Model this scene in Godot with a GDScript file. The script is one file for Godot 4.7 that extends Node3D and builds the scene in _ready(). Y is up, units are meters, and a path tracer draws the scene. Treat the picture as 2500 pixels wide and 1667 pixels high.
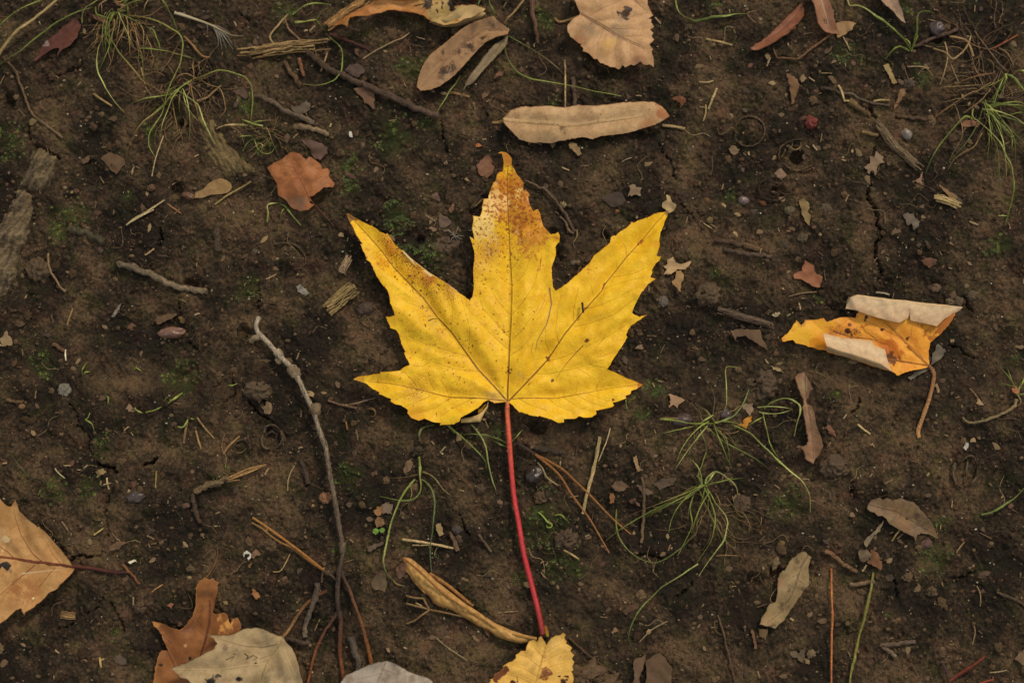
extends Node3D
# A yellow maple leaf on bare autumn soil, seen from above. Outlines are traced in several zoomed tiles of the photograph;
# pts() turns a tile point into a point on the ground.

const TILT := 9.0
const DIST := 0.56
const HALF := 0.25
const PXM := 0.000168
const TILES := {
	"Z": Vector3(0, 0, 1.06293), "A": Vector3(0, 0, 0.357143), "B": Vector3(800, 0, 0.382653), "C": Vector3(1700, 0, 0.357143),
	"D": Vector3(0, 560, 0.357143), "E": Vector3(800, 350, 0.452716), "F": Vector3(1700, 560, 0.357143), "G": Vector3(0, 1107, 0.357143),
	"H": Vector3(800, 1000, 0.425331), "I": Vector3(1700, 1107, 0.357143), "K": Vector3(820, 360, 0.229634), "L": Vector3(1220, 360, 0.229634),
	"M": Vector3(840, 700, 0.229634), "N": Vector3(1220, 700, 0.229634)}
const GX0 := -0.24
const GZ0 := -0.17
const GS := 0.0005
const GW := 961
const GH := 661

var eye := Vector3.ZERO
var used := {}
var mats := {}
var rng := RandomNumberGenerator.new()
var tk := 1.0
var n_low: FastNoiseLite
var n_mid: FastNoiseLite
var n_fine: FastNoiseLite
var n_any: FastNoiseLite
var hg := PackedFloat32Array()
var moss_spots := []

# ---------------------------------------------------------------- helpers: names and nodes

func noise(freq: float, sd: int, oct := 3) -> FastNoiseLite:
	var n := FastNoiseLite.new()
	n.noise_type = FastNoiseLite.TYPE_SIMPLEX_SMOOTH
	n.frequency = freq
	n.seed = sd
	n.fractal_type = FastNoiseLite.FRACTAL_FBM
	n.fractal_octaves = oct
	return n

func numbered(called: String) -> String:
	var k: int = used.get(called, 0)
	used[called] = k + 1
	return called if k == 0 else "%s_%03d" % [called, k]

func tag(o: Node3D, label: String, category: String, group := "", kind := "") -> Node3D:
	if label: o.set_meta("label", label)
	if category: o.set_meta("category", category)
	if group: o.set_meta("group", group)
	if kind: o.set_meta("kind", kind)
	return o

func thing(called: String, label: String, category: String, at: Vector3, group := "") -> Node3D:
	var o := Node3D.new()
	o.name = numbered(called)
	o.position = at
	add_child(o, true)
	tag(o, label, category, group)
	return o

func mk(called: String, a: Array, m: Material, parent: Node3D = null) -> MeshInstance3D:
	var v: PackedVector3Array = a[Mesh.ARRAY_VERTEX]
	var org := Vector3.ZERO
	if parent:
		org = parent.position
	else:
		var bb := AABB(v[0], Vector3.ZERO)
		for q in v: bb = bb.expand(q)
		org = Vector3(bb.get_center().x, bb.position.y, bb.get_center().z)
	for i in v.size(): v[i] -= org
	a[Mesh.ARRAY_VERTEX] = v
	var me := ArrayMesh.new()
	me.add_surface_from_arrays(Mesh.PRIMITIVE_TRIANGLES, a)
	me.surface_set_material(0, m)
	var o := MeshInstance3D.new()
	o.mesh = me
	if parent:
		o.name = called
		parent.add_child(o, true)
	else:
		o.name = numbered(called)
		o.position = org
		add_child(o, true)
	return o

func arrays(v: PackedVector3Array, n: PackedVector3Array, ix: PackedInt32Array, c = null, uv = null) -> Array:
	var a := []
	a.resize(Mesh.ARRAY_MAX)
	a[Mesh.ARRAY_VERTEX] = v
	a[Mesh.ARRAY_NORMAL] = n
	a[Mesh.ARRAY_INDEX] = ix
	if c != null: a[Mesh.ARRAY_COLOR] = c
	if uv != null: a[Mesh.ARRAY_TEX_UV] = uv
	return a

# ---------------------------------------------------------------- helpers: tracing

func spot(sx: float, sy: float, h := 0.0) -> Vector2:
	var t := deg_to_rad(TILT)
	var u := (sx - 1250.0) / 1250.0 * HALF * 1024.0 / 682.0
	var w := -(sy - 833.5) / 833.5 * HALF
	var d := Vector3(u, -cos(t) + w * sin(t), -sin(t) - w * cos(t))
	var k := (h - eye.y) / d.y
	return Vector2(eye.x + d.x * k, eye.z + d.z * k)

func pts(s: String, h := 0.001) -> PackedVector2Array:
	var out := PackedVector2Array()
	var t: Vector3 = TILES["Z"]
	for w in s.split(" ", false):
		if TILES.has(w):
			t = TILES[w]
		else:
			var q := w.split(",")
			out.append(spot(t.x + float(q[0]) * t.z, t.y + float(q[1]) * t.z, h))
	tk = t.z
	return out

func mm(px: float) -> float:   # a length in pixels of the last tile read
	return px * tk * PXM

func gy(x: float, z: float) -> float:
	if absf(x) > -GX0 or z < GZ0 or z > GZ0 + (GH - 1) * GS: return soil_height(x, z)
	var fx := clampf((x - GX0) / GS, 0.0, GW - 1.01)
	var fz := clampf((z - GZ0) / GS, 0.0, GH - 1.01)
	var i := int(fx)
	var j := int(fz)
	fx -= i
	fz -= j
	var k := j * GW + i
	return lerpf(lerpf(hg[k], hg[k + 1], fx), lerpf(hg[k + GW], hg[k + GW + 1], fx), fz)

func gs(x: float, z: float) -> float:   # the ground smoothed over a few millimetres
	var r := 0.003
	return (gy(x, z) * 2.0 + gy(x - r, z) + gy(x + r, z) + gy(x, z - r) + gy(x, z + r)) / 6.0

func smooth_line(p: Array, step: float) -> Array:
	var out := []
	var n := p.size()
	for i in n - 1:
		var a: Vector3 = p[maxi(i - 1, 0)]
		var b: Vector3 = p[i]
		var c: Vector3 = p[i + 1]
		var d: Vector3 = p[mini(i + 2, n - 1)]
		var m := maxi(1, int(ceil(b.distance_to(c) / step)))
		for k in m:
			out.append(b.cubic_interpolate(c, a, d, float(k) / m))
	out.append(p[n - 1])
	return out

func resample(p: PackedVector2Array, n: int) -> PackedVector2Array:
	var total := 0.0
	for i in p.size() - 1: total += p[i].distance_to(p[i + 1])
	var out := PackedVector2Array()
	var i := 0
	var done := 0.0
	for k in n:
		var want := total * k / (n - 1.0)
		while i < p.size() - 2 and done + p[i].distance_to(p[i + 1]) < want:
			done += p[i].distance_to(p[i + 1])
			i += 1
		out.append(p[i].lerp(p[i + 1], clampf((want - done) / maxf(p[i].distance_to(p[i + 1]), 1e-9), 0.0, 1.0)))
	return out

func lin(h: String, f := 1.0) -> Color:
	var c := Color(h).srgb_to_linear()
	return Color(c.r * f, c.g * f, c.b * f)

# ---------------------------------------------------------------- helpers: shapes

# A tapered, slightly lumpy rod or ribbon along p. cols: colours from start to end, flat: height over width.
func tube(p: Array, r0: float, r1: float, flat: float, sides: int, lump: float, cols: Array, mottle := 0.25, tip := 1.0, twist := 0.0, lf := 260.0) -> Array:
	var n := p.size()
	var v := PackedVector3Array()
	var nn := PackedVector3Array()
	var cc := PackedColorArray()
	var ix := PackedInt32Array()
	var sd := rng.randf() * 100.0
	for i in n:
		var t := float(i) / (n - 1.0)
		var tan: Vector3 = (p[mini(i + 1, n - 1)] - p[maxi(i - 1, 0)])
		tan = tan.normalized() if tan.length() > 1e-9 else Vector3.RIGHT
		var side := tan.cross(Vector3.UP)
		side = side.normalized() if side.length() > 1e-4 else Vector3.RIGHT
		var up := side.cross(tan)
		if twist != 0.0:
			side = side.rotated(tan, twist * sin(t * 5.0 + sd))
			up = side.cross(tan)
		var r := lerpf(r0, r1, t)
		if tip < 1.0:
			var e := minf(t / 0.12, 1.0) if tip < 0.0 else 1.0
			r *= lerpf(absf(tip), 1.0, sqrt(clampf(minf((1.0 - t) / 0.35, e), 0.0, 1.0)))
		var ci := t * (cols.size() - 1)
		var c0: Color = cols[int(ci)]
		var base: Color = c0.lerp(cols[mini(int(ci) + 1, cols.size() - 1)], ci - int(ci))
		for k in sides:
			var a := TAU * k / sides
			var q: Vector3 = side * cos(a) + up * sin(a) * flat
			var rr := r * (1.0 + lump * 0.7 * n_any.get_noise_2d(a * 2.6 + sd, t * 5.0) + lump * n_any.get_noise_3d(p[i].x * lf + sd + cos(a) * 1.7, p[i].z * lf + sin(a) * 1.7, sd))
			v.append(p[i] + q * rr)
			nn.append((side * cos(a) * flat + up * sin(a)).normalized())
			var f := 1.0 + mottle * (n_any.get_noise_3d(p[i].x * 900.0 + sd, p[i].z * 900.0 + cos(a) * 2.0, sin(a) * 2.0 + sd) + 0.6 * n_any.get_noise_2d(t * 3.0 + sd, a * 2.2 + sd))
			cc.append(Color(base.r * f, base.g * f, base.b * f))
	for i in n - 1:
		for k in sides:
			var a := i * sides + k
			var b := i * sides + (k + 1) % sides
			ix.append_array([a, b, a + sides, b, b + sides, a + sides])
	for e in 2:
		var at := 0 if e == 0 else (n - 1) * sides
		var s := v.size()
		var dir: Vector3 = (p[0] - p[1]).normalized() if e == 0 else (p[n - 1] - p[n - 2]).normalized()
		v.append(p[0] if e == 0 else p[n - 1])
		nn.append(dir)
		cc.append(cc[at] * 0.8)
		for k in sides:
			v.append(v[at + k])
			nn.append(dir)
			cc.append(cc[at + k])
		for k in sides:
			var a := s + 1 + k
			var b := s + 1 + (k + 1) % sides
			ix.append_array([s, b, a] if e == 0 else [s, a, b])
	return arrays(v, nn, ix, cc)

# a traced line laid on the ground; lifts in millimetres at start, middle and end
func line3(s: String, r: float, lift0 := 0.0, mid := 0.0, lift1 := 0.0, step := 0.0012) -> Array:
	var q := pts(s)
	r = mm(r)
	var out := []
	for i in q.size():
		var t := float(i) / maxf(q.size() - 1.0, 1.0)
		var y := gs(q[i].x, q[i].y) + r * 0.55 + (lerpf(lift0, lift1, t) + mid * sin(PI * t)) * 0.001
		out.append(Vector3(q[i].x, y, q[i].y))
	return smooth_line(out, step)

func densify(p: PackedVector2Array, sp: float) -> PackedVector2Array:
	var out := PackedVector2Array()
	for i in p.size():
		var a := p[i]
		var b := p[(i + 1) % p.size()]
		var m := maxi(1, int(round(a.distance_to(b) / sp)))
		for k in m: out.append(a.lerp(b, float(k) / m))
	return out

# A thin leaf-like solid: outline, mesh spacing, thickness, height above the soil (a Callable of x, z in metres), colour (a Callable of x, z) or a texture over rect.
func sheet(poly: PackedVector2Array, sp: float, thick: float, lift: Callable, conform: float, rect := Rect2(), color = null, sink := false) -> Array:
	var rim := densify(poly, sp)
	var m := rim.size()
	var all := rim.duplicate()
	var lo := rim[0]
	var hi := rim[0]
	for q in rim:
		lo = lo.min(q)
		hi = hi.max(q)
	var row := 0
	var z := lo.y + sp * 0.5
	while z < hi.y:
		var x := lo.x + (sp * 0.5 if row % 2 else sp)
		while x < hi.x:
			var q := Vector2(x + rng.randf_range(-0.2, 0.2) * sp, z + rng.randf_range(-0.2, 0.2) * sp)
			if Geometry2D.is_point_in_polygon(q, rim): all.append(q)
			x += sp
		z += sp * 0.87
		row += 1
	var mean := 0.0
	for q in rim: mean += gs(q.x, q.y)
	mean /= m
	var n := all.size()
	var v := PackedVector3Array()
	for q in all:
		var y: float = lerpf(mean, gs(q.x, q.y), conform) + lift.call(q.x, q.y)
		v.append(Vector3(q.x, y if sink else maxf(y, gy(q.x, q.y) + thick + 0.00015), q.y))
	var nn := PackedVector3Array()
	nn.resize(n)
	var ix := PackedInt32Array()
	var tri := Geometry2D.triangulate_delaunay(all)
	for k in range(0, tri.size(), 3):
		var a := tri[k]
		var b := tri[k + 1]
		var c := tri[k + 2]
		if not Geometry2D.is_point_in_polygon((all[a] + all[b] + all[c]) / 3.0, rim): continue
		var f := (v[c] - v[a]).cross(v[b] - v[a])
		if f.y < 0.0:
			var sw := b
			b = c
			c = sw
			f = -f
		ix.append_array([a, b, c])
		nn[a] += f
		nn[b] += f
		nn[c] += f
	for i in n: nn[i] = nn[i].normalized() if nn[i].length() > 0.0 else Vector3.UP
	var uv := PackedVector2Array()
	var cc := PackedColorArray()
	for q in all:
		if color != null: cc.append(color.call(q.x, q.y))
		else: uv.append((q - rect.position) / rect.size)
	var top := ix.size()
	for i in n:
		v.append(v[i] - nn[i] * thick)
		nn.append(-nn[i])
	if color != null: cc.append_array(cc.duplicate())
	else: uv.append_array(uv.duplicate())
	for k in range(0, top, 3): ix.append_array([ix[k] + n, ix[k + 2] + n, ix[k + 1] + n])
	var s := v.size()
	var area := 0.0
	for i in m: area += rim[i].cross(rim[(i + 1) % m])
	for i in m:
		var d := rim[(i + 1) % m] - rim[(i + m - 1) % m]
		var o := Vector3(d.y, 0, -d.x).normalized() * signf(area)
		for w in [i, i + n]:
			v.append(v[w])
			nn.append(o)
			if color != null: cc.append(cc[w] * 1.1)
			else: uv.append(uv[w])
	for i in m:
		var a := s + i * 2
		var b := s + ((i + 1) % m) * 2
		ix.append_array([a, a + 1, b, b, a + 1, b + 1] if area < 0.0 else [a, b, a + 1, b, b + 1, a + 1])
	return arrays(v, nn, ix, cc if color != null else null, null if color != null else uv)

# A rolled-over edge: a surface from line a (on the soil) up over a height h and down on line b.
func roll(sa: String, sb: String, h: float, low: float, thick: float, cols: Array, n := 60, arc := 0.8, mottle := 0.12) -> Array:
	var a := resample(pts(sa, 0.002), n)
	var b := resample(pts(sb, 0.003), n)
	var k := 18
	var v := PackedVector3Array()
	var nn := PackedVector3Array()
	var cc := PackedColorArray()
	var ix := PackedInt32Array()
	var sd := rng.randf() * 50.0
	var mean := 0.0
	for q in a: mean += gs(q.x, q.y)
	mean /= n
	for side in 2:
		for i in n:
			var t := i / (n - 1.0)
			var w := clampf(a[i].distance_to(b[i]) / 0.006, 0.15, 1.0)
			for j in k + 1:
				var s := j / float(k)
				var q := a[i].lerp(b[i], s - 0.05 * sin(PI * minf(s * 2.0, 1.0)))
				var y := mean + low * 0.001 + w * h * 0.001 * (sin(PI * arc * pow(s, 0.75)) if arc < 0.84 or arc > 0.9 else sqrt(minf(s / 0.16, 1.0)) * (1.0 - 0.45 * s)) + 0.0007 * n_any.get_noise_2d(q.x * 130.0 + sd, q.y * 130.0)
				v.append(Vector3(q.x, maxf(y, gy(q.x, q.y) + 0.0006) - (thick if side else 0.0), q.y))
				nn.append(Vector3.ZERO)
				var f := 1.0 + mottle * n_any.get_noise_2d(q.x * 500.0 + sd, q.y * 500.0) - 0.16 * smoothstep(0.07, 0.0, absf(n_any.get_noise_2d(t * 5.0 + s * 1.6 + sd, s * 0.7 + sd)))
				var ci := s * (cols.size() - 1)
				var c0: Color = cols[int(ci)]
				var c1: Color = cols[mini(int(ci) + 1, cols.size() - 1)]
				cc.append(c0.lerp(c1, ci - int(ci)) * f)
	var half := n * (k + 1)
	for side in 2:
		for i in n - 1:
			for j in k:
				var p := side * half + i * (k + 1) + j
				for tri in [[p, p + 1, p + k + 1], [p + 1, p + k + 2, p + k + 1]]:
					var x: int = tri[0]
					var y: int = tri[1]
					var z: int = tri[2]
					var f := (v[z] - v[x]).cross(v[y] - v[x])
					if (f.y < 0.0) != (side == 1):
						var sw := y
						y = z
						z = sw
						f = -f
					ix.append_array([x, y, z])
					nn[x] += f
					nn[y] += f
					nn[z] += f
	for i in nn.size(): nn[i] = nn[i].normalized() if nn[i].length() > 0.0 else Vector3.UP
	return arrays(v, nn, ix, cc)

func lump(at: Vector3, r: Vector3, turn: float, rough: float, freq: float, cols: Array, nu := 22, nv := 14) -> Array:
	var v := PackedVector3Array()
	var nn := PackedVector3Array()
	var cc := PackedColorArray()
	var ix := PackedInt32Array()
	var sd := rng.randf() * 100.0
	for j in nv + 1:
		for i in nu:
			var th := PI * j / nv
			var ph := TAU * i / nu
			var d := Vector3(sin(th) * cos(ph), cos(th), sin(th) * sin(ph))
			var f := 1.0 + rough * n_any.get_noise_3d(d.x * freq + sd, d.y * freq, d.z * freq)
			v.append(at + (d * r * f).rotated(Vector3.UP, turn))
			nn.append(Vector3.ZERO)
			var w := clampf(0.5 + 0.9 * n_any.get_noise_3d(d.x * freq * 1.7, d.y * freq * 1.7 + sd, d.z * freq * 1.7), 0.0, 1.0)
			var c0: Color = cols[0]
			cc.append(c0.lerp(cols[1 % cols.size()], w))
	for j in nv:
		for i in nu:
			var a := j * nu + i
			var b := j * nu + (i + 1) % nu
			for tri in [[a, b, a + nu], [b, b + nu, a + nu]]:
				var f := (v[tri[2]] - v[tri[0]]).cross(v[tri[1]] - v[tri[0]])
				ix.append_array([tri[0], tri[1], tri[2]])
				for q in tri: nn[q] += f
	for i in nn.size(): nn[i] = nn[i].normalized() if nn[i].length() > 0.0 else Vector3.UP
	if nn[nu * nv / 2].dot(v[nu * nv / 2] - at) < 0.0:
		for i in nn.size(): nn[i] = -nn[i]
		for q in range(0, ix.size(), 3):
			var sw := ix[q + 1]
			ix[q + 1] = ix[q + 2]
			ix[q + 2] = sw
	return arrays(v, nn, ix, cc)

# a shape bulging out of the soil: outline, height in mm at its middle, how wide its shoulder is in mm, two colours, streaks along a direction
func dome(outline: String, high: float, shoulder: float, h1: String, h2: String, along := Vector2(0, 1), rough := 0.5) -> Array:
	var p := densify(pts(outline), 0.0012)
	var rim := PackedVector2Array()
	for q in p: rim.append(q + Vector2(n_any.get_noise_2d(q.x * 300.0, q.y * 300.0), n_any.get_noise_2d(q.y * 300.0, q.x * 300.0 + 60.0)) * 0.0012)
	var c1 := lin(h1)
	var c2 := lin(h2)
	var side := along.orthogonal().normalized()
	along = along.normalized()
	var lift := func(x: float, z: float) -> float:
		var q := Vector2(x, z)
		var d := 1.0
		for i in rim.size(): d = minf(d, q.distance_to(Geometry2D.get_closest_point_to_segment(q, rim[i], rim[(i + 1) % rim.size()])))
		var e := sqrt(clampf(d / (shoulder * 0.001), 0.0, 1.0))
		return 0.001 * ((high + 1.2) * e - 1.2 + rough * n_any.get_noise_2d(q.dot(along) * 130.0, q.dot(side) * 650.0) + 0.9 * rough * n_any.get_noise_2d(x * 90.0, z * 90.0))
	var color := func(x: float, z: float) -> Color:
		var q := Vector2(x, z)
		var w := clampf(0.5 + 1.1 * n_any.get_noise_2d(q.dot(along) * 90.0, q.dot(side) * 700.0) + 0.6 * n_any.get_noise_2d(x * 130.0, z * 130.0) + 0.5 * n_any.get_noise_2d(x * 900.0, z * 900.0), 0.0, 1.0)
		return c1.lerp(c2, w)
	return sheet(rim, 0.0007, 0.0012, lift, 0.9, Rect2(), color, true)

# ---------------------------------------------------------------- helpers: painted surfaces

func dab(buf: PackedByteArray, w: int, h: int, x: float, y: float, r: float, c: Color, alpha: float) -> void:
	for j in range(maxi(0, int(y - r - 1)), mini(h, int(y + r + 2))):
		for i in range(maxi(0, int(x - r - 1)), mini(w, int(x + r + 2))):
			var d := sqrt((i - x) * (i - x) + (j - y) * (j - y))
			var a := clampf(r + 0.5 - d, 0.0, 1.0) * alpha
			if a <= 0.0: continue
			var k := (j * w + i) * 3
			buf[k] = int(lerpf(buf[k], c.r * 255.0, a))
			buf[k + 1] = int(lerpf(buf[k + 1], c.g * 255.0, a))
			buf[k + 2] = int(lerpf(buf[k + 2], c.b * 255.0, a))

func emboss(buf: PackedByteArray, w: int, h: int, x: float, y: float, r: float, amount: float) -> void:
	for j in range(maxi(0, int(y - r)), mini(h, int(y + r + 1))):
		for i in range(maxi(0, int(x - r)), mini(w, int(x + r + 1))):
			var d := sqrt((i - x) * (i - x) + (j - y) * (j - y))
			var a := clampf(1.0 - d / r, 0.0, 1.0)
			var k := j * w + i
			buf[k] = int(clampf(maxf(buf[k], 128.0 + amount * a) if amount > 0.0 else minf(buf[k], 128.0 + amount * a), 0.0, 255.0))

# A leaf's colour and relief: cols 4 hex colours mixed by noise; veins [line, width, colour, strength, relief]; blots [centre, radius px, colour, strength, coverage 0-1];
# spots [count, colour, largest radius]
func leaf_skin(poly: PackedVector2Array, size: int, cols: Array, veins: Array, blots: Array, spots: Array, edge := "", rough := 0.62, relief := 0.06, sd := 1, grain := 8.0) -> Array:
	var lo := poly[0]
	var hi := poly[0]
	for q in poly:
		lo = lo.min(q)
		hi = hi.max(q)
	var rect := Rect2(lo, hi - lo).grow(0.001)
	var w := size
	var h := maxi(16, int(size * rect.size.y / rect.size.x))
	if h > size:
		h = size
		w = maxi(16, int(size * rect.size.x / rect.size.y))
	var ppm := w / rect.size.x
	var a := noise(70.0 / ppm, sd, 4).get_image(w, h).get_data()
	var b := noise(260.0 / ppm, sd + 7, 3).get_image(w, h).get_data()
	var d := noise(1500.0 / ppm, sd + 13, 2).get_image(w, h).get_data()
	var cells := noise(620.0 / ppm, sd + 19, 1)
	cells.noise_type = FastNoiseLite.TYPE_CELLULAR
	cells.cellular_return_type = FastNoiseLite.RETURN_DISTANCE2_SUB
	cells.fractal_type = FastNoiseLite.FRACTAL_NONE
	var net := cells.get_image(w, h).get_data()
	var buf := PackedByteArray()
	buf.resize(w * h * 3)
	var bump := PackedByteArray()
	bump.resize(w * h)
	var c0 := Color(cols[0])
	var c1 := Color(cols[1])
	var c2 := Color(cols[2])
	for k in w * h:
		var t := clampf((a[k] - 60.0) / 135.0, 0.0, 1.0)
		var u := clampf((b[k] - 110.0) / 110.0, 0.0, 1.0) * 0.7
		var line := clampf(1.0 - net[k] / 70.0, 0.0, 1.0)
		var f := (1.0 + (d[k] - 128.0) / 128.0 * grain / 128.0) * (1.0 - 0.035 * line)
		buf[k * 3] = int(clampf(lerpf(lerpf(c0.r, c1.r, t), c2.r, u) * f * 255.0, 0.0, 255.0))
		buf[k * 3 + 1] = int(clampf(lerpf(lerpf(c0.g, c1.g, t), c2.g, u) * f * 255.0, 0.0, 255.0))
		buf[k * 3 + 2] = int(clampf(lerpf(lerpf(c0.b, c1.b, t), c2.b, u) * f * 255.0, 0.0, 255.0))
		bump[k] = int(clampf(128.0 - 9.0 * line + (d[k] - 128.0) * 0.06 + (b[k] - 128.0) * 0.22, 0.0, 255.0))
	var rg := RandomNumberGenerator.new()
	rg.seed = sd * 31 + 5
	for bl in blots:
		var q := pts(bl[0])[0]
		var x := (q.x - lo.x + 0.001) * ppm
		var y := (q.y - lo.y + 0.001) * ppm
		var r := mm(bl[1]) * ppm
		var c := Color(bl[2])
		var cover: float = bl[4]
		var fleck: float = bl[5] if bl.size() > 5 else 0.4
		for j in range(maxi(0, int(y - r * 1.9)), mini(h, int(y + r * 1.9))):
			for i in range(maxi(0, int(x - r * 1.9)), mini(w, int(x + r * 1.9))):
				var k := j * w + i
				var fall := 1.0 - sqrt((i - x) * (i - x) + (j - y) * (j - y)) / r * (1.15 + (b[k] - 128.0) * 0.0075 + (a[k] - 128.0) * 0.006)
				if fall <= 0.0: continue
				var al: float = clampf((b[k] * (1.0 - fleck) + d[k] * fleck) / 255.0 - (1.0 - cover) + fall * 0.35 - 0.1, 0.0, 0.18) / 0.18 * minf(fall * 2.5, 1.0) * float(bl[3])
				buf[k * 3] = int(lerpf(buf[k * 3], c.r * 255.0, al))
				buf[k * 3 + 1] = int(lerpf(buf[k * 3 + 1], c.g * 255.0, al))
				buf[k * 3 + 2] = int(lerpf(buf[k * 3 + 2], c.b * 255.0, al))
	if edge:
		for q in densify(poly, 0.5 / ppm): dab(buf, w, h, (q.x - rect.position.x) * ppm, (q.y - rect.position.y) * ppm, rg.randf_range(0.5, 2.0), Color(edge), 0.25)
	for vn in veins:
		var line := pts(vn[0])
		var wide: float = vn[1] * 0.5 * PXM * ppm
		var c := Color(vn[2])
		var total := 0.0
		for i in line.size() - 1: total += line[i].distance_to(line[i + 1])
		var many := maxi(4, int(total * ppm * 1.6))
		var along := resample(line, many)
		for i in many:
			var t := i / float(many)
			var x := (along[i].x - rect.position.x) * ppm + n_any.get_noise_2d(i * 2.3, sd) * 0.8
			var y := (along[i].y - rect.position.y) * ppm + n_any.get_noise_2d(sd, i * 2.3) * 0.8
			var r := maxf(wide * (1.0 - 0.7 * t), 0.35)
			dab(buf, w, h, x, y, r * (0.8 + 0.4 * rg.randf()), c, float(vn[3]) * (0.55 + 0.45 * n_any.get_noise_2d(i * 1.1, sd + 40.0)))
			if vn.size() > 4: emboss(bump, w, h, x, y, maxf(r * 2.4, 1.6), vn[4])
	if spots and spots[0] is Array:   # fields of flecks: [centre, radius px, how many, colour, largest radius]
		for fd in spots:
			var q := pts(fd[0])[0]
			var reach := mm(fd[1]) * ppm
			for i in int(fd[2]):
				var an := rg.randf() * TAU
				var far := reach * sqrt(rg.randf()) * (0.75 + 0.25 * rg.randf())
				var x := (q.x - rect.position.x) * ppm + cos(an) * far
				var y := (q.y - rect.position.y) * ppm + sin(an) * far
				if n_any.get_noise_2d(x * 60.0 / w + sd, y * 60.0 / w) < -0.12: continue
				var big := rg.randf() * rg.randf() * float(fd[4]) + 0.5
				var al := rg.randf_range(0.25, 0.85)
				dab(buf, w, h, x, y, big, Color(fd[3]), al)
				if big > 2.0: dab(buf, w, h, x + rg.randf_range(-1, 1) * big, y + rg.randf_range(-1, 1) * big, big * 0.8, Color(fd[3]), al)
	elif spots:
		for i in int(spots[0]):
			var x := rg.randf() * w
			var y := rg.randf() * h
			if n_any.get_noise_2d(x * 80.0 / w + sd, y * 80.0 / w) < -0.05: continue
			dab(buf, w, h, x, y, rg.randf() * rg.randf() * float(spots[2]) + 0.3, Color(spots[1]), rg.randf_range(0.3, 0.9))
	var m := StandardMaterial3D.new()
	m.albedo_texture = ImageTexture.create_from_image(Image.create_from_data(w, h, false, Image.FORMAT_RGB8, buf))
	m.heightmap_enabled = true
	m.heightmap_texture = ImageTexture.create_from_image(Image.create_from_data(w, h, false, Image.FORMAT_L8, bump))
	m.heightmap_scale = relief
	m.roughness = rough
	m.metallic_specular = 0.35
	return [m, rect]

func grainy(called: String, rough: float, spec: float, scale: Vector3, relief: float, freq := 0.06, sd := 3, grain := 0.42) -> StandardMaterial3D:
	var m := StandardMaterial3D.new()
	m.vertex_color_use_as_albedo = true
	m.roughness = rough
	m.metallic_specular = spec
	m.uv1_triplanar = true
	m.uv1_world_triplanar = true
	m.uv1_scale = scale
	m.heightmap_enabled = true
	m.heightmap_texture = ImageTexture.create_from_image(noise(freq, sd, 4).get_seamless_image(256, 256))
	m.heightmap_scale = relief
	# light and dark grain that belongs to the material
	var im := noise(freq * 1.3, sd + 1, 4).get_seamless_image(256, 256)
	var src := im.get_data()
	var out := PackedByteArray()
	out.resize(src.size() * 3)
	for i in src.size():
		var g := int(clampf(240.0 + (src[i] - 128.0) * grain, 0.0, 255.0))
		out[i * 3] = g
		out[i * 3 + 1] = g
		out[i * 3 + 2] = int(g * 0.98)
	m.albedo_texture = ImageTexture.create_from_image(Image.create_from_data(256, 256, false, Image.FORMAT_RGB8, out))
	mats[called] = m
	return m

# ---------------------------------------------------------------- helpers: kinds of things

func wavy(base: float, amp: float, freq := 60.0, ax := "", cup := 0.0) -> Callable:   # millimetres
	var sd := rng.randf() * 100.0
	var line := pts(ax) if ax else PackedVector2Array()
	return func(x: float, z: float) -> float:
		var y := base + amp * n_any.get_noise_2d(x * freq + sd, z * freq - sd)
		if line.size() > 1:
			var q := Geometry2D.get_closest_point_to_segment(Vector2(x, z), line[0], line[line.size() - 1])
			var d := q.distance_to(Vector2(x, z)) * 100.0
			y += cup * d * d
		return y * 0.001

# the blade sinks along its veins and bulges between them, by so many millimetres
func quilted(lift: Callable, veins: Array, deep: float) -> Callable:
	var a := PackedVector2Array()
	var b := PackedVector2Array()
	for v in veins:
		var q := pts(v[0], 0.003)
		if q.size() < 3: continue
		for i in q.size() - 1:
			a.append(q[i])
			b.append(q[i + 1])
	return func(x: float, z: float) -> float:
		var q := Vector2(x, z)
		var d := 0.01
		for i in a.size(): d = minf(d, q.distance_to(Geometry2D.get_closest_point_to_segment(q, a[i], b[i])))
		return lift.call(x, z) + 0.001 * deep * smoothstep(0.0, 0.0045, d)

func tint(h1: String, h2: String, freq := 300.0) -> Callable:
	var sd := rng.randf() * 100.0
	var c1 := lin(h1)
	var c2 := lin(h2)
	return func(x: float, z: float) -> Color:
		return c1.lerp(c2, clampf(0.5 + 0.9 * n_any.get_noise_2d(x * freq + sd, z * freq), 0.0, 1.0))

func chip(called: String, label: String, cat: String, outline: String, h1: String, h2: String, lift := 0.5, amp := 0.8, thick := 0.35, group := "") -> MeshInstance3D:
	var p := pts(outline)
	var a := 0.0
	for i in p.size(): a += absf(p[i].cross(p[(i + 1) % p.size()]) * 0.0) + p[i].distance_to(p[(i + 1) % p.size()])
	var sp := clampf(a / 26.0, 0.0005, 0.0011)
	var rag := PackedVector2Array()
	for q in densify(p, sp):
		rag.append(q + Vector2(n_any.get_noise_2d(q.x * 1900.0, q.y * 1900.0), n_any.get_noise_2d(q.y * 1900.0, q.x * 1900.0 + 60.0)) * 0.00055)
	var o := mk(called, sheet(rag, sp, thick * 0.001, wavy(lift + thick, amp, 170.0), 0.6, Rect2(), tint(h1, h2)), mats.leaf)
	tag(o, label, cat, group)
	return o

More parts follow.
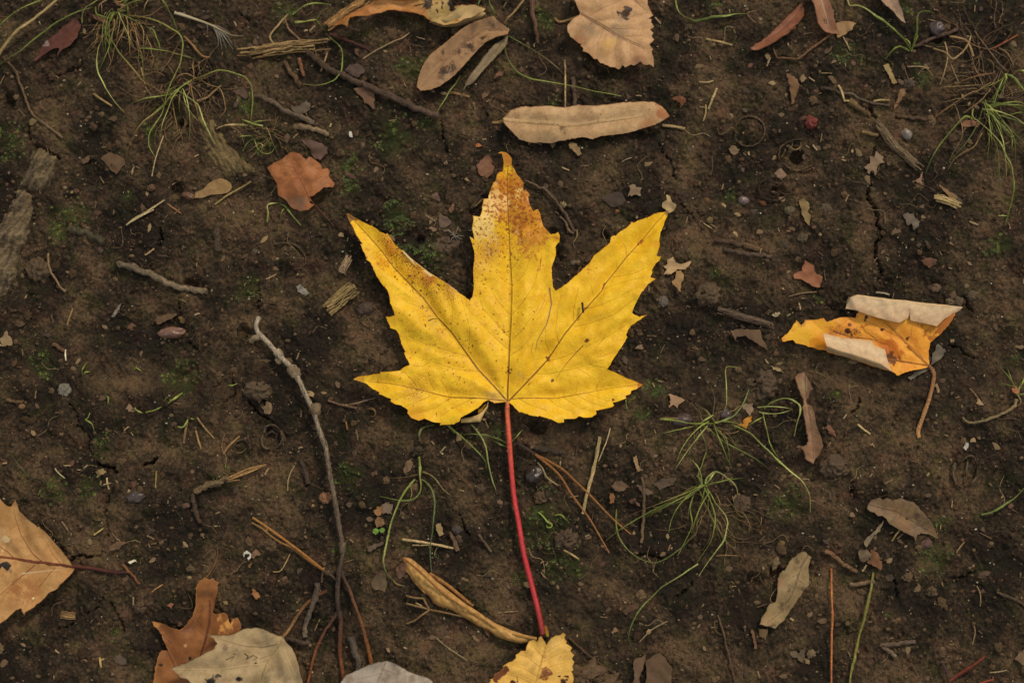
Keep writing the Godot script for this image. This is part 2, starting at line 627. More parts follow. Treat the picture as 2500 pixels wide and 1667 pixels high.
func twig(called: String, label: String, cat: String, path: String, r0: float, r1: float, h1: String, h2: String, lifts := [0.0, 0.3, 0.0], lumpy := 0.4, flat := 0.9, parent: Node3D = null, part := "") -> MeshInstance3D:
	var line := line3(path, maxf(r0, r1), lifts[0], lifts[1], lifts[2])
	for i in line.size():
		var c: Vector3 = line[i]
		line[i] = c + Vector3(n_any.get_noise_2d(c.x * 420.0, c.z * 420.0), 0.0, n_any.get_noise_2d(c.z * 420.0 + 9.0, c.x * 420.0)) * mm(r0 + r1) * 0.32
	var o := mk(part if parent else called, tube(line, mm(r0), mm(r1), flat, 11, lumpy, [lin(h1), lin(h2)], 0.7), mats.bark, parent)
	if not parent: tag(o, label, cat)
	return o

func straw(label: String, path: String, w: float, h := "96795a", lifts := [0.3, 0.2, 0.2], called := "straw", cat := "straw") -> MeshInstance3D:
	var line := line3(path, w * 0.5, lifts[0], lifts[1], lifts[2], 0.0015)
	var o := mk(called, tube(line, mm(w * 0.5), mm(w * 0.42), 0.55, 7, 0.35, [lin(h, 1.35), lin(h, 1.7), lin(h, 1.4)], 0.6), mats.bark)
	tag(o, label, cat)
	return o

func stone(called: String, label: String, cat: String, at: String, rx: float, rz: float, h1: String, h2: String, turn := 0.0, rough := 0.35, sink := 0.35, tall := 0.6, freq := 1.6, glossy := false) -> MeshInstance3D:
	var q := pts(at)[0]
	var ry := mm(minf(rx, rz)) * tall
	var o := mk(called, lump(Vector3(q.x, gs(q.x, q.y) + ry * (0.86 - 2.0 * sink), q.y), Vector3(mm(rx), ry, mm(rz)), turn, rough * 1.35, freq * 1.15, [lin(h1), lin(h2)]), mats.nut if glossy else mats.stone)
	tag(o, label, cat)
	return o

# a split piece of wood: a bundle of fibres side by side along a path
func splinter(called: String, label: String, cat: String, path: String, half: float, many: int, h1: String, h2: String, lift := 0.6, ragged := 0.12) -> Node3D:
	var q := pts(path)
	var mid := (q[0] + q[q.size() - 1]) * 0.5
	var o := thing(called, label, cat, Vector3(mid.x, gs(mid.x, mid.y), mid.y))
	var base := line3(path, half * 0.5, lift, 0.2, lift)
	for k in many:
		var off := (k / maxf(many - 1.0, 1.0) * 2.0 - 1.0)
		var line := []
		var a := rng.randf() * ragged
		var b := 1.0 - rng.randf() * ragged
		var sd := rng.randf() * 90.0
		for i in base.size():
			var t := i / (base.size() - 1.0)
			if t < a or t > b: continue
			var tan: Vector3 = (base[mini(i + 1, base.size() - 1)] - base[maxi(i - 1, 0)]).normalized()
			var side := tan.cross(Vector3.UP).normalized()
			var c: Vector3 = base[i]
			line.append(c + side * mm(half) * (off + 0.18 * n_any.get_noise_2d(t * 4.0 + sd, sd)) + Vector3(0, mm(half) * (0.55 * (1.0 - off * off) + 0.3 * n_any.get_noise_2d(t * 5.0, sd)), 0))
		if line.size() < 2: continue
		var r := mm(half) * 1.5 / many * rng.randf_range(0.8, 1.3)
		var c := lin(h1).lerp(lin(h2), rng.randf())
		mk("fibre", tube(line, r, r * 0.9, 0.9, 6, 0.4, [c * 0.85, c, c * 1.1, c * 0.9], 0.7), mats.bark, o)
	return o

# more fine straight blades in a tuft
func sprays(o: Node3D, at: String, reach: float, many: int, turn0: float, turn1: float, cols: Array) -> void:
	var q := pts(at)[0]
	for k in many:
		var a := deg_to_rad(rng.randf_range(turn0, turn1))
		var far := mm(reach) * rng.randf_range(0.45, 1.0)
		var p := q + Vector2(rng.randf_range(-1, 1), rng.randf_range(-1, 1)) * mm(reach) * 0.08
		var bend := rng.randf_range(-0.9, 0.9)
		var top := rng.randf_range(0.001, 0.007)
		var line := []
		for i in 7:
			var t := i / 6.0
			line.append(Vector3(p.x, gs(p.x, p.y) + 0.0005 + top * sin(PI * minf(t * 0.85 + 0.08, 1.0)), p.y))
			p += Vector2(cos(a + bend * t), sin(a + bend * t)) * far / 6.0
		var c: Color = lin(cols[rng.randi() % cols.size()]) * rng.randf_range(0.7, 1.15)
		var r := rng.randf_range(0.00018, 0.00038)
		mk("blade", tube(smooth_line(line, 0.0012), r, r * 0.5, 0.3, 6, 0.3, [c * 0.9, c, c * 1.15, c * 0.8], 0.4, 0.2, 0.8), mats.grass, o)

# many fine dead roots round a tuft
func fray(o: Node3D, at: String, reach: float, many: int, h1: String, h2: String, down := Vector2.ZERO) -> void:
	var q := pts(at)[0]
	reach = mm(reach)
	for k in many:
		var a := rng.randf() * TAU
		var p := q + Vector2(cos(a), sin(a)) * reach * rng.randf() * 0.6
		var dir := (Vector2(cos(a), sin(a)) * 0.6 + down + Vector2(rng.randf() - 0.5, rng.randf() - 0.5)).normalized()
		var line := []
		var n := 5 + rng.randi() % 4
		var step := reach * rng.randf_range(0.05, 0.15)
		for i in n:
			line.append(Vector3(p.x, gs(p.x, p.y) + 0.0004 + 0.0012 * rng.randf(), p.y))
			p += dir * step
			dir = dir.rotated(rng.randf_range(-0.5, 0.5))
		var r := rng.randf_range(0.0001, 0.00024)
		var c := lin(h1).lerp(lin(h2), rng.randf()) * rng.randf_range(0.7, 1.2)
		mk("root", tube(smooth_line(line, 0.001), r, r * 0.5, 0.9, 5, 0.3, [c, c * 1.1, c * 0.8], 0.4), mats.bark, o)

# blades: [path, width, colour at the root, colour at the tip, lift mm] ; a sixth value names the part
func tuft(label: String, at: String, blades: Array, called := "grass_tuft", cat := "grass tuft") -> Node3D:
	var q := pts(at)[0]
	var o := thing(called, label, cat, Vector3(q.x, gs(q.x, q.y), q.y))
	for b in blades:
		var w: float = b[1]
		var line := line3(b[0], w * 0.4, 0.3, b[4], 0.4, 0.001)
		var part: String = b[5] if b.size() > 5 else "blade"
		var bl := part == "blade"
		mk(part, tube(line, mm(w * 0.5), mm(w * (0.42 if bl else 0.25)), 0.3 if bl else 0.75, 6, 0.45 if bl else 0.6, [lin(b[2]), lin(b[2]).lerp(lin(b[3]), 0.6), lin(b[3], 1.1), lin(b[3], 0.8)] if bl else [lin(b[2]), lin(b[3], 1.15), lin(b[3], 0.8)], 0.55, 0.3 if bl else 0.6, 0.9 if bl else 0.0, 330.0), mats.grass if bl else mats.bark, o)
	return o

func leaf(called: String, label: String, cat: String, outline: String, size: int, cols: Array, veins: Array, blots: Array, spots: Array, lift: Callable, ribs: Array = [], edge := "", sd := 1, relief := 0.06, sp := 0.0012, rag := 0.0003) -> Node3D:
	var p := pts(outline, 0.003)
	var poly := PackedVector2Array()
	for q in densify(p, 0.001):
		poly.append(q + Vector2(n_any.get_noise_2d(q.x * 900.0 + sd, q.y * 900.0), n_any.get_noise_2d(q.y * 900.0, q.x * 900.0 + 60.0)) * rag)
	var mid := Vector2.ZERO
	for q in poly: mid += q
	mid /= poly.size()
	var o := thing(called, label, cat, Vector3(mid.x, gs(mid.x, mid.y), mid.y))
	var skin := leaf_skin(poly, size, cols, veins, blots, spots, edge, 0.56, relief, sd)
	lift = quilted(lift, veins, 1.5)
	mk("blade", sheet(poly, sp, 0.0003, lift, 0.35, skin[1], null), skin[0], o)
	var mean := 0.0
	var rim := densify(poly, sp)
	for q in rim: mean += gs(q.x, q.y)
	mean /= rim.size()
	# ribs: [part name, path, radius at start, at end, colour, colour, rides on the blade]
	for r in ribs:
		var q := pts(r[1], 0.003)
		var line := []
		for i in q.size():
			var y := gs(q[i].x, q[i].y) + mm(r[2]) * 0.6
			if r[6]: y = maxf(lerpf(mean, gs(q[i].x, q[i].y), 0.35) + lift.call(q[i].x, q[i].y), gy(q[i].x, q[i].y) + 0.00045)
			elif i == 0: y = maxf(lerpf(mean, gs(q[i].x, q[i].y), 0.35) + lift.call(q[i].x, q[i].y), y)
			else: y += 0.001 * (1.0 - i / (q.size() - 1.0))
			line.append(Vector3(q[i].x, y, q[i].y))
		if r[6]:
			line = smooth_line(line, 0.001)
			for i in line.size():
				var c: Vector3 = line[i]
				line[i].y = maxf(lerpf(mean, gs(c.x, c.z), 0.35) + lift.call(c.x, c.z), gy(c.x, c.z) + 0.00045)
		else:
			line = smooth_line(line, 0.001)
		mk(r[0], tube(line, mm(r[2]), mm(r[3]), 0.45 if r[6] else 0.85, 8, 0.25, [lin(r[4]), lin(r[5])], 0.4), mats.bark, o)
	return o

# ---------------------------------------------------------------- the soil

func carve(s: String, wide: float, deep: float) -> void:   # a crack: wide and deep in millimetres
	var q := pts(s, 0.0)
	var line := []
	for a in q: line.append(Vector3(a.x, 0, a.y))
	line = smooth_line(line, 0.0004)
	var sd := rng.randf() * 100.0
	var n := line.size()
	for i in n:
		var c: Vector3 = line[i]
		var jx := 0.0009 * n_any.get_noise_2d(c.x * 500.0 + sd, c.z * 500.0)
		var jz := 0.0007 * n_any.get_noise_2d(c.z * 500.0 + sd, c.x * 500.0)
		var t := i / maxf(n - 1.0, 1.0)
		var f := sqrt(clampf(minf(t, 1.0 - t) * 6.0, 0.1, 1.0)) * maxf(0.65, 0.9 + 0.5 * n_any.get_noise_2d(c.x * 300.0, c.z * 300.0 + sd))
		var r := wide * 0.00032 * f
		var x := (c.x + jx - GX0) / GS
		var z := (c.z + jz - GZ0) / GS
		var rr := r / GS + 1.5
		for j in range(maxi(0, int(z - rr)), mini(GH, int(z + rr) + 1)):
			for k in range(maxi(0, int(x - rr)), mini(GW, int(x + rr) + 1)):
				var d := sqrt((k - x) * (k - x) + (j - z) * (j - z)) * GS
				var e := clampf((r + 0.00022 - d) / 0.0004, 0.0, 1.0)
				if e > 0.0:
					var p := j * GW + k
					hg[p] = minf(hg[p], hg[p] * (1.0 - e) + e * (-deep * 0.001 * f))

func swell(s: String, r: float, up: float, pit := false) -> void:   # a mound (or a steep pit), up in millimetres
	var q := pts(s, 0.0)[0]
	r = mm(r)
	var x := (q.x - GX0) / GS
	var z := (q.y - GZ0) / GS
	var rr := r / GS * 1.3
	var sd := rng.randf() * 100.0
	for j in range(maxi(0, int(z - rr)), mini(GH, int(z + rr) + 1)):
		for k in range(maxi(0, int(x - rr)), mini(GW, int(x + rr) + 1)):
			var d := sqrt((k - x) * (k - x) + (j - z) * (j - z)) * GS / r
			d += 0.25 * n_any.get_noise_2d(k * 0.12 + sd, j * 0.12)
			if d < 1.0:
				var w := (1.0 - smoothstep(0.45, 1.0, d)) if pit else 0.5 + 0.5 * cos(PI * clampf(d, 0.0, 1.0))
				hg[j * GW + k] += up * 0.001 * w * (1.0 + 0.3 * n_any.get_noise_2d(k * 0.25, j * 0.25 + sd))

func soil_height(x: float, z: float) -> float:
	var past := maxf(absf(x) + GX0, maxf(GZ0 - z, z - GZ0 - (GH - 1) * GS))
	if past > 0.03: return 0.0026 * n_low.get_noise_2d(x, z)
	var clod := n_mid.get_noise_2d(x, z)
	return 0.0026 * n_low.get_noise_2d(x, z) + clampf(1.0 - past / 0.03, 0.0, 1.0) * ( 0.0024 * clod + 0.00075 * n_fine.get_noise_2d(x, z) * (1.0 + clod))

func build_ground() -> void:
	hg.resize(GW * GH)
	for j in GH:
		var z := GZ0 + j * GS
		for i in GW:
			hg[j * GW + i] = soil_height(GX0 + i * GS, z)
	for s in ["F 450,1060", "I 940,90", "D 1770,1100", "D 255,260", "H 1280,480", "H 1370,740", "A 1180,480", "A 750,1130", "D 1740,200", "D 1980,210", "G 970,1040", "G 1860,620", "I 330,350", "C 360,890", "F 80,450", "H 350,900", "I 1380,1530"]:
		swell(s, 110, 2.2)
	for s in ["A 1215,1290", "C 690,1080", "C 560,1310", "D 1665,700", "I 400,860", "D 1300,380", "H 1210,90", "C 1640,250", "I 545,820", "A 60,680", "A 1250,850", "K 900,980", "L 1120,930"]:
		swell(s, 60, -3.5, true)
	for s in ["I 1450,1440", "I 1100,1220", "F 1000,560", "F 820,900", "B 1750,420", "G 430,1010", "A 1150,780", "D 1300,1010", "H 1450,700", "K 1380,1250", "K 1500,700", "L 560,1150"]:
		swell(s, 170, -2.2)
	carve("C 1250,930 1225,1000 1215,1060", 0.8, 5)
	carve("C 1170,1190 1190,1280 1160,1330 1190,1400 1225,1440 1235,1540 F 1280,20 1255,60 1230,110 1240,190 1270,270 1260,330 1270,410", 1.0, 6)
	carve("C 1190,700 1200,760 1250,830", 1.2, 4)
	carve("F 1700,800 1780,805 1850,860 1940,890 1960,920", 0.6, 4)
	carve("F 1830,450 1860,530 1880,560", 0.7, 4)
	carve("F 1120,1140 1100,1220 1040,1265", 0.5, 4)
	carve("D 460,1180 520,1250 535,1340 590,1390 615,1450 605,1490 640,1540", 0.56, 4.5)
	carve("D 1770,330 1765,420 1780,470 1760,520 1775,570", 0.72, 4.5)
	carve("D 1250,750 1300,780 1350,840", 0.72, 3.8)
	carve("D 1220,490 1225,550", 1.0, 4)
	carve("D 1580,950 1585,1040 1605,1130 1560,1160 1470,1240", 0.49, 3.8)
	carve("D 1700,1170 1760,1250 1850,1300", 0.9, 4)
	carve("D 1100,0 1110,60 1080,120", 0.9, 3)
	carve("G 720,920 710,990 660,1060 600,1090 530,1105 520,1140 460,1180 400,1200 330,1220", 0.41, 3.8)
	carve("G 750,1000 790,1080 830,1160 850,1250", 0.49, 3.8)
	carve("G 775,250 740,320 725,400 735,520 720,600", 0.45, 3.8)
	carve("G 470,740 540,700 640,710 700,670", 1.0, 4)
	carve("G 960,90 1040,60 1080,30", 1.2, 4)
	carve("G 670,60 720,95 770,95 800,140", 1.2, 4)
	carve("B 720,760 740,880 765,980", 0.68, 4)
	carve("B 2110,900 2150,970 2200,1040 2220,1150", 0.8, 5)
	carve("B 960,640 1020,720 1000,790", 0.8, 3)
	carve("B 1620,420 1700,430 1780,420", 1.0, 4)
	carve("A 560,400 555,450 480,480 400,520 350,560", 0.75, 3.8)
	carve("A 1640,190 1690,130 1640,80 1600,30", 1.1, 4)
	carve("A 200,980 250,1000 330,1030 400,1080 405,1100", 0.96, 3.8)
	carve("A 200,830 190,900 205,970", 1.0, 4)
	carve("B 2230,1260 2290,1350 2340,1400", 0.5, 4)
	carve("H 760,600 790,690 820,720", 0.8, 3)
	carve("H 1770,830 1880,840 1940,870", 0.9, 3)
	carve("H 1990,1080 2050,1040 2100,980", 0.9, 3)
	carve("I 1330,830 1370,930 1380,1010", 0.5, 4)
	carve("I 1700,860 1830,840 1900,800", 0.9, 3)
	carve("I 1070,190 1060,250 1090,300", 0.9, 3)
	# a mesh that is fine inside the frame and coarser out to the horizon
	var xs := PackedFloat32Array()
	var zs := PackedFloat32Array()
	var out := [0.002, 0.004, 0.006, 0.008, 0.01, 0.0125, 0.015, 0.018, 0.021, 0.025, 0.03, 0.04, 0.055, 0.075, 0.11, 0.18, 0.3, 0.6, 1.2, 2.4, 5.0, 10.0, 20.0]
	for k in range(out.size() - 1, -1, -1): xs.append(GX0 - out[k])
	for i in GW: xs.append(GX0 + i * GS)
	for o in out: xs.append(-GX0 + o)
	for k in range(out.size() - 1, -1, -1): zs.append(GZ0 - out[k])
	for j in GH: zs.append(GZ0 + j * GS)
	for o in out: zs.append(GZ0 + (GH - 1) * GS + o)
	var w := xs.size()
	var h := zs.size()
	var v := PackedVector3Array()
	var uv := PackedVector2Array()
	v.resize(w * h)
	uv.resize(w * h)
	var pad := out.size()
	for j in h:
		var jj := j - pad
		for i in w:
			var ii := i - pad
			var y := 0.0
			if ii >= 0 and ii < GW and jj >= 0 and jj < GH: y = hg[jj * GW + ii]
			else: y = soil_height(xs[i], zs[j])
			v[j * w + i] = Vector3(xs[i], y, zs[j])
			uv[j * w + i] = Vector2(xs[i] / 0.5 + 0.5, zs[j] / 0.3333 + 0.5)
	var nn := PackedVector3Array()
	nn.resize(w * h)
	for j in h:
		var u := maxi(j - 1, 0) * w
		var d := mini(j + 1, h - 1) * w
		for i in w:
			var l := maxi(i - 1, 0)
			var r := mini(i + 1, w - 1)
			nn[j * w + i] = Vector3((v[j * w + l].y - v[j * w + r].y) / (xs[r] - xs[l]), 1.0, (v[u + i].y - v[d + i].y) / (v[d + i].z - v[u + i].z)).normalized()
	var ix := PackedInt32Array()
	ix.resize((w - 1) * (h - 1) * 6)
	var p := 0
	for j in h - 1:
		for i in w - 1:
			var a := j * w + i
			ix[p] = a
			ix[p + 1] = a + 1
			ix[p + 2] = a + w
			ix[p + 3] = a + 1
			ix[p + 4] = a + w + 1
			ix[p + 5] = a + w
			p += 6
	var o := mk("ground", arrays(v, nn, ix, null, uv), soil_material())
	tag(o, "", "", "", "structure")

func soil_material() -> StandardMaterial3D:
	var w := 2048
	var h := 1365
	var px := 0.5 / w   # metres per texel
	var big := noise(px * 22.0, 11, 4).get_seamless_image(w, h).get_data()
	var mid := noise(px * 110.0, 12, 4).get_seamless_image(w, h).get_data()
	var fine := noise(px * 520.0, 13, 3).get_seamless_image(w, h).get_data()
	var red := noise(px * 70.0, 14, 3).get_seamless_image(w, h).get_data()
	var grit := noise(px * 1500.0, 15, 2).get_seamless_image(w, h).get_data()
	var moss := PackedFloat32Array()
	moss.resize(w * h)
	for s in moss_spots:
		var q := pts(s[0])[0]
		var r: float = mm(s[1]) / px
		var x := (q.x + 0.25) / px
		var y := (q.y + 0.16665) / px
		for j in range(maxi(0, int(y - r)), mini(h, int(y + r))):
			for i in range(maxi(0, int(x - r)), mini(w, int(x + r))):
				var d := sqrt((i - x) * (i - x) + (j - y) * (j - y)) / r
				if d < 1.0: moss[j * w + i] = maxf(moss[j * w + i], 1.0 - d * d)
	var buf := PackedByteArray()
	buf.resize(w * h * 3)
	var bump := PackedByteArray()
	bump.resize(w * h)
	for k in w * h:
		var a := (big[k] - 128.0) / 128.0
		var b := (mid[k] - 128.0) / 128.0
		var c := (fine[k] - 128.0) / 128.0
		var g := (grit[k] - 128.0) / 128.0
		var t := clampf(0.42 + a * 0.78 + b * 0.38 + c * 0.46, 0.0, 1.0)
		# dark humus to dry tan crust
		var r_ := 29.0 + 57.0 * t
		var g_ := 23.5 + 45.6 * t
		var b_ := 17.5 + 32.5 * t
		var rd := clampf((red[k] - 150.0) / 60.0, 0.0, 1.0) * 0.35
		r_ += rd * 9.0
		g_ -= rd * 5.0
		b_ -= rd * 2.0
		var ol := clampf((100.0 - red[k]) / 60.0, 0.0, 1.0) * 0.7
		r_ -= ol * 3.0
		g_ += ol * 3.0
		b_ -= ol * 6.0
		var mo := clampf(moss[k] * 1.2 - 0.35 - b * 0.7 - c * 0.8, 0.0, 1.0) * 0.6
		r_ = lerpf(r_, 46.0, mo)
		g_ = lerpf(g_, 56.0, mo)
		b_ = lerpf(b_, 20.0, mo)
		var f := 1.0 + 0.26 * g
		if g > 0.52 and c > 0.0:   # pale mineral grains
			f += (g - 0.52) * 2.6
			b_ += 6.0
		buf[k * 3] = int(clampf(r_ * f, 0.0, 255.0))
		buf[k * 3 + 1] = int(clampf(g_ * f, 0.0, 255.0))
		buf[k * 3 + 2] = int(clampf(b_ * f, 0.0, 255.0))
		bump[k] = int(clampf(128.0 + c * 60.0 + g * 45.0, 0.0, 255.0))
	var m := StandardMaterial3D.new()
	m.albedo_texture = ImageTexture.create_from_image(Image.create_from_data(w, h, false, Image.FORMAT_RGB8, buf))
	m.heightmap_enabled = true
	m.heightmap_texture = ImageTexture.create_from_image(Image.create_from_data(w, h, false, Image.FORMAT_L8, bump))
	m.heightmap_scale = 0.1
	m.roughness = 0.85
	m.metallic_specular = 0.28
	return m

# ---------------------------------------------------------------- what nobody could count

func scatter(called: String, mesh: Mesh, m: Material, n: int, pick: Callable) -> void:
	var mmesh := MultiMesh.new()
	mmesh.transform_format = MultiMesh.TRANSFORM_3D
	mmesh.use_colors = true
	mmesh.mesh = mesh
	mmesh.instance_count = n
	for i in n:
		var got: Array = pick.call()
		mmesh.set_instance_transform(i, got[0])
		mmesh.set_instance_color(i, got[1])
	var o := MultiMeshInstance3D.new()
	o.multimesh = mmesh
	o.material_override = m
	o.name = called
	add_child(o, true)
	tag(o, "", "", "", "stuff")

func plain_mesh(a: Array) -> ArrayMesh:
	var me := ArrayMesh.new()
	me.add_surface_from_arrays(Mesh.PRIMITIVE_TRIANGLES, a)
	return me

func anywhere() -> Vector2:
	return Vector2(rng.randf_range(-0.3, 0.3), rng.randf_range(-0.23, 0.23))

func unit_flake(sides: int, sd: int) -> ArrayMesh:   # a bent ragged scrap about 1 across
	var v := PackedVector3Array()
	var n := PackedVector3Array()
	var ix := PackedInt32Array()
	var r := RandomNumberGenerator.new()
	r.seed = sd
	for side in 2:
		v.append(Vector3(0, 0.1 - side * 0.08, 0))
		n.append(Vector3.UP * (1 - 2 * side))
		for k in sides:
			var a := TAU * k / sides
			var q := r.randf_range(0.3, 0.62) if side == 0 else v[k + 1].length()
			v.append(Vector3(cos(a) * q, r.randf_range(-0.08, 0.12), sin(a) * q) if side == 0 else v[k + 1] - Vector3(0, 0.08, 0))
			n.append(Vector3(cos(a) * 0.3, 1 - 2 * side, sin(a) * 0.3).normalized())
		var s := side * (sides + 1)
		for k in sides:
			var b := s + 1 + k
			var c := s + 1 + (k + 1) % sides
			ix.append_array([s, b, c] if side == 0 else [s, c, b])
	for k in sides:
		var b := 1 + k
		var c := 1 + (k + 1) % sides
		var d := sides + 1
		ix.append_array([b, b + d, c, c, b + d, c + d])
	return plain_mesh(arrays(v, n, ix))

func strip_colors(a: Array) -> Array:
	a[Mesh.ARRAY_COLOR] = null
	return a

func build_litter() -> void:
	var soils := [lin("45372a"), lin("4c3d2f"), lin("594836"), lin("3d3126"), lin("665440"), lin("503f30")]
	var crumb := plain_mesh(strip_colors(lump(Vector3.ZERO, Vector3(0.5, 0.4, 0.5), 0.0, 0.5, 1.6, [Color.WHITE], 9, 6)))
	scatter("soil_crumbs", crumb, mats.crumb, 27000, func() -> Array:
		var q := anywhere()
		while n_mid.get_noise_2d(q.x * 0.6, q.y * 0.6 + 3.0) < rng.randf_range(-0.7, 0.3): q = anywhere()
		var s := 0.0004 + 0.0015 * pow(rng.randf(), 4.0)
		var b := Basis(Vector3(rng.randf() - 0.5, rng.randf() + 0.5, rng.randf() - 0.5).normalized(), rng.randf() * TAU).scaled(Vector3(s * rng.randf_range(0.7, 1.4), s, s))
		var c: Color = soils[rng.randi() % soils.size()]
		return [Transform3D(b, Vector3(q.x, gy(q.x, q.y) + s * 0.1, q.y)), c * rng.randf_range(0.75, 1.25)])
	var clod := plain_mesh(strip_colors(lump(Vector3.ZERO, Vector3(0.5, 0.3, 0.5), 0.0, 0.55, 2.0, [Color.WHITE], 18, 11)))
	scatter("soil_clods", clod, mats.crumb, 1350, func() -> Array:
		var q := anywhere()
		while n_mid.get_noise_2d(q.x * 0.3 + 1.0, q.y * 0.3) < rng.randf_range(-0.5, 0.3): q = anywhere()
		var s := 0.001 + 0.003 * pow(rng.randf(), 3.0)
		var b := Basis(Vector3.UP, rng.randf() * TAU).scaled_local(Vector3(s * rng.randf_range(0.8, 1.5), s * rng.randf_range(0.6, 1.1), s))
		var c: Color = soils[rng.randi() % soils.size()]
		return [Transform3D(b, Vector3(q.x, gy(q.x, q.y) - s * 0.02, q.y)), c * rng.randf_range(0.85, 1.15)])
	var grains := [lin("8a7a66"), lin("a09684"), lin("6d5f52"), lin("b7aa96"), lin("7a5a48")]
	scatter("grit", crumb, mats.stone, 4800, func() -> Array:
		var q := anywhere()
		var s := 0.0003 + 0.0006 * pow(rng.randf(), 3.0)
		var b := Basis(Vector3.UP, rng.randf() * TAU).scaled(Vector3(s * rng.randf_range(0.7, 1.5), s * 0.8, s))
		var c: Color = grains[rng.randi() % grains.size()]
		return [Transform3D(b, Vector3(q.x, gy(q.x, q.y) + s * 0.15, q.y)), c * rng.randf_range(0.6, 1.1)])
	var bits := [lin("54412f"), lin("5f4a37"), lin("6a553f"), lin("7f6850"), lin("4b3a2d"), lin("8f7857"), lin("5c4032"), lin("4e4034")]
	for k in 3:
		scatter("leaf_crumbs" if k == 0 else "leaf_crumbs_%03d" % k, unit_flake(6 + k, 40 + k), mats.leaf, 1800, func() -> Array:
			var q := anywhere()
			var s := 0.0006 + 0.0026 * pow(rng.randf(), 4.5)
			var b := (Basis(Vector3.UP, rng.randf() * TAU) * Basis(Vector3(rng.randf() - 0.5, 0, rng.randf() - 0.5).normalized(), rng.randf() * 0.4)).scaled_local(Vector3(s * rng.randf_range(0.8, 1.9), s * 0.7, s))
			var c: Color = bits[rng.randi() % bits.size()]
			return [Transform3D(b, Vector3(q.x, gy(q.x, q.y) + 0.00025, q.y)), c * rng.randf_range(0.6, 1.15)])
	var straws := [lin("8a7254"), lin("a58a66"), lin("6f5a44"), lin("7f684c"), lin("5f4b3a"), lin("b89f7a")]
	var stick := plain_mesh(strip_colors(tube(smooth_line([Vector3(-0.5, 0, 0), Vector3(-0.1, 0.01, 0.02), Vector3(0.5, 0, 0)], 0.2), 0.05, 0.045, 0.6, 5, 0.4, [Color.WHITE, Color.WHITE])))
	scatter("straw_bits", stick, mats.bark, 1000, func() -> Array:
		var q := anywhere()
		var s := 0.0016 + 0.0036 * pow(rng.randf(), 3.0)
		var b := (Basis(Vector3.UP, rng.randf() * TAU) * Basis(Vector3(0, 0, 1), rng.randf_range(-0.15, 0.15))).scaled_local(Vector3(s, 0.0045 * rng.randf_range(0.7, 1.4), 0.0055 * rng.randf_range(0.6, 1.5)))
		var c: Color = straws[rng.randi() % straws.size()]
		return [Transform3D(b, Vector3(q.x, gs(q.x, q.y) + 0.0004, q.y)), c * rng.randf_range(0.6, 1.0)])
	# hair-thin roots: one mesh of many bent fibres
	for kind in 2:
		var fib := plain_mesh(strip_colors(tube(smooth_line([Vector3(-0.5, 0, 0), Vector3(-0.2, 0.02, 0.1 + kind * 0.12), Vector3(0.1, 0.03, -0.04), Vector3(0.35, 0.01, 0.07 - kind * 0.2), Vector3(0.5, 0, 0.2)], 0.08), 0.012, 0.007, 0.9, 4, 0.1, [Color.WHITE, Color.WHITE])))
		scatter("root_hairs" if kind == 0 else "root_hairs_001", fib, mats.bark, 420, func() -> Array:
			var q := anywhere()
			var s := rng.randf_range(0.004, 0.014)
			var b := Basis(Vector3.UP, rng.randf() * TAU).scaled_local(Vector3(s, 0.012, s * rng.randf_range(0.5, 1.3)))
			var c: Color = straws[rng.randi() % straws.size()]
			return [Transform3D(b, Vector3(q.x, gs(q.x, q.y) + 0.0003, q.y)), c * rng.randf_range(0.45, 0.95)])
	var v := PackedVector3Array()
	var n := PackedVector3Array()
	var ix := PackedInt32Array()
	for k in 7:   # a tuft of moss: seven pointed leaflets
		var a := TAU * k / 7.0 + 0.3 * k
		var d := Vector3(cos(a), 0, sin(a))
		var s := Vector3(-d.z, 0, d.x)
		var L := 0.35 + 0.12 * (k % 3)
		var st := v.size()
		v.append_array([s * 0.07, -s * 0.07, d * L * 0.6 + Vector3(0, 0.28, 0) + s * 0.07, d * L + Vector3(0, 0.34, 0), d * L * 0.6 + Vector3(0, 0.28, 0) - s * 0.07])
		for q in 5: n.append((Vector3.UP - d * 0.4).normalized())
		ix.append_array([st, st + 1, st + 2, st + 1, st + 4, st + 2, st + 2, st + 4, st + 3])
	var moss_mesh := plain_mesh(arrays(v, n, ix))
	var greens := [lin("454f1e"), lin("566424"), lin("3a431a"), lin("6f7f2e"), lin("4c561f")]
	var total := 0.0
	for s in moss_spots: total += s[1] * s[1]
	scatter("moss", moss_mesh, mats.grass, 2300, func() -> Array:
		var w := rng.randf() * total
		var pick_: Array = moss_spots[0]
		for s in moss_spots:
			w -= s[1] * s[1]
			pick_ = s
			if w <= 0.0: break
		var q := pts(pick_[0])[0]
		var r := mm(pick_[1]) * pow(rng.randf(), 0.7)
		var a := rng.randf() * TAU
		q += Vector2(cos(a), sin(a)) * r
		for tries in 6:
			if n_fine.get_noise_2d(q.x * 0.35, q.y * 0.35) > 0.0: break
			a += 1.0
			q = pts(pick_[0])[0] + Vector2(cos(a), sin(a)) * r
		var s := rng.randf_range(0.0007, 0.0019)
		var b := Basis(Vector3.UP, rng.randf() * TAU).scaled_local(Vector3(s, s * rng.randf_range(0.5, 1.2), s))
		var c: Color = greens[rng.randi() % greens.size()]
		return [Transform3D(b, Vector3(q.x, gy(q.x, q.y) - 0.0001, q.y)), c * rng.randf_range(0.6, 1.1)])

# ---------------------------------------------------------------- leaves large enough to show veins

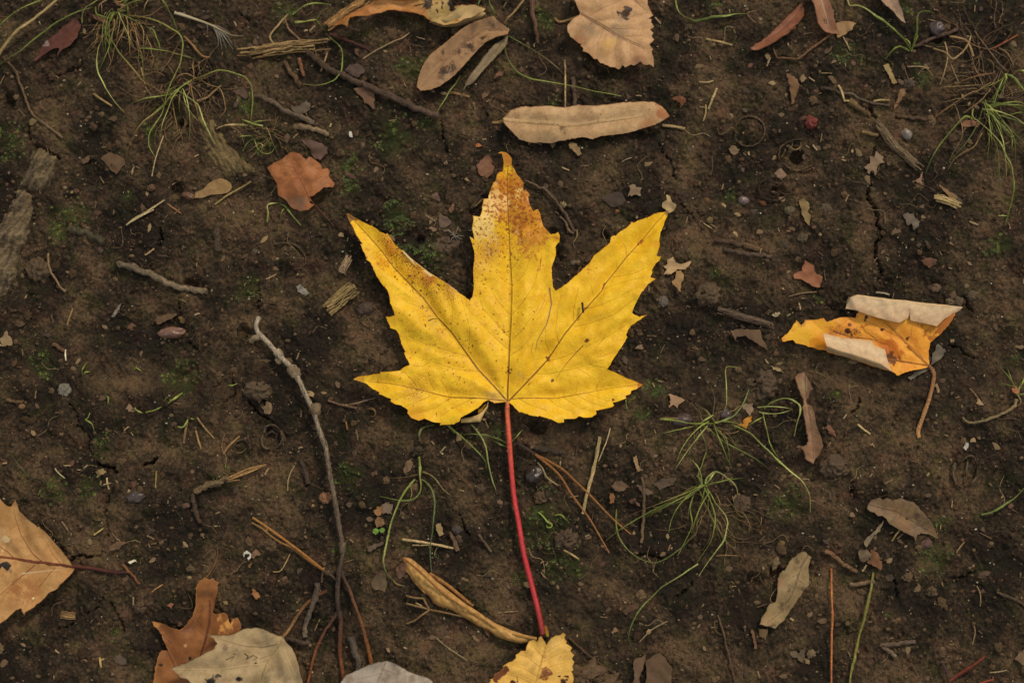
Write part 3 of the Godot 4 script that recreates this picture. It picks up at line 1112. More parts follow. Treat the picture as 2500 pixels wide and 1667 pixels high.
func big_leaves() -> void:
	# the yellow maple leaf in the middle
	var outline := "M 1700,1222 1600,1237 1540,1205 1500,1222 1430,1290 1330,1360 1245,1402 1235,1440 1170,1470 1100,1474 1020,1480 1032,1455 930,1440 855,1405 840,1410 800,1430 720,1400 680,1350 683,1315 620,1270 560,1260 497,1225 507,1200 430,1170 378,1150 385,1130 290,1075 240,1030 150,1003 105,990 150,962 300,937 385,932 395,915 510,912 590,895 640,860 700,838 690,800 645,722 640,700 655,695 610,610 590,520 560,465 490,440 497,425 460,370 448,322 480,330 545,315 535,270 500,190 490,110 460,40 425,0 " \
		+ "K 515,1490 450,1400 410,1310 380,1245 330,1213 345,1210 322,1160 280,1075 275,1050 295,1045 228,955 222,940 180,840 140,770 115,715 135,703 200,745 300,805 375,845 380,840 440,885 480,915 545,945 555,930 590,980 630,1040 690,1095 715,1110 725,1140 800,1200 900,1275 1000,1355 1150,1445 1280,1535 M 1250,95 1310,135 1340,162 1370,110 1378,50 1380,0 " \
		+ "K 1467,1470 1465,1400 1462,1330 1475,1200 1475,1130 1455,1060 1425,960 1440,970 1475,1000 1465,940 1450,880 1465,800 1460,745 1535,762 1555,700 1560,640 1575,567 1625,565 1625,530 1650,460 1675,400 1700,380 1715,320 1745,285 1775,270 1785,200 1780,140 1765,95 1725,92 1760,74 1810,80 " \
		+ "L 100,105 130,150 125,200 160,260 190,310 215,345 250,395 250,480 275,477 315,520 318,540 300,550 320,640 355,700 400,678 430,720 445,800 460,850 500,890 540,940 580,930 620,910 640,960 630,1010 590,1060 600,1130 575,1210 550,1280 555,1400 565,1490 595,1535 700,1470 830,1350 960,1230 1000,1160 1090,1095 1170,1030 1175,975 1210,952 1222,960 1280,905 1365,850 1395,803 1420,815 1450,795 1550,758 1560,762 1640,713 1720,690 1790,670 1785,720 1740,820 1742,840 1715,890 1700,912 1690,1020 1690,1065 1660,1170 1705,1183 1690,1220 1650,1250 1610,1320 1615,1340 1590,1400 1650,1412 1570,1470 1520,1540 " \
		+ "N 1500,70 1455,160 1420,230 1405,288 1480,327 1565,303 1480,362 1390,420 1338,518 1355,545 1310,620 1260,692 1230,740 1185,797 1190,805 1140,885 1240,920 1350,972 1400,985 1450,1000 1530,1040 1470,1075 1400,1105 1390,1140 1335,1162 1342,1187 1265,1222 1200,1235 1212,1267 1170,1290 1100,1302 1018,1320 1028,1357 980,1385 910,1397 840,1380 800,1407 680,1415 677,1450 620,1457 540,1420 415,1380 405,1390 310,1373 230,1340 205,1338 160,1290 110,1240 85,1225"
	var p := pts(outline, 0.004)
	var mid := spot(1237, 900, 0.004)
	var o := thing("maple_leaf", "large five-lobed bright yellow maple leaf with long red stem lying face up", "maple leaf", Vector3(mid.x, gs(mid.x, mid.y), mid.y))
	var dk := "7a5012"
	var veins := [
		["N 85,1225 85,1100 95,900 105,650 115,500 125,300 130,90 L 130,1450 120,1300 105,1000 95,800 85,600 80,400 85,260", 3.4, "6b430f", 0.85, 70], ["M 1735,1220 1600,1070 1440,900 1320,735 1150,500 1000,340 850,130 720,0 K 620,1280 500,1120 330,930 170,750", 3.4, "6b430f", 0.85, 70],
		["N 100,1215 260,1050 510,780 690,510 870,290 1080,60 L 1110,1470 1330,1190 1500,1000 1650,820 1770,690", 3.4, "7a4f12", 0.75, 70], ["N 110,1200 220,1190 600,1185 810,1150 1030,1105 1240,1070 1490,1040", 2.0, "8a5c14", 0.55, 60], ["M 1710,1215 1500,1195 1120,1180 820,1100 500,1035 260,1010", 2.4, "7a5012", 0.65, 60]]
	for s in ["N 515,800 700,750 900,660 1140,550 1340,420", "N 390,935 530,935 800,880 1100,790", "N 780,440 950,410 1200,330 1400,170", "N 920,250 1080,215 1270,130 1460,30", "N 620,620 590,470 620,200 640,120", "N 530,730 480,600 480,470", "N 780,380 780,250 840,0", "N 990,120 960,0", "N 1100,40 1270,-20 1500,-70",
		"L 1385,1125 1560,1140", "L 1340,1170 1330,1080 1300,1040", "L 1200,1390 1400,1370 1550,1300", "L 1510,1000 1660,910", "L 1240,1290 1230,1220", "N 130,580 230,490 380,290 490,90", "N 140,300 250,180 360,0 L 440,1190 440,1100", "N 120,740 220,680 330,560", "L 130,1480 250,1370 330,1200 360,1120", "L 125,1300 250,1150 270,1080", "L 105,950 0,830", "L 110,1000 220,880 300,850", "L 95,700 180,600", "L 125,1470 0,1390", "L 122,1300 20,1200",
		"M 1430,908 1200,890 930,810 720,735", "M 1310,748 1050,680 860,620 700,550", "M 1325,700 1340,480 1290,280 1250,150", "M 1145,490 1160,250 1100,60", "M 1100,470 970,475", "M 930,250 830,235 660,180", "M 1760,690 1640,590 1530,490 1440,390", "M 1755,555 1620,400 1480,260 1440,130", "M 1775,320 1620,150 1540,0", "M 1120,1175 1080,1080 1030,1000", "M 960,1110 900,980 780,940", "M 780,1070 660,930 600,900",
		"M 1120,1190 980,1300 800,1350", "M 960,1150 800,1230 650,1290", "M 820,1110 640,1190 540,1200", "M 1380,1195 1150,1310 1020,1390", "M 1130,1185 1070,1240", "N 1020,1105 1030,1050 1060,1010", "N 800,1145 830,1030", "N 510,1190 600,1270 750,1330", "N 670,1180 850,1300 960,1330", "N 820,1160 980,1250 1100,1280", "N 940,1140 1120,1220 1190,1230", "N 200,1200 330,1270 500,1330", "N 950,840 1120,880", "N 830,880 960,960", "M 920,810 840,860 740,855", "K 500,1120 400,1150", "K 640,1290 660,1100", "K 330,930 250,940"]:
		veins.append([s, 1.25, "a87c16", 0.46, -50])
	veins += [["N 525,30 540,150 545,210 520,330 490,430 430,530 395,600 378,690", 3.6, "8d6a4a", 0.95, 40], ["N 880,640 800,720 720,810 650,900 590,1000", 2.0, "70450f", 0.9], ["N 560,1000 545,1020", 7.0, "6b4515", 0.8], ["N 1030,755 1090,750 1190,705", 1.6, "9a6a1a", 0.7], ["N 475,150 430,270 330,400", 1.5, "9a6a1a", 0.7], ["N 350,620 330,700 360,800", 1.5, "9a6a1a", 0.7], ["N 1105,555 1010,670", 1.6, "9a6a1a", 0.7], ["M 905,380 950,355 1000,358", 2.4, "3a2a10", 1.0, -60], ["M 870,425 878,455", 2.6, "241a0c", 1.0, -60], ["L 435,1200 425,1330", 2.0, "7a4a10", 0.8], ["L 265,1110 265,1210", 1.8, "8a5a14", 0.8], ["M 985,1350 990,1400", 2.2, "8a5a14", 0.8], ["L 1110,1460 1080,1530", 5.0, "8a5512", 0.8], ["N 900,250 930,230", 6.0, "8a5512", 0.8], ["N 510,790 525,740", 7.0, "7a4a12", 0.8]]
	var blots := [["L 130,600", 470, "b06a24", 0.62, 0.74, 0.5], ["L 330,800", 300, "c07a1c", 0.65, 0.68, 0.4], ["L 60,420", 330, "b87a26", 0.6, 0.55, 0.72], ["L 90,150", 190, "a0601c", 0.85, 0.75, 0.72], ["L 230,560", 260, "b8741a", 0.55, 0.6, 0.72], ["K 1690,640", 230, "dcb878", 0.75, 0.72, 0.3], ["K 1540,860", 250, "e6c87c", 0.85, 0.72, 0.3], ["K 1600,1150", 280, "b07830", 0.55, 0.47, 0.72], ["K 1560,1330", 300, "b5842c", 0.45, 0.42, 0.72], ["L 350,1010", 200, "a86a2a", 0.5, 0.5, 0.72],
		["K 620,1080", 230, "b06018", 0.7, 0.55, 0.72], ["K 720,1180", 230, "8a4a14", 0.8, 0.42, 0.72], ["K 900,1330", 280, "8f5216", 0.75, 0.42, 0.72], ["K 1010,1420", 130, "a05c14", 0.85, 0.55, 0.72], ["K 520,960", 150, "b4781e", 0.6, 0.5, 0.72], ["K 150,735", 80, "6b4a30", 0.9, 0.85, 0.72], ["M 950,120", 330, "9a6a1c", 0.6, 0.38, 0.72], ["M 1150,60", 220, "8f5a16", 0.7, 0.4, 0.72], ["M 1000,560", 260, "b0822a", 0.55, 0.38, 0.72], ["M 780,1100", 300, "8f6416", 0.6, 0.38, 0.72], ["M 140,985", 130, "a8782c", 0.7, 0.75, 0.72],
		["M 1600,1190", 170, "c09a5c", 0.7, 0.6, 0.72], ["M 1560,940", 190, "b08028", 0.4, 0.4, 0.72], ["M 760,1380", 130, "c88a18", 0.6, 0.5, 0.72], ["N 1505,1042", 55, "8a3f12", 0.9, 0.9, 0.72], ["N 1420,1020", 130, "d89a1e", 0.5, 0.6, 0.72], ["L 1770,690", 60, "7a5a3a", 0.9, 0.8, 0.72], ["L 1650,1050", 90, "d08a1c", 0.55, 0.6, 0.72], ["N 1540,310", 45, "a86a2c", 0.9, 0.8, 0.72], ["N 1200,1210", 22, "6a2f10", 1.0, 0.9, 0.72], ["N 915,598", 20, "6a3a10", 1.0, 0.9, 0.72], ["L 1500,1005", 26, "9a5a1c", 0.9, 0.8, 0.72], ["M 960,410", 70, "b8a050", 0.6, 0.5, 0.72], ["M 905,680", 50, "b8a868", 0.6, 0.5, 0.72], ["L 60,1050", 300, "a8702a", 0.4, 0.4, 0.72]]
	var poly := PackedVector2Array()
	for q in densify(p, 0.0008): poly.append(q + Vector2(n_any.get_noise_2d(q.x * 1500.0, q.y * 1500.0), n_any.get_noise_2d(q.y * 1500.0, q.x * 1500.0 + 60.0)) * 0.00022)
	var skin := leaf_skin(poly, 1400, ["deaf1e", "e6bb26", "d6a322"], veins, blots, [["L 150,640", 330, 1200, "8f4e1a", 6.7], ["L 330,800", 220, 400, "9a5618", 5.9], ["L 80,380", 260, 560, "96581c", 5.9], ["L 60,900", 420, 400, "84501a", 5.2], ["K 1650,700", 230, 280, "a0682c", 5.9], ["K 1600,1050", 330, 336, "8a5a20", 4.4], ["K 1600,1350", 300, 264, "80501a", 3.7], ["K 620,1080", 200, 135, "74400f", 4.4], ["K 760,1230", 260, 197, "683a10", 4.4], ["K 960,1400", 240, 218, "6b3c10", 4.8], ["M 900,200", 420, 218, "74450f", 3.7], ["M 1150,420", 420, 171, "74450f", 3.7], ["M 1500,450", 330, 83, "74450f", 3.7], ["M 1000,900", 480, 171, "7a4c14", 3.3], ["M 950,1120", 480, 218, "74450f", 3.0], ["M 400,1000", 260, 62, "7a4c14", 3.0], ["M 1450,1000", 350, 88, "7a4c14", 3.3], ["N 120,300", 300, 72, "74450f", 3.7], ["N 250,700", 300, 31, "7a4c14", 3.7], ["N 900,500", 620, 31, "7a4c14", 3.3], ["L 1200,1200", 500, 36, "7a4c14", 3.3], ["M 1740,500", 60, 31, "5a320c", 4.4], ["M 1750,900", 40, 31, "5a320c", 4.4], ["N 90,900", 40, 31, "5a320c", 4.4], ["N 300,1000", 60, 20, "5a320c", 4.4], ["N 500,780", 40, 15, "5a320c", 5.2]], "d08e18", 0.5, 0.09, 5, 5.0)
	var axes := [pts("N 85,1225 L 85,260", 0.004), pts("M 1735,1220 K 170,750", 0.004), pts("N 100,1215 L 1770,690", 0.004), pts("N 110,1200 1500,1040", 0.004), pts("M 1710,1215 200,1000", 0.004)]
	var lift := func(x: float, z: float) -> float:
		var d := 1.0
		for ax in axes:
			var q: Vector2 = Geometry2D.get_closest_point_to_segment(Vector2(x, z), ax[0], ax[1])
			d = minf(d, q.distance_to(Vector2(x, z)))
		var y := 4.0 + 2.8 * n_any.get_noise_2d(x * 26.0 + 7.0, z * 26.0) + 0.6 * n_any.get_noise_2d(x * 80.0, z * 80.0 + 9.0)
		return (y + 2.4 * sin(clampf(d / 0.016, 0.0, 1.0) * 2.6) + 0.25 * sin(d * 900.0 + x * 300.0)) * 0.001
	lift = quilted(lift, veins, 1.1)
	mk("blade", sheet(poly, 0.0012, 0.0003, lift, 0.25, skin[1], null), skin[0], o)
	var mean := 0.0
	var rim := densify(poly, 0.0013)
	for q in rim: mean += gs(q.x, q.y)
	mean /= rim.size()
	for k in 5:
		var q := pts(veins[k][0], 0.004)
		var line := []
		for a in q: line.append(Vector3(a.x, 0, a.y))
		line = smooth_line(line, 0.0012)
		for i in line.size():
			var c: Vector3 = line[i]
			line[i].y = maxf(lerpf(mean, gs(c.x, c.z), 0.25) + lift.call(c.x, c.z), gy(c.x, c.z) + 0.00045) - 0.00005
		mk("vein", tube(line, [0.00026, 0.00027, 0.00026, 0.00016, 0.0002][k], 0.00005, 0.7, 7, 0.5, [lin("8a6420"), lin("ad8622"), lin("c8a026")], 0.9), mats.bark, o)
	# the stem, red, thicker at its foot
	var sp := pts("N 85,1228 80,1290 H 1030,0 1040,150 1055,350 1070,500 1095,640 1125,820 1165,980 1200,1120 1222,1220 1236,1290", 0.004)
	var stem := []
	for i in sp.size():
		var t := i / (sp.size() - 1.0)
		var base := gs(sp[i].x, sp[i].y)
		var y := maxf(lerpf(mean, base, 0.25) + lift.call(sp[i].x, sp[i].y) - 0.0003, base + 0.002) if i == 0 else base + 0.0042 - 0.0012 * t
		stem.append(Vector3(sp[i].x, y, sp[i].y))
	stem = smooth_line(stem, 0.0012)
	mk("stem", tube(stem, 0.00096, 0.00112, 0.95, 14, 0.06, [lin("c4683e"), lin("cc523e"), lin("c43c3a"), lin("bb2f36"), lin("b52c36"), lin("a92a2f"), lin("862822")], 0.5), mats.nut, o)
	for s in [["H 1226,1235 1222,1275 1230,1300", 12, "7c2420", "6a2a1c"], ["H 1243,1240 1255,1275 1262,1300", 12, "8a4a1c", "a08a28"]]:
		mk("stem_foot", tube(line3(s[0], s[1], 2.6, 0.0, 1.8), mm(s[1]), mm(s[1] * 0.8), 0.9, 8, 0.2, [lin(s[2]), lin(s[3])], 0.2), mats.bark, o)
	# pale undersides where the rim turns over
	mk("curled_edge", roll("K 715,1108 800,1195 900,1272 1000,1352 1150,1442 1290,1538", "K 722,1140 820,1250 930,1345 1010,1432 1130,1500 1300,1558", 1.8, 6.4, 0.00025, [lin("cfae74"), lin("dcc190"), lin("c8a870")], 50, 0.7), mats.leaf, o)
	mk("curled_edge", roll("M 1245,1447 1330,1447 1390,1440 1450,1440 1490,1350 1530,1285 1540,1225", "M 1245,1405 1340,1390 1390,1375 1425,1362 1470,1325 1515,1270 1530,1212", 2.5, 1.8, 0.00025, [lin("b4935c"), lin("cdaf78"), lin("c09c60")], 40, 0.7), mats.leaf, o)
	mk("curled_edge", roll("M 1425,1300 1455,1290 1500,1255", "M 1425,1345 1465,1320 1515,1240", 1.2, 0.8, 0.00025, [lin("a8801c"), lin("b88a24")], 20, 0.7), mats.leaf, o)

	# the folded orange leaf
	var f := "F 583,745 640,690 685,622 700,640 715,655 735,640 740,618 800,618 870,608 890,630 915,625 990,597 1060,600 1090,604 1095,580 1110,560 1200,530 1400,520 1600,530 1745,560 1755,595 1720,650 1660,720 1600,775 1592,830 1595,880 1600,930 1560,950 1450,970 1365,1003 1350,985 1330,975 1250,955 1100,900 960,860 870,825 800,808 720,785 680,775 660,755 590,768"
	var fl := leaf("folded_leaf", "orange yellow leaf with both edges rolled over showing cream undersides", "leaf", f, 620, ["d6932e", "d2882a", "dfa23a"],
		[["F 1590,935 1500,850 1400,740 1240,590", 3.0, "8a5a20", 0.6, 50], ["F 1590,935 1400,900 1200,870 1050,800", 3.0, "8a5018", 0.6, 50], ["F 1590,930 1590,800 1590,650", 2.4, "8a5a20", 0.4, 30], ["F 1400,745 1300,700 1200,650 1100,610", 2.0, "7a4a1a", 0.6, 30], ["F 1230,760 1150,700 1100,630", 2.2, "6a3c14", 0.7, 30], ["F 930,700 1050,740 1180,750 1260,780 1310,790 1310,850", 2.4, "5a2c10", 0.9, -40], ["F 1455,750 1460,640", 1.6, "8a5a24", 0.6, 20], ["F 790,620 850,680 920,720", 1.6, "a06a20", 0.6, 20], ["F 1540,880 1500,830 1450,790", 2.2, "8a5a20", 0.5, 30]],
		[["F 680,700", 170, "dcaa2e", 0.9, 0.9], ["F 780,700", 170, "d8a42c", 0.7, 0.7], ["F 850,800", 120, "c47a14", 0.8, 0.7], ["F 720,640", 50, "8a4a1a", 0.8, 0.6], ["F 950,700", 130, "6a3214", 0.75, 0.4], ["F 1060,720", 110, "5a2a10", 0.8, 0.42], ["F 1300,800", 110, "b05c14", 0.8, 0.7], ["F 1700,640", 130, "8a4a1c", 0.7, 0.75], ["F 1320,885", 40, "4a2410", 0.8, 0.7], ["F 1430,750", 22, "3a2010", 0.9, 0.9], ["F 1150,605", 16, "3a1a0c", 1.0, 1.0], ["F 1260,690", 14, "3a1a0c", 1.0, 1.0], ["F 1035,655", 26, "5a2a10", 0.9, 0.8], ["F 1020,695", 24, "2a140a", 0.9, 0.8]],
		[260, "6a3a14", 2.6], wavy(2.0, 1.4, 40.0, "F 1590,935 700,680", 0.45), [["stem", "F 1590,930 1612,950 1625,1000 1600,1120 1575,1200 1545,1300 1522,1375 1527,1425", 13, 15, "805a40", "b98a5c", false], ["vein", "F 1595,930 1500,850 1400,740 1240,590", 7, 3, "a8702c", "a8702c", true], ["vein", "F 1595,930 1400,903 1200,860 1050,800", 7, 3, "a06424", "a06424", true]], "b87828", 11, 0.05, 0.0012)
	for r in [["rolled_edge", "F 1018,520 1030,475 1080,452 1200,470 1400,492 1600,515 1720,528 1805,538", "F 1015,545 1075,560 1110,575 1200,605 1370,648 1430,615 1440,590 1450,630 1630,670 1680,620 1705,605 1790,560", 4.4, 4.6, ["c9a880", "dcc09c", "d4b492", "caa884"]], ["rolled_edge", "F 870,830 960,862 1100,905 1230,950 1330,978", "F 850,720 1000,755 1180,770 1200,805 1270,830 1290,890 1330,975", 4.4, 3.6, ["b89a74", "d2b290", "dcc09e", "ceae88"]], ["rolled_edge", "F 783,712 860,735 870,770", "F 800,705 860,712 862,745", 0.8, 2.4, ["d6bf96", "d6bf96"]]]:
		var cs := []
		for c in r[5]: cs.append(lin(c))
		mk(r[0], roll(r[1], r[2], r[3], r[4], 0.0003, cs, 110, 0.87, 0.1), mats.leaf, fl)
	chip("leaf_scrap", "grey scrap of dead leaf poking out behind the folded orange leaf's stem joint", "leaf scrap", "F 1600,925 1610,850 1640,785 1690,825 1685,865 1650,900", "5f564c", "746a5c")
	chip("leaf_scrap", "grey strip of dead leaf under the folded orange leaf's lower corner", "leaf scrap", "F 1440,1015 1500,970 1575,945 1590,955 1500,1010 1462,1030", "6a6458", "575046")

	# tan and brown leaves round about
	leaf("oblong_leaf", "long tan oblong leaf with pale midrib lying above the yellow leaf's tip", "leaf", "B 1120,757 1165,710 1230,685 1260,683 1300,690 1400,685 1450,688 1500,692 1600,672 1620,680 1700,682 1800,668 1900,658 2000,654 2080,660 2130,685 2170,735 2178,750 2130,785 2040,815 1930,845 1820,860 1740,870 1690,888 1640,875 1590,878 1500,890 1430,902 1300,902 1220,885 1160,830 1120,780", 512, ["ae8c64", "b8986f", "9d7c58"],
		[["B 1120,768 1300,785 1480,800 1600,800 1800,775 2000,750", 6, "b89a72", 0.9, 70], ["B 1300,785 1200,840", 1.6, "8a6a48", 0.6, 40], ["B 1440,795 1400,870", 1.6, "8a6a48", 0.6, 40], ["B 1580,800 1640,700", 1.6, "b8986e", 0.6, 40], ["B 1600,800 1680,870", 1.6, "b8986e", 0.7, 40], ["B 1700,785 1780,700", 1.6, "b8986e", 0.6, 40], ["B 1740,780 1800,850", 1.6, "b8986e", 0.6, 40], ["B 1850,765 1930,690", 1.6, "b8986e", 0.6, 40], ["B 1880,765 1960,830", 1.6, "8a6a48", 0.5, 40], ["B 1400,795 1370,700", 1.4, "8a6a48", 0.5, 40], ["B 1840,700 1960,720", 1.2, "8a6a48", 0.5, 30]],
		[["B 1500,830", 60, "4a3420", 0.7, 0.5], ["B 1200,740", 110, "7a5c42", 0.5, 0.5], ["B 2150,745", 70, "8a4a24", 0.6, 0.8], ["B 2060,830", 110, "8f5a34", 0.5, 0.6], ["B 1650,730", 130, "8a6c50", 0.4, 0.5]], [240, "5a4028", 1.6], wavy(5.2, 1.4, 45.0, "B 1120,768 2100,745", -3.2), [["stem", "B 1130,768 1090,764 1050,763", 12, 9, "a48458", "8f6f48", false], ["midrib", "B 1125,768 1300,785 1480,800 1600,800 1800,775 2000,750", 9, 2, "b4966a", "a88660", true]], "7d5234", 21)
	leaf("oblong_leaf", "tan tongue-shaped leaf with black specks beside the rolled orange leaf", "leaf", "B 570,530 590,470 620,410 670,350 760,280 830,220 900,170 960,140 1000,130 1060,112 1075,130 1100,150 1158,185 1150,225 1080,240 1000,280 930,350 860,430 790,500 720,555 650,578 590,575 572,555", 420, ["917150", "9d7c5b", "836347"],
		[["B 1150,190 1000,190 850,290 700,440 590,560", 2.5, "7a5a42", 0.5, 40], ["B 900,250 820,390", 1.2, "7a5a42", 0.5, 25], ["B 760,370 700,530", 1.2, "7a5a42", 0.5, 25]],
		[["B 900,310", 120, "2c2018", 0.85, 0.45], ["B 980,255", 90, "30241a", 0.8, 0.42], ["B 760,465", 70, "2c2018", 0.9, 0.5], ["B 840,330", 90, "3a2a1e", 0.8, 0.4], ["B 740,360", 100, "3a2a1e", 0.7, 0.35], ["B 1060,170", 100, "4a382a", 0.5, 0.4], ["B 740,530", 90, "3a2a1e", 0.6, 0.4]], [340, "2c2018", 1.8], wavy(2.8, 1.4, 45.0, "B 1100,170 600,540", 3.0), [["midrib", "B 1150,195 1000,195 850,295 700,445 600,550", 5, 2, "86664a", "86664a", true]], "a8784a", 22)
	leaf("willow_leaf", "narrow grey-tan folded leaf tucked under the black-specked tongue-shaped leaf", "leaf", "B 862,570 880,520 930,440 990,360 1050,290 1100,255 1152,215 1150,260 1132,300 1080,345 1000,430 960,480 930,520 880,540 870,560", 256, ["7d6c54", "877659", "6a5a46"],
		[["B 1140,240 1000,400 880,540", 2.5, "6a5a44", 0.7, 50]], [["B 900,520", 60, "5a4a3a", 0.5, 0.6]], [40, "40342a", 1.4], wavy(2.0, 0.6, 50.0, "B 1140,240 870,560", 1.5), [["midrib", "B 1140,245 1000,400 880,540", 5, 3, "8a785c", "7a6a50", true]], "5a4a38", 23)
	leaf("birch_leaf", "broad tan serrated leaf with a dark spot at the top of the scene", "leaf", "B 1550,-60 1560,0 1590,60 1612,100 1570,130 1530,175 1525,205 1545,245 1590,270 1617,285 1610,300 1630,325 1625,335 1660,350 1700,378 1720,375 1740,405 1770,412 1800,430 1830,430 1860,442 1880,425 1895,436 1910,430 1935,418 1955,424 1990,405 2010,420 2050,420 2080,437 2076,390 2062,350 2070,330 2050,300 2080,262 2065,240 2075,225 2055,195 2082,180 2060,150 2062,130 2045,120 2078,100 2060,70 2040,40 2035,0 2030,-60", 512, ["b28b63", "bd976e", "a47d57"],
		[["B 1612,100 1700,150 1800,210 1950,290 2020,330", 3, "7a5a3e", 0.7, 60], ["B 1700,150 1900,130 2040,90", 1.6, "8f6d4c", 0.6, 35], ["B 1780,200 1950,200 2060,190", 1.6, "8f6d4c", 0.6, 35], ["B 1860,245 2000,250 2060,260", 1.6, "8f6d4c", 0.6, 35], ["B 1690,145 1640,220 1600,270", 1.6, "8f6d4c", 0.6, 35], ["B 1760,190 1720,300 1720,360", 1.6, "8f6d4c", 0.6, 35], ["B 1850,240 1830,340 1850,430", 1.6, "8f6d4c", 0.6, 35], ["B 1930,280 1930,370 1940,415", 1.6, "8f6d4c", 0.6, 35], ["B 1660,120 1780,60 1900,0", 1.6, "8f6d4c", 0.6, 35], ["B 1950,0 2000,60 2035,90", 2, "6a4a34", 0.7]],
		[["B 1900,100", 34, "3c2a1e", 1.0, 0.95], ["B 1885,115", 24, "3c2a1e", 1.0, 0.9], ["B 1780,300", 70, "c09a4c", 0.5, 0.7], ["B 1650,220", 120, "8a7a64", 0.5, 0.5], ["B 1850,200", 140, "8a7a64", 0.45, 0.5], ["B 1990,430", 90, "94664a", 0.6, 0.6], ["B 1600,260", 60, "8a5c3e", 0.5, 0.6]], [200, "5a4028", 1.6], wavy(5.5, 2.0, 45.0, "B 1612,100 2020,330", -0.9), [["stem", "B 1625,103 1560,105 1500,122 1470,118 1450,95", 9, 7, "a8855a", "9a784e", false], ["midrib", "B 1615,100 1700,150 1800,210 1950,290 2020,330", 6, 2, "86654a", "9a7654", true]], "8a5c3c", 24)
	leaf("oak_leaf", "light orange-brown oak leaf with purple midrib cut by the frame's side edge", "leaf", "G -150,200 -60,180 0,265 40,330 70,355 92,367 110,345 132,312 150,390 200,440 275,505 285,500 340,560 400,640 440,680 480,730 517,790 490,830 460,860 390,930 340,955 300,1000 190,1087 183,1105 160,1058 120,1070 60,1130 0,1172 -60,1190 -150,1150", 512, ["a87d4c", "b08856", "9a7042"],
		[["G 300,740 240,690 200,630 150,540 130,450 125,380", 2.4, "6f4428", 0.75, 60], ["G 430,755 370,690 310,570", 1.8, "7a4e2e", 0.7, 50], ["G 100,712 60,670 0,630 -60,600", 2.4, "6f4428", 0.75, 60], ["G 245,762 130,860 60,930 -60,1040", 2.4, "6f4428", 0.75, 60], ["G 390,780 290,890 210,1010", 2, "7a4e2e", 0.7, 50], ["G 180,1010 170,1060", 1.6, "7a4e2e", 0.6, 40], ["G 200,600 280,560", 1.2, "8a5a34", 0.5, 30], ["G 160,820 330,800 480,790", 2.6, "c8b89a", 0.55]],
		[["G 60,590", 44, "c8c094", 0.9, 0.75], ["G 30,570", 90, "c8a070", 0.5, 0.6], ["G 130,910", 150, "7a4a24", 0.55, 0.5], ["G 200,980", 120, "8a5830", 0.5, 0.5], ["G 60,420", 90, "8f6a3c", 0.5, 0.6], ["G 70,775", 34, "140e0a", 1.0, 0.8], ["G 62,770", 26, "140e0a", 1.0, 1.0], ["G 240,990", 10, "d0c0a0", 0.9, 1.0]], [150, "6a4426", 1.8], wavy(3.0, 2.0, 40.0, "G 517,770 -60,700", 0.55), [["midrib", "G 515,772 350,755 150,728 -60,700", 10, 8, "643426", "74402c", true], ["stem", "G 510,771 560,777 650,792 780,813 860,812 905,806", 11, 13, "5a3028", "3a2724", false]], "8a5a34", 25)
	leaf("oak_leaf", "rusty orange lobed oak leaf partly covered by a pale grey-brown leaf", "leaf", "G 1040,1148 1065,1150 1130,1165 1180,1190 1235,1205 1260,1190 1290,1150 1320,1110 1335,1060 1345,1000 1350,920 1372,868 1410,850 1440,862 1465,853 1480,870 1505,880 1490,900 1495,930 1480,985 1465,1040 1458,1090 1475,1100 1540,1085 1560,1100 1575,1145 1590,1160 1600,1130 1630,1120 1650,1150 1655,1190 1620,1250 1510,1280 1480,1400 1400,1500 1400,1640 1050,1640 1060,1540 1072,1460 1085,1420 1100,1360 1115,1345 1150,1345 1130,1290 1110,1240 1080,1200 1055,1180", 512, ["784a25", "84552d", "6a401f"],
		[["G 1440,1000 1440,1120 1420,1240 1370,1400", 3.4, "5c3420", 0.8, 60], ["G 1150,1330 1200,1440 1270,1568", 3.4, "5c3420", 0.8, 60], ["G 1430,1180 1500,1110 1550,1100", 1.8, "6a4024", 0.7, 40], ["G 1420,1240 1330,1180 1300,1180", 1.8, "6a4024", 0.7, 40], ["G 1060,1170 1120,1230 1190,1290", 1.6, "6a4024", 0.6, 40], ["G 1300,1180 1350,1100 1380,1000", 1.6, "6a4024", 0.5, 40], ["G 1090,1440 1070,1568", 1.6, "b08048", 0.7, 30]],
		[["G 1420,960", 60, "6a4a34", 0.7, 0.5], ["G 1300,1180", 70, "5a3420", 0.6, 0.5], ["G 1580,1160", 50, "c8924a", 0.7, 0.8], ["G 1460,1320", 70, "6a3c1c", 0.5, 0.6], ["G 1315,1395", 18, "140d08", 1.0, 1.0], ["G 1120,1440", 16, "2a1a10", 0.9, 1.0], ["G 1280,1310", 20, "c09a6a", 0.7, 0.6], ["G 1075,1165", 40, "c08a48", 0.6, 0.7]], [220, "4a2c16", 2.0], wavy(3.2, 2.4, 50.0), [["midrib", "G 1440,1010 1440,1120 1420,1240 1370,1400", 6, 5, "6a3c24", "4f2e20", true], ["stalk", "G 1412,852 1422,820 1440,790 1475,690 1470,630", 6, 3, "7a5a3a", "6a5036", false]], "b07a3c", 26)
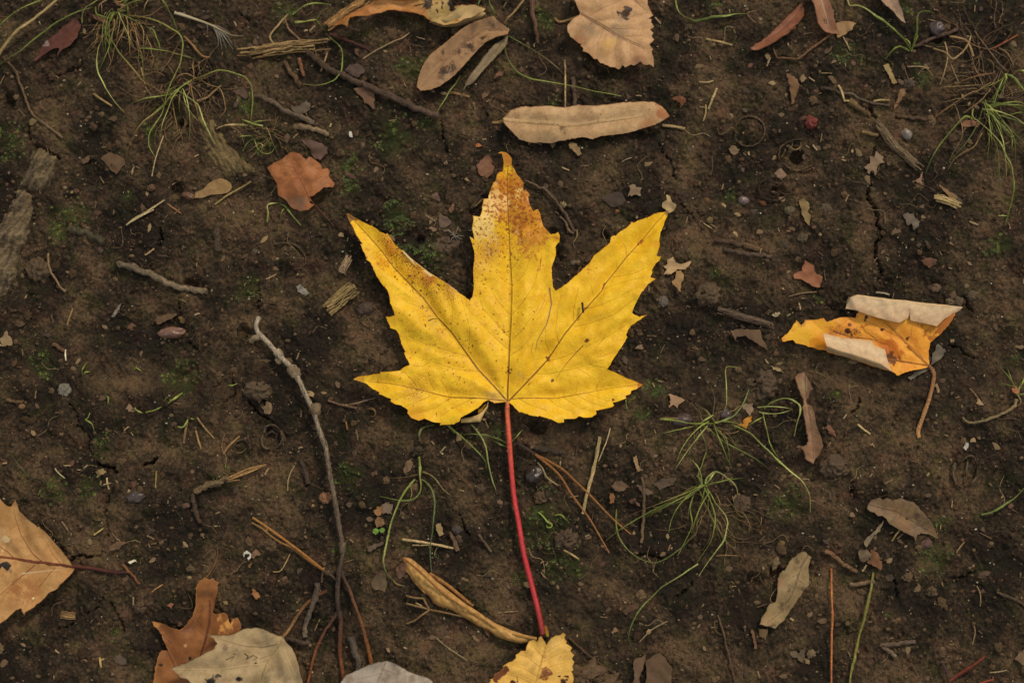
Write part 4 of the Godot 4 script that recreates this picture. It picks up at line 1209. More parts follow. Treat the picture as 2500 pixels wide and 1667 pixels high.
	leaf("sycamore_leaf", "pale grey-brown leaf lying on the rusty oak leaf, its stem pointing up", "leaf", "G 1212,1455 1330,1410 1420,1360 1490,1325 1502,1295 1480,1260 1443,1222 1480,1235 1520,1240 1600,1235 1680,1195 1760,1186 1830,1203 1880,1230 1942,1250 1960,1285 2000,1330 2050,1420 2080,1540 2110,1650 1300,1650 1340,1560 1310,1530 1270,1520", 512, ["998462", "a6906c", "8a7554"],
		[["G 1935,1260 1880,1360 1830,1440 1760,1600", 3.6, "a8936c", 0.9, 60], ["G 1920,1295 1800,1320 1700,1310 1520,1260", 2.4, "6a5640", 0.7, 50], ["G 1830,1430 1700,1440 1500,1470 1220,1460", 2.4, "a8936c", 0.8, 50], ["G 1950,1330 2000,1440 2040,1540", 1.8, "a8936c", 0.6, 40], ["G 1890,1400 1900,1500 1930,1580", 1.4, "a08a64", 0.6, 40], ["G 1690,1360 1710,1380 1700,1400 1740,1375 1770,1390 1740,1410", 2.0, "2c2018", 1.0, -60], ["G 1570,1400 1620,1380 1600,1410", 1.8, "2c2018", 1.0, -60], ["G 1620,1360 1630,1370", 2, "2c2018", 1.0], ["G 1780,1400 1850,1375", 1.4, "4a3a2a", 0.8]],
		[["G 1560,1330", 50, "5a4a38", 0.7, 0.5], ["G 1650,1530", 26, "1a120c", 1.0, 0.8], ["G 1760,1430", 16, "2c2018", 1.0, 0.9], ["G 1475,1555", 34, "18110b", 1.0, 0.9], ["G 1700,1250", 110, "a08a66", 0.5, 0.6], ["G 1400,1400", 100, "a58c68", 0.5, 0.6], ["G 1900,1500", 140, "75634a", 0.4, 0.5]], [160, "4a3a2a", 1.6], wavy(4.5, 3.2, 55.0, "G 1935,1260 1760,1600", 0.7), [["stem", "G 1935,1258 1960,1220 2000,1150 2050,1075 2100,1020 2170,970 2240,938", 11, 13, "8a6a48", "5a3426", false], ["midrib", "G 1935,1260 1880,1360 1830,1440 1760,1600", 9, 5, "a08a62", "98825c", true]], "6f5c42", 27)
	leaf("birch_leaf", "pale yellow serrated leaf at the foot of the red stem", "leaf", "H 1155,1330 1180,1318 1200,1330 1212,1310 1225,1298 1240,1320 1255,1350 1268,1330 1280,1312 1310,1295 1335,1290 1350,1278 1366,1288 1358,1310 1372,1330 1368,1340 1402,1362 1392,1385 1415,1405 1400,1425 1415,1445 1402,1470 1410,1490 1396,1500 1412,1535 1405,1560 1410,1620 905,1640 922,1565 940,1545 930,1540 960,1530 955,1515 985,1500 1010,1478 1005,1468 1040,1445 1060,1440 1080,1425 1080,1405 1110,1385 1138,1382 1142,1360 1150,1340", 480, ["cfa650", "d8ae5a", "c59a4a"],
		[["H 1256,1352 1235,1420 1215,1490 1190,1590", 3, "b88c3c", 0.8, 60], ["H 1240,1400 1300,1360 1360,1330", 1.6, "b88c3c", 0.6, -40], ["H 1225,1450 1320,1400 1400,1380", 1.6, "b88c3c", 0.6, -40], ["H 1212,1500 1300,1460 1400,1440", 1.6, "b88c3c", 0.6, -40], ["H 1200,1550 1300,1510 1400,1490", 1.6, "b88c3c", 0.6, -40], ["H 1235,1420 1190,1370 1170,1340", 1.6, "a87a30", 0.6, -40], ["H 1220,1480 1150,1420 1100,1400", 1.6, "a87a30", 0.6, -40], ["H 1205,1530 1120,1480 1040,1450", 1.6, "a87a30", 0.6, -40], ["H 1195,1580 1090,1530 990,1500", 1.6, "a87a30", 0.6, -40]],
		[["H 1240,1500", 26, "6a3a1c", 0.9, 0.8], ["H 985,1520", 30, "5a2f18", 0.95, 0.9], ["H 1060,1558", 18, "3a1c10", 1.0, 1.0], ["H 1350,1552", 16, "3a1c10", 1.0, 1.0], ["H 1160,1395", 50, "a8803c", 0.6, 0.6], ["H 1240,1415", 30, "8a6a48", 0.6, 0.7], ["H 1180,1470", 50, "a8884c", 0.5, 0.5], ["H 1300,1340", 80, "e0bc74", 0.5, 0.6]], [160, "7a5020", 2.0], wavy(3.6, 1.8, 60.0, "H 1256,1352 1190,1590", 1.2), [["midrib", "H 1256,1352 1235,1420 1215,1490 1190,1590", 7, 4, "c09848", "c29c50", true]], "a8752c", 28)
	leaf("sycamore_leaf", "silvery grey leaf cut by the bottom edge beneath two thin brown stalks", "leaf", "H 60,1640 80,1560 110,1520 180,1490 230,1465 280,1450 350,1443 390,1460 430,1480 500,1520 560,1530 600,1555 640,1640", 400, ["8c8072", "9a8e80", "7a6d60"],
		[["H 330,1450 300,1540 260,1620", 3, "6f655c", 0.7, 50], ["H 320,1490 440,1520", 1.6, "6f655c", 0.6, 40], ["H 310,1510 180,1540", 1.6, "6f655c", 0.6, 40]], [["H 400,1490", 70, "5f554c", 0.5, 0.5], ["H 250,1520", 90, "a09a92", 0.5, 0.6], ["H 480,1540", 60, "6a5a4a", 0.6, 0.5]], [120, "4a4038", 1.8], wavy(4.0, 2.6, 55.0), [["midrib", "H 330,1450 300,1540 260,1620", 7, 5, "8a8076", "8a8076", true]], "655a50", 29)
	leaf("oak_leaf", "small curled rust-brown leaf with jagged edge and dark stem", "leaf", "Z 614,385 630,377 650,372 660,362 672,355 690,357 705,372 713,363 725,370 737,377 740,388 750,383 757,392 755,405 769,421 765,430 745,433 735,445 722,455 712,455 714,470 725,474 712,487 690,488 672,478 655,460 640,450 638,425 625,405", 360, ["895430", "955f37", "774a28"],
		[["Z 716,468 705,440 690,410 672,375", 2.4, "6a3c24", 0.7, 50], ["Z 705,440 690,460 670,470", 1.6, "75442a", 0.6, 40], ["Z 700,432 740,410", 1.6, "75442a", 0.6, 40], ["Z 690,415 650,420", 1.6, "75442a", 0.6, 40], ["Z 690,410 715,380", 1.6, "75442a", 0.6, 40], ["Z 680,390 640,385", 1.6, "75442a", 0.6, 40]], [["Z 690,470", 26, "6a6058", 0.5, 0.6], ["Z 640,395", 26, "b87a4a", 0.5, 0.6], ["Z 720,400", 26, "b07448", 0.5, 0.6]], [120, "502c1a", 1.6], wavy(6.0, 1.6, 60.0, "Z 716,468 672,375", -3.2), [["stem", "Z 716,465 728,475 742,490 755,503 764,515", 2.6, 1.6, "6a4438", "4a342c", false], ["midrib", "Z 716,466 705,440 690,410 672,375", 1.6, 0.8, "8a5436", "955c3a", true]], "6f3f26", 30)
	leaf("willow_leaf", "long curved rust-brown leaf lying aslant beside another narrow brown leaf", "leaf", "C 362,345 400,310 440,290 500,240 550,190 600,140 650,90 690,50 720,18 735,70 727,120 700,160 670,200 665,215 640,225 600,260 560,285 520,310 430,350 385,357", 300, ["784a34", "85543c", "6a4030"],
		[["C 725,40 650,150 560,240 400,335", 2, "5a3626", 0.6, 40], ["C 670,200 640,225 615,235", 3, "201612", 1.0, -40]], [["C 420,320", 70, "8a5434", 0.6, 0.6], ["C 560,230", 70, "8a6450", 0.4, 0.5]], [70, "40281c", 1.6], wavy(2.8, 1.0, 45.0, "C 725,40 390,340", 6.0), [["midrib", "C 725,40 650,150 560,240 400,335", 5, 2, "6a4430", "7a4c36", true]], "5a3624", 31)
	leaf("willow_leaf", "narrow brown leaf with pale midrib pointing down from the top edge", "leaf", "C 745,-60 752,0 770,30 790,60 805,130 820,190 860,222 900,240 960,262 950,220 938,170 925,110 912,60 895,0 890,-60", 300, ["8a624a", "956c54", "7a5540"],
		[["C 825,-40 850,60 870,130 890,210", 3, "a88a70", 0.9, 50], ["C 850,60 900,50", 1.2, "7a5844", 0.5, 30], ["C 860,110 800,100", 1.2, "7a5844", 0.5, 30]], [["C 930,210", 60, "754a34", 0.5, 0.6], ["C 870,160", 16, "3a2a20", 0.8, 0.8]], [60, "4a3426", 1.6], wavy(3.4, 1.0, 45.0, "C 830,-20 900,240", 6.0), [["midrib", "C 825,-40 850,60 870,130 890,210", 6, 3, "a88c70", "9a7a60", true]], "6a4632", 32)
	leaf("willow_leaf", "tan leaf tip hanging in from the top edge above the lilac nut", "leaf", "C 1200,-60 1230,0 1260,35 1290,65 1300,62 1340,90 1365,125 1390,155 1422,172 1405,120 1395,85 1375,40 1362,0 1350,-60", 256, ["8f7560", "9a8068", "7f6650"],
		[["C 1290,-40 1340,60 1410,160", 2.4, "7a6450", 0.6, 40]], [["C 1300,50", 50, "7a5c44", 0.5, 0.5]], [40, "4a3828", 1.4], wavy(3.2, 0.8, 45.0, "C 1290,-40 1410,160", 1.2), [["midrib", "C 1290,-40 1340,60 1410,160", 5, 2, "98806a", "866e58", true]], "6a5240", 33)
	leaf("long_leaf", "dull tan ragged long leaf left of two upright needles, flat on the soil", "leaf", "I 725,672 745,668 792,708 780,740 770,780 768,830 765,900 735,930 720,960 690,1000 660,1050 630,1090 600,1140 560,1170 538,1197 500,1185 430,1167 440,1140 455,1105 480,1075 485,1050 505,1025 545,1015 550,990 555,945 560,860 570,820 590,798 605,800 640,730 680,700", 380, ["85704f", "8f7a58", "786445"],
		[["I 770,690 720,770 690,860 650,970 580,1080 480,1160", 2.4, "62523c", 0.7, 45], ["I 700,820 640,850 590,890", 1.4, "62523c", 0.6, 30], ["I 690,860 740,900", 1.4, "62523c", 0.6, 30], ["I 660,950 600,980", 1.4, "62523c", 0.6, 30], ["I 720,770 650,790", 1.4, "62523c", 0.6, 30], ["I 650,970 690,990", 1.4, "62523c", 0.6, 30]],
		[["I 600,1050", 70, "40341f", 0.8, 0.45], ["I 640,920", 60, "40341f", 0.7, 0.42], ["I 510,1170", 60, "3a2f1e", 0.8, 0.4], ["I 690,730", 60, "4a3c28", 0.6, 0.5], ["I 720,930", 60, "4a3c28", 0.6, 0.45], ["I 480,1130", 80, "9c7f58", 0.6, 0.6], ["I 570,890", 50, "85604a", 0.5, 0.6]], [160, "40341f", 1.6], wavy(1.8, 1.2, 70.0, "I 770,690 480,1160", 3.0), [["midrib", "I 770,690 720,770 690,860 650,970 580,1080 480,1160", 4, 2, "6a5a42", "75643f", true]], "5c4c34", 34)
	leaf("oak_leaf", "flat decayed brown oak leaf fragment with one pointed lobe, half sunk in mud", "leaf", "I 1168,375 1180,345 1195,318 1250,298 1275,315 1300,300 1340,322 1400,303 1420,318 1480,330 1520,365 1560,410 1590,445 1620,480 1640,530 1668,583 1640,575 1600,552 1540,545 1510,555 1500,600 1488,570 1420,540 1370,510 1320,480 1295,445 1270,425 1240,430 1220,405 1190,395", 360, ["6a543f", "75603f", "5a4634"],
		[["I 1180,350 1350,390 1500,470 1650,570", 2, "4f3f30", 0.6, 40], ["I 1350,390 1400,320", 1.4, "4f3f30", 0.5, 30], ["I 1450,440 1530,400", 1.4, "4f3f30", 0.5, 30], ["I 1400,415 1340,470", 1.4, "4f3f30", 0.5, 30]],
		[["I 1220,360", 70, "8a7258", 0.6, 0.5], ["I 1350,370", 90, "85663f", 0.5, 0.5], ["I 1500,440", 90, "3a2c22", 0.7, 0.5], ["I 1560,490", 70, "3a2c22", 0.6, 0.5], ["I 1400,470", 90, "86643f", 0.5, 0.6], ["I 1610,540", 60, "80603f", 0.5, 0.6]], [200, "332820", 1.8], wavy(0.8, 0.8, 70.0), [], "40322a", 35, 0.08)
	leaf("bark_strip", "long brown ragged strip below the folded orange leaf", "leaf strip", "F 663,1012 700,985 740,968 760,1010 778,1045 782,1070 797,1095 777,1102 772,1140 755,1170 760,1190 797,1207 815,1290 822,1330 840,1390 862,1478 852,1510 850,1530 820,1570 800,1605 780,1590 745,1570 735,1530 702,1492 735,1480 757,1470 768,1440 762,1390 745,1330 738,1270 722,1215 735,1190 730,1160 712,1130 692,1090 675,1040", 360, ["7f6149", "8b6c53", "6e533f"],
		[["F 740,975 740,1100 760,1200 790,1350 800,1560", 1.8, "544030", 0.6, 40], ["F 760,1230 800,1420", 1.2, "544030", 0.5, 30]], [["F 720,1060", 60, "8a7a5c", 0.6, 0.6], ["F 800,1500", 70, "8a664a", 0.6, 0.6], ["F 745,1200", 30, "9a8a6a", 0.5, 0.5]], [120, "3c2c22", 1.6], wavy(2.4, 1.2, 80.0, "F 740,975 800,1560", 8.0), [], "463428", 36, 0.08, 0.0011)
	leaf("oak_leaf", "dark red-brown pointed leaf half hidden by a long straw near the top corner", "leaf", "A 218,425 250,372 300,292 400,222 430,185 470,165 510,128 540,145 545,165 555,160 550,200 532,270 500,300 490,312 430,345 412,365 400,398 400,370 412,338 390,325 370,330 290,372", 300, ["542f26", "5f382c", "48281f"],
		[["A 540,160 420,260 230,415", 2, "40231b", 0.6, 40], ["A 440,240 500,300", 1.4, "40231b", 0.5, 30]], [["A 480,180", 60, "6a4436", 0.5, 0.6], ["A 330,300", 16, "8a8078", 0.8, 0.8]], [60, "2c1812", 1.6], wavy(2.0, 0.9, 50.0, "A 540,160 230,415", 0.8), [["midrib", "A 540,165 420,260 240,410", 4, 2, "5a352a", "50302a", true]], "38201a", 37)
	# the rolled orange leaf at the top edge
	var rl := leaf("rolled_leaf", "orange and cream rolled-up dry leaf at the top edge with dark red stem", "leaf", "B 35,178 130,128 222,90 260,60 300,35 345,0 380,-60 800,-70 790,20 800,60 792,85 810,62 860,55 940,62 965,85 1012,92 1000,112 960,130 880,150 830,175 740,180 690,165 640,148 560,112 480,95 400,92 330,110 230,132 150,150 138,205 100,180 60,182", 420, ["9c6636", "aa7a46", "865428"],
		[["B 300,60 500,60 700,30", 2, "8a5428", 0.6, 40], ["B 560,75 640,70 620,90 600,100", 3, "20140c", 1.0, -50], ["B 660,150 760,120 860,75", 2, "a08a5c", 0.6, 30], ["B 790,10 800,60 780,95", 4, "18100a", 1.0, -50]], [["B 900,100", 150, "b89c6c", 0.95, 0.95, 0.2], ["B 760,150", 100, "b0905c", 0.9, 0.9, 0.2], ["B 700,60", 150, "a58f5a", 0.8, 0.7, 0.2], ["B 600,30", 120, "b08a4c", 0.6, 0.6], ["B 200,120", 110, "a0602a", 0.5, 0.6], ["B 400,60", 160, "c08a50", 0.6, 0.6], ["B 640,85", 40, "20140c", 0.95, 0.6], ["B 795,40", 34, "18100a", 1.0, 0.7]], [120, "5a3418", 1.8], wavy(6.0, 3.4, 55.0), [["stem", "B 915,-40 925,10 925,70 920,120 908,170 890,213", 14, 9, "6a2f20", "4a2230", false]], "7a4a22", 38)
	for r in [["B 300,40 400,32 500,40 600,36 700,30", "B 345,-14 420,-8 500,-14 600,-10 700,-14", 4.0, 6.5, ["a06a34", "b07a40", "9a6632"]], ["B 650,150 740,182 830,177 900,152 980,128", "B 690,130 770,112 850,62 930,60 1010,94", 4.0, 3.0, ["8f7650", "ad9468", "a88f60"]]]:
		var cs := []
		for c in r[4]: cs.append(lin(c))
		mk("rolled_edge", roll(r[0], r[1], r[2], r[3], 0.0003, cs, 60, 0.75), mats.leaf, rl)
	mk("leaf_tip", sheet(pts("B 850,-30 885,5 912,28 935,22 965,-5 980,-30"), 0.0008, 0.0003, wavy(5.0, 0.5), 0.3, Rect2(), tint("a05a2c", "8f4e26")), mats.leaf, rl)
	# the rolled tan leaf beside the red stem
	var q := pts("H 800,1120")[0]
	var cl := thing("rolled_leaf", "slender rolled-up tan leaf lying aslant, its end against the red stem's foot", "leaf", Vector3(q.x, gs(q.x, q.y), q.y))
	for r in [["blade", "H 434,852 450,922 486,980 532,1034 580,1070 606,1110 632,1128 710,1150 768,1186 820,1216 864,1244 924,1268 964,1302 1034,1328 1106,1344 1195,1334", "H 436,846 475,852 530,895 600,960 670,1020 740,1075 800,1120 850,1150 905,1190 960,1225 1050,1265 1130,1292 1202,1308", 2.9, 1.0, ["8f683a", "b48a50", "bd9458", "a67a44"]], ["rolled_edge", "H 572,950 628,988 678,1018 730,1060 780,1100 825,1132", "H 590,932 650,970 710,1013 770,1063 822,1108 840,1122", 4.0, 1.2, ["5a3a20", "855a30", "9a6c3a"]], ["rolled_edge", "H 780,1160 840,1200 890,1240 930,1250", "H 790,1150 850,1180 900,1215 945,1245", 3.0, 0.8, ["7a5630", "9a7440"]]]:
		var cs := []
		for c in r[5]: cs.append(lin(c))
		mk(r[0], roll(r[1], r[2], r[3], r[4], 0.0003, cs, 80, 0.8, 0.5), mats.leaf, cl)
	mk("midrib", tube(line3("H 438,850 540,935 640,1030 760,1120 880,1195 1000,1270 1195,1318", 9, 4.6, 0.4, 2.6), mm(7), mm(5), 0.9, 7, 0.3, [lin("8a5c34"), lin("98743f")], 0.4), mats.bark, cl)

# ---------------------------------------------------------------- scraps of leaf, bark and wood

func small_leaves() -> void:
	chip("leaf_scrap", "rust-brown three-cornered leaf scrap above the folded orange leaf", "leaf scrap", "F 663,318 668,300 690,292 722,287 728,255 738,212 775,232 808,252 810,290 840,308 862,325 860,350 850,390 820,390 790,383 740,350 720,338 690,345 668,336", "85553c", "925f44", 1.2, 1.0)
	chip("leaf_scrap", "dark tan crescent leaf scrap tapering to a point near the dark bark splinter", "leaf scrap", "F 232,697 290,678 360,690 428,692 440,730 460,770 493,828 455,808 430,797 380,760 330,730 285,732 272,738 268,768 255,728", "6a5440", "5f4a38", 1.5, 1.0)
	chip("leaf_scrap", "cream ragged leaf scrap just beyond the yellow leaf's upper side lobe", "leaf scrap", "E 1812,660 1835,650 1830,630 1862,612 1875,640 1900,648 1962,636 1940,665 1925,682 1890,678 1850,705 1812,708 1830,680", "b89c78", "a58762", 1.2, 1.0)
	chip("leaf_scrap", "tan pointed scrap touching the cream ragged one beside the yellow leaf", "leaf scrap", "E 1880,690 1905,682 1920,710 1920,740 1905,760 1902,800 1885,780 1868,768 1855,745 1875,730", "a08058", "8f6f48", 0.8, 0.8)
	chip("leaf_scrap", "pale star-shaped scrap between the oblong leaf and the yellow leaf's side tip", "leaf scrap", "L 1368,395 1385,408 1425,398 1445,428 1512,437 1490,460 1490,490 1508,522 1445,506 1403,528 1380,512 1352,528 1382,470 1378,430", "85715c", "786450", 1.0, 0.6)
	chip("leaf_scrap", "blurred pale bud scale hanging over the yellow leaf's upper side tip", "leaf scrap", "E 1826,278 1845,290 1855,322 1878,340 1872,362 1850,372 1838,385 1820,365 1800,345 1808,322 1828,312", "9c855f", "ad9670", 2.6, 1.0)
	chip("leaf_scrap", "pinkish-tan star scrap with jagged arms lying on the mud crack", "leaf scrap", "C 1147,1142 1170,1128 1190,1112 1180,1072 1200,1068 1215,1078 1232,1030 1250,1050 1282,1075 1272,1092 1288,1112 1255,1118 1238,1132 1240,1160 1228,1197 1215,1190 1212,1165 1195,1172 1188,1192 1170,1185 1172,1158", "85705c", "78624e", 0.8, 0.6)
	chip("leaf_scrap", "small pinkish triangular scrap at the lower end of the pale bark-stripped stick", "leaf scrap", "C 1498,1232 1528,1215 1545,1170 1552,1180 1540,1220 1549,1268 1520,1250", "8a6c58", "7c5f4c")
	chip("leaf_scrap", "dull red-brown blunt flake high above the yellow leaf's tip", "leaf scrap", "B 952,1055 975,1020 1000,992 1030,985 1045,1000 1052,1040 1066,1070 1050,1110 1015,1135 1000,1115 975,1120 958,1090", "6f4c39", "7d5843", 0.7, 0.8)
	chip("leaf_scrap", "brown triangular flake against the dark twig below the tongue-shaped leaf", "leaf scrap", "B 168,572 210,562 270,552 296,570 300,610 298,702 270,680 240,655 205,610", "5d4535", "6a4e3b", 1.0)
	chip("leaf_scrap", "dull purple-brown scrap lying on soil above the dark twig", "leaf scrap", "B 110,450 140,412 185,405 225,420 235,460 200,490 190,500 150,478", "4c3d37", "5a4841")
	chip("leaf_scrap", "tiny rust flake above the yellow leaf, alone on dark mud", "leaf scrap", "B 943,910 960,903 987,925 948,934", "9a5c38", "a5683f")
	chip("leaf_scrap", "small brown flake under the narrow grey-tan folded leaf", "leaf scrap", "B 1062,490 1075,460 1095,445 1125,450 1118,470 1085,485", "6a4a38", "7a5742")
	chip("leaf_scrap", "rust-coloured patch of leaf by the oblong leaf's blunt end", "leaf scrap", "B 2195,620 2240,605 2285,620 2288,650 2262,668 2230,640", "75492f", "6a402a")
	chip("wood_chip", "yellowish wood chip under the oblong leaf's belly", "wood chip", "B 1540,908 1575,905 1605,945 1618,985 1598,995 1565,960 1545,948", "7d6748", "8a7350", 0.8, 0.3, 0.9)
	splinter("wood_chip", "thick tan wood chip at the yellow leaf's left side lobe", "wood chip", "E -12,910 40,862 90,815 160,768", 36, 8, "75623f", "a08a60", 1.2, 0.12)
	splinter("wood_chip", "slim grey-brown wood chip above the thick tan wood chip", "wood chip", "K 50,1350 85,1270 125,1200 150,1130", 34, 5, "7d6852", "9c846a", 0.6, 0.15)
	chip("leaf_scrap", "ragged tan scrap near the grey pebble at the scene's edge", "leaf scrap", "D 3,752 22,738 32,712 52,698 68,730 85,742 98,765 90,800 55,795 20,803", "857155", "927d5f")
	chip("leaf_scrap", "pale green-tan triangular scrap above the large cut-off oak leaf", "leaf scrap", "G 662,128 690,112 710,103 738,130 700,150 668,167", "8f7a58", "84704e")
	chip("leaf_scrap", "orange-tan oval scrap right of the rusty oak leaf's tall lobe", "leaf scrap", "G 1718,930 1740,928 1766,960 1768,985 1745,1002 1722,965", "9a6a44", "87593a")
	chip("leaf_scrap", "pinkish-brown scrap beside the white shell fragment", "leaf scrap", "G 1717,692 1745,650 1770,665 1790,690 1750,702 1728,720", "7a5d48", "8a6c54")
	chip("leaf_scrap", "small tan scrap just below the white shell fragment", "leaf scrap", "G 1690,770 1710,742 1740,742 1720,760 1700,782", "7d5a3c", "6d4d34")
	chip("leaf_scrap", "tiny pinkish leaf scrap between the two oak leaves at the bottom", "leaf scrap", "G 1150,1035 1165,1015 1190,1025 1175,1062", "8a5a44", "7c5040")
	chip("leaf_scrap", "curled dark-edged leaf scrap lying on the long crack in the lower corner", "leaf scrap", "G 725,680 760,628 800,600 880,602 890,612 845,620 830,645 780,660", "5c4836", "6a5440", 1.0, 1.4)
	chip("leaf_scrap", "grey decayed leaf flake near the bottom edge of the crumbly soil", "leaf scrap", "G 780,1400 820,1370 860,1400 868,1440 820,1445 790,1430", "4e4238", "5a4c40")
	chip("leaf_scrap", "brown rotten leaf remains pressed flat in mud below the fibrous grass roots", "leaf scrap", "A 690,1085 740,1040 800,1050 850,1085 858,1120 825,1160 800,1190 770,1170 745,1150 720,1120", "54402f", "614a37", 0.4, 0.8)
	chip("leaf_scrap", "small jagged brown scrap beside the end of the buried root", "leaf scrap", "A 540,1080 575,1075 605,1048 615,1075 600,1105 560,1112", "5f4a38", "6c543f", 0.6)
	chip("leaf_scrap", "tan oval flake on bare mud under the thin wiry root", "leaf scrap", "A 190,830 210,812 245,808 262,822 240,845 200,855", "7a6848", "6d5c40")
	chip("leaf_scrap", "dark leaf flake under the curled end of the grass runner", "leaf scrap", "A 1580,625 1620,605 1660,598 1690,625 1700,660 1680,680 1640,650", "4c3a2e", "57443a", 0.8)
	chip("leaf_scrap", "grey leathery flake beside the small knobby twig near the rust-brown leaf", "leaf scrap", "A 1990,735 2040,725 2100,690 2125,715 2120,750 2070,775 2020,778", "55483d", "62544a")
	chip("leaf_scrap", "brown crumpled flake touching the top of the rust-brown leaf", "leaf scrap", "A 2055,965 2120,960 2200,985 2240,1010 2235,1050 2190,1100 2150,1080 2120,1020", "57423a", "644c42", 0.8, 1.4)
	chip("leaf_scrap", "tan curled husk at the crown of the grass tuft", "leaf scrap", "A 770,-20 800,5 820,35 865,45 862,58 810,52 785,20", "8a6a48", "7c5c3e", 2.0, 1.0)
	chip("leaf_scrap", "brown flat flake beside the grass tuft's crown, above the red-brown leaf", "leaf scrap", "A 630,105 670,110 720,135 760,165 735,178 690,150 655,140", "6e4f3a", "5f4433", 1.0)
	chip("leaf_scrap", "brown leaf strip with a ragged end between ring mark and red fruit", "leaf scrap", "C 612,512 650,520 690,545 698,590 690,640 665,705 648,712 642,650 630,580", "6a4c34", "785a3f", 0.5)
	chip("leaf_scrap", "tan heart-shaped flake at the head of the brown ragged strip", "leaf scrap", "C 705,540 725,515 750,540 738,560 715,572", "8a755a", "7c684e")
	chip("leaf_scrap", "tan three-armed flake below the ring mark in the soil", "leaf scrap", "C 225,1010 255,985 270,1000 300,1015 280,1045 255,1055 238,1035", "7f6a50", "74604a")
	chip("leaf_scrap", "pale brown scrap by the straw cross in the upper corner", "leaf scrap", "C 1395,610 1425,598 1435,630 1400,680 1380,720 1352,745 1370,690 1385,650", "75583c", "846546")
	chip("leaf_scrap", "grey torn leaf scrap above the folded orange leaf, half buried", "leaf scrap", "C 1408,1470 1440,1455 1480,1462 1500,1490 1535,1510 1515,1545 1495,1570 1470,1530 1445,1540 1430,1500", "5f544a", "6e6258")
	chip("leaf_scrap", "tan-brown rectangular scrap trapped in the big grass tuft", "leaf scrap", "C 1808,822 1850,818 1932,825 1938,845 1930,862 1870,866 1812,858", "74503a", "7f5a42", 1.5, 0.4)
	chip("leaf_scrap", "pinkish folded scrap in front of the lower dark hollow", "leaf scrap", "C 535,1185 560,1160 585,1158 613,1195 598,1220 580,1230 555,1215", "8a7060", "7a6252", 1.6, 0.8)
	chip("leaf_scrap", "light tan small scrap behind the narrow brown leaf pair", "leaf scrap", "C 932,172 1000,148 1040,155 1088,162 1068,195 1060,212 1010,240 964,264 948,235 945,200", "9a7a56", "8a6c4c", 1.2, 1.0)
	chip("bark_chip", "tan twisted bark chip below the lower dark hollow", "bark chip", "C 697,1368 735,1362 770,1395 768,1430 758,1455 778,1495 765,1545 735,1520 715,1470 708,1420", "85704c", "74603f", 0.8, 1.0, 0.8)
	splinter("wood_chip", "pale tan split wood chip above the folded leaf's rolled edge", "wood chip", "C 1612,1345 1680,1362 1750,1388 1818,1415", 22, 4, "967f58", "b8a072", 0.8, 0.15)
	chip("wood_chip", "brown wood chip crossing the pale split chip", "wood chip", "C 1665,1252 1700,1285 1740,1315 1790,1340 1770,1372 1730,1350 1695,1310 1668,1275", "705638", "7f6443", 0.8, 0.2, 0.8)
	chip("wood_chip", "straw-coloured flat chip in the upper corner near thin grass", "wood chip", "C 1275,450 1312,440 1340,505 1368,560 1348,572 1320,540 1298,492", "96805a", "8a744f", 0.5, 0.2, 0.5)
	chip("leaf_scrap", "small rusty flake stuck in the grass at the side edge", "leaf scrap", "F 2143,1098 2160,1075 2180,1065 2207,1110 2180,1122 2155,1115", "a06a48", "8f5c3e", 2.0)
	chip("leaf_scrap", "grey-tan folded scrap with an orange one beneath it, in the grass", "leaf scrap", "F 310,1212 340,1190 385,1195 390,1240 368,1275 340,1235", "85705c", "927c66", 1.6, 0.8)
	chip("leaf_scrap", "bright orange-yellow scrap in the grass below the grey-tan one", "leaf scrap", "F 286,1335 325,1318 332,1290 385,1270 380,1310 358,1325 345,1362 320,1350", "b8802c", "a87028", 1.2, 0.8)
	chip("leaf_scrap", "reddish-brown scrap right of the long brown ragged strip", "leaf scrap", "F 883,1352 900,1332 925,1350 957,1412 915,1402", "6a4636", "7a5440")
	chip("leaf_scrap", "cream splinter of leaf above the long brown ragged strip", "leaf scrap", "F 512,930 545,945 580,952 600,978 565,970 530,955", "a08c66", "8f7a58")
	chip("leaf_scrap", "pinkish-tan square scrap between yellow leaf and grass tuft", "leaf scrap", "E 1838,1352 1880,1358 1928,1385 1892,1405 1885,1428 1862,1412 1838,1425 1850,1385", "8f7058", "9c7d62")
	chip("leaf_scrap", "dull red-brown little leaf scrap right of the long mud crack", "leaf scrap", "F 1540,208 1580,195 1600,185 1645,212 1630,240 1600,258 1570,238", "6a4838", "5d3e30")
	chip("leaf_scrap", "small pale wedge beside the dark bark splinter's end", "leaf scrap", "F 520,585 548,565 572,568 568,580 545,605", "a09478", "8f8368")
	chip("leaf_scrap", "small grey-brown leaf folded in two, below the crumpled oak fragment", "leaf scrap", "I 1102,668 1130,655 1160,655 1192,690 1180,720 1150,742 1128,735 1110,722", "5f5140", "6a5a48", 1.4, 1.2)
	chip("leaf_scrap", "rusty ragged scrap joined to the small folded grey-brown leaf", "leaf scrap", "I 1190,655 1215,668 1242,692 1262,740 1270,765 1258,795 1235,780 1205,770 1165,742 1190,715", "7a553c", "6a4832", 0.9, 1.0)
	chip("leaf_scrap", "pale crooked scrap dangling below the decayed oak fragment", "leaf scrap", "I 1143,600 1165,572 1212,538 1250,490 1272,455 1278,470 1250,530 1215,560 1190,600 1158,640", "6f6250", "7d6f5a", 1.0)
	chip("leaf_scrap", "brown flake just under the dull tan long leaf's tip", "leaf scrap", "I 428,1205 455,1198 492,1202 480,1240 468,1268 445,1258 428,1252", "59462f", "655138", 0.4)
	chip("leaf_scrap", "curled grey-brown scrap with a dark hole at the needle's left", "leaf scrap", "I 636,1345 680,1350 705,1365 715,1340 738,1340 736,1390 732,1425 700,1418 690,1390 660,1395 640,1370", "57493a", "655544", 1.0, 1.4)
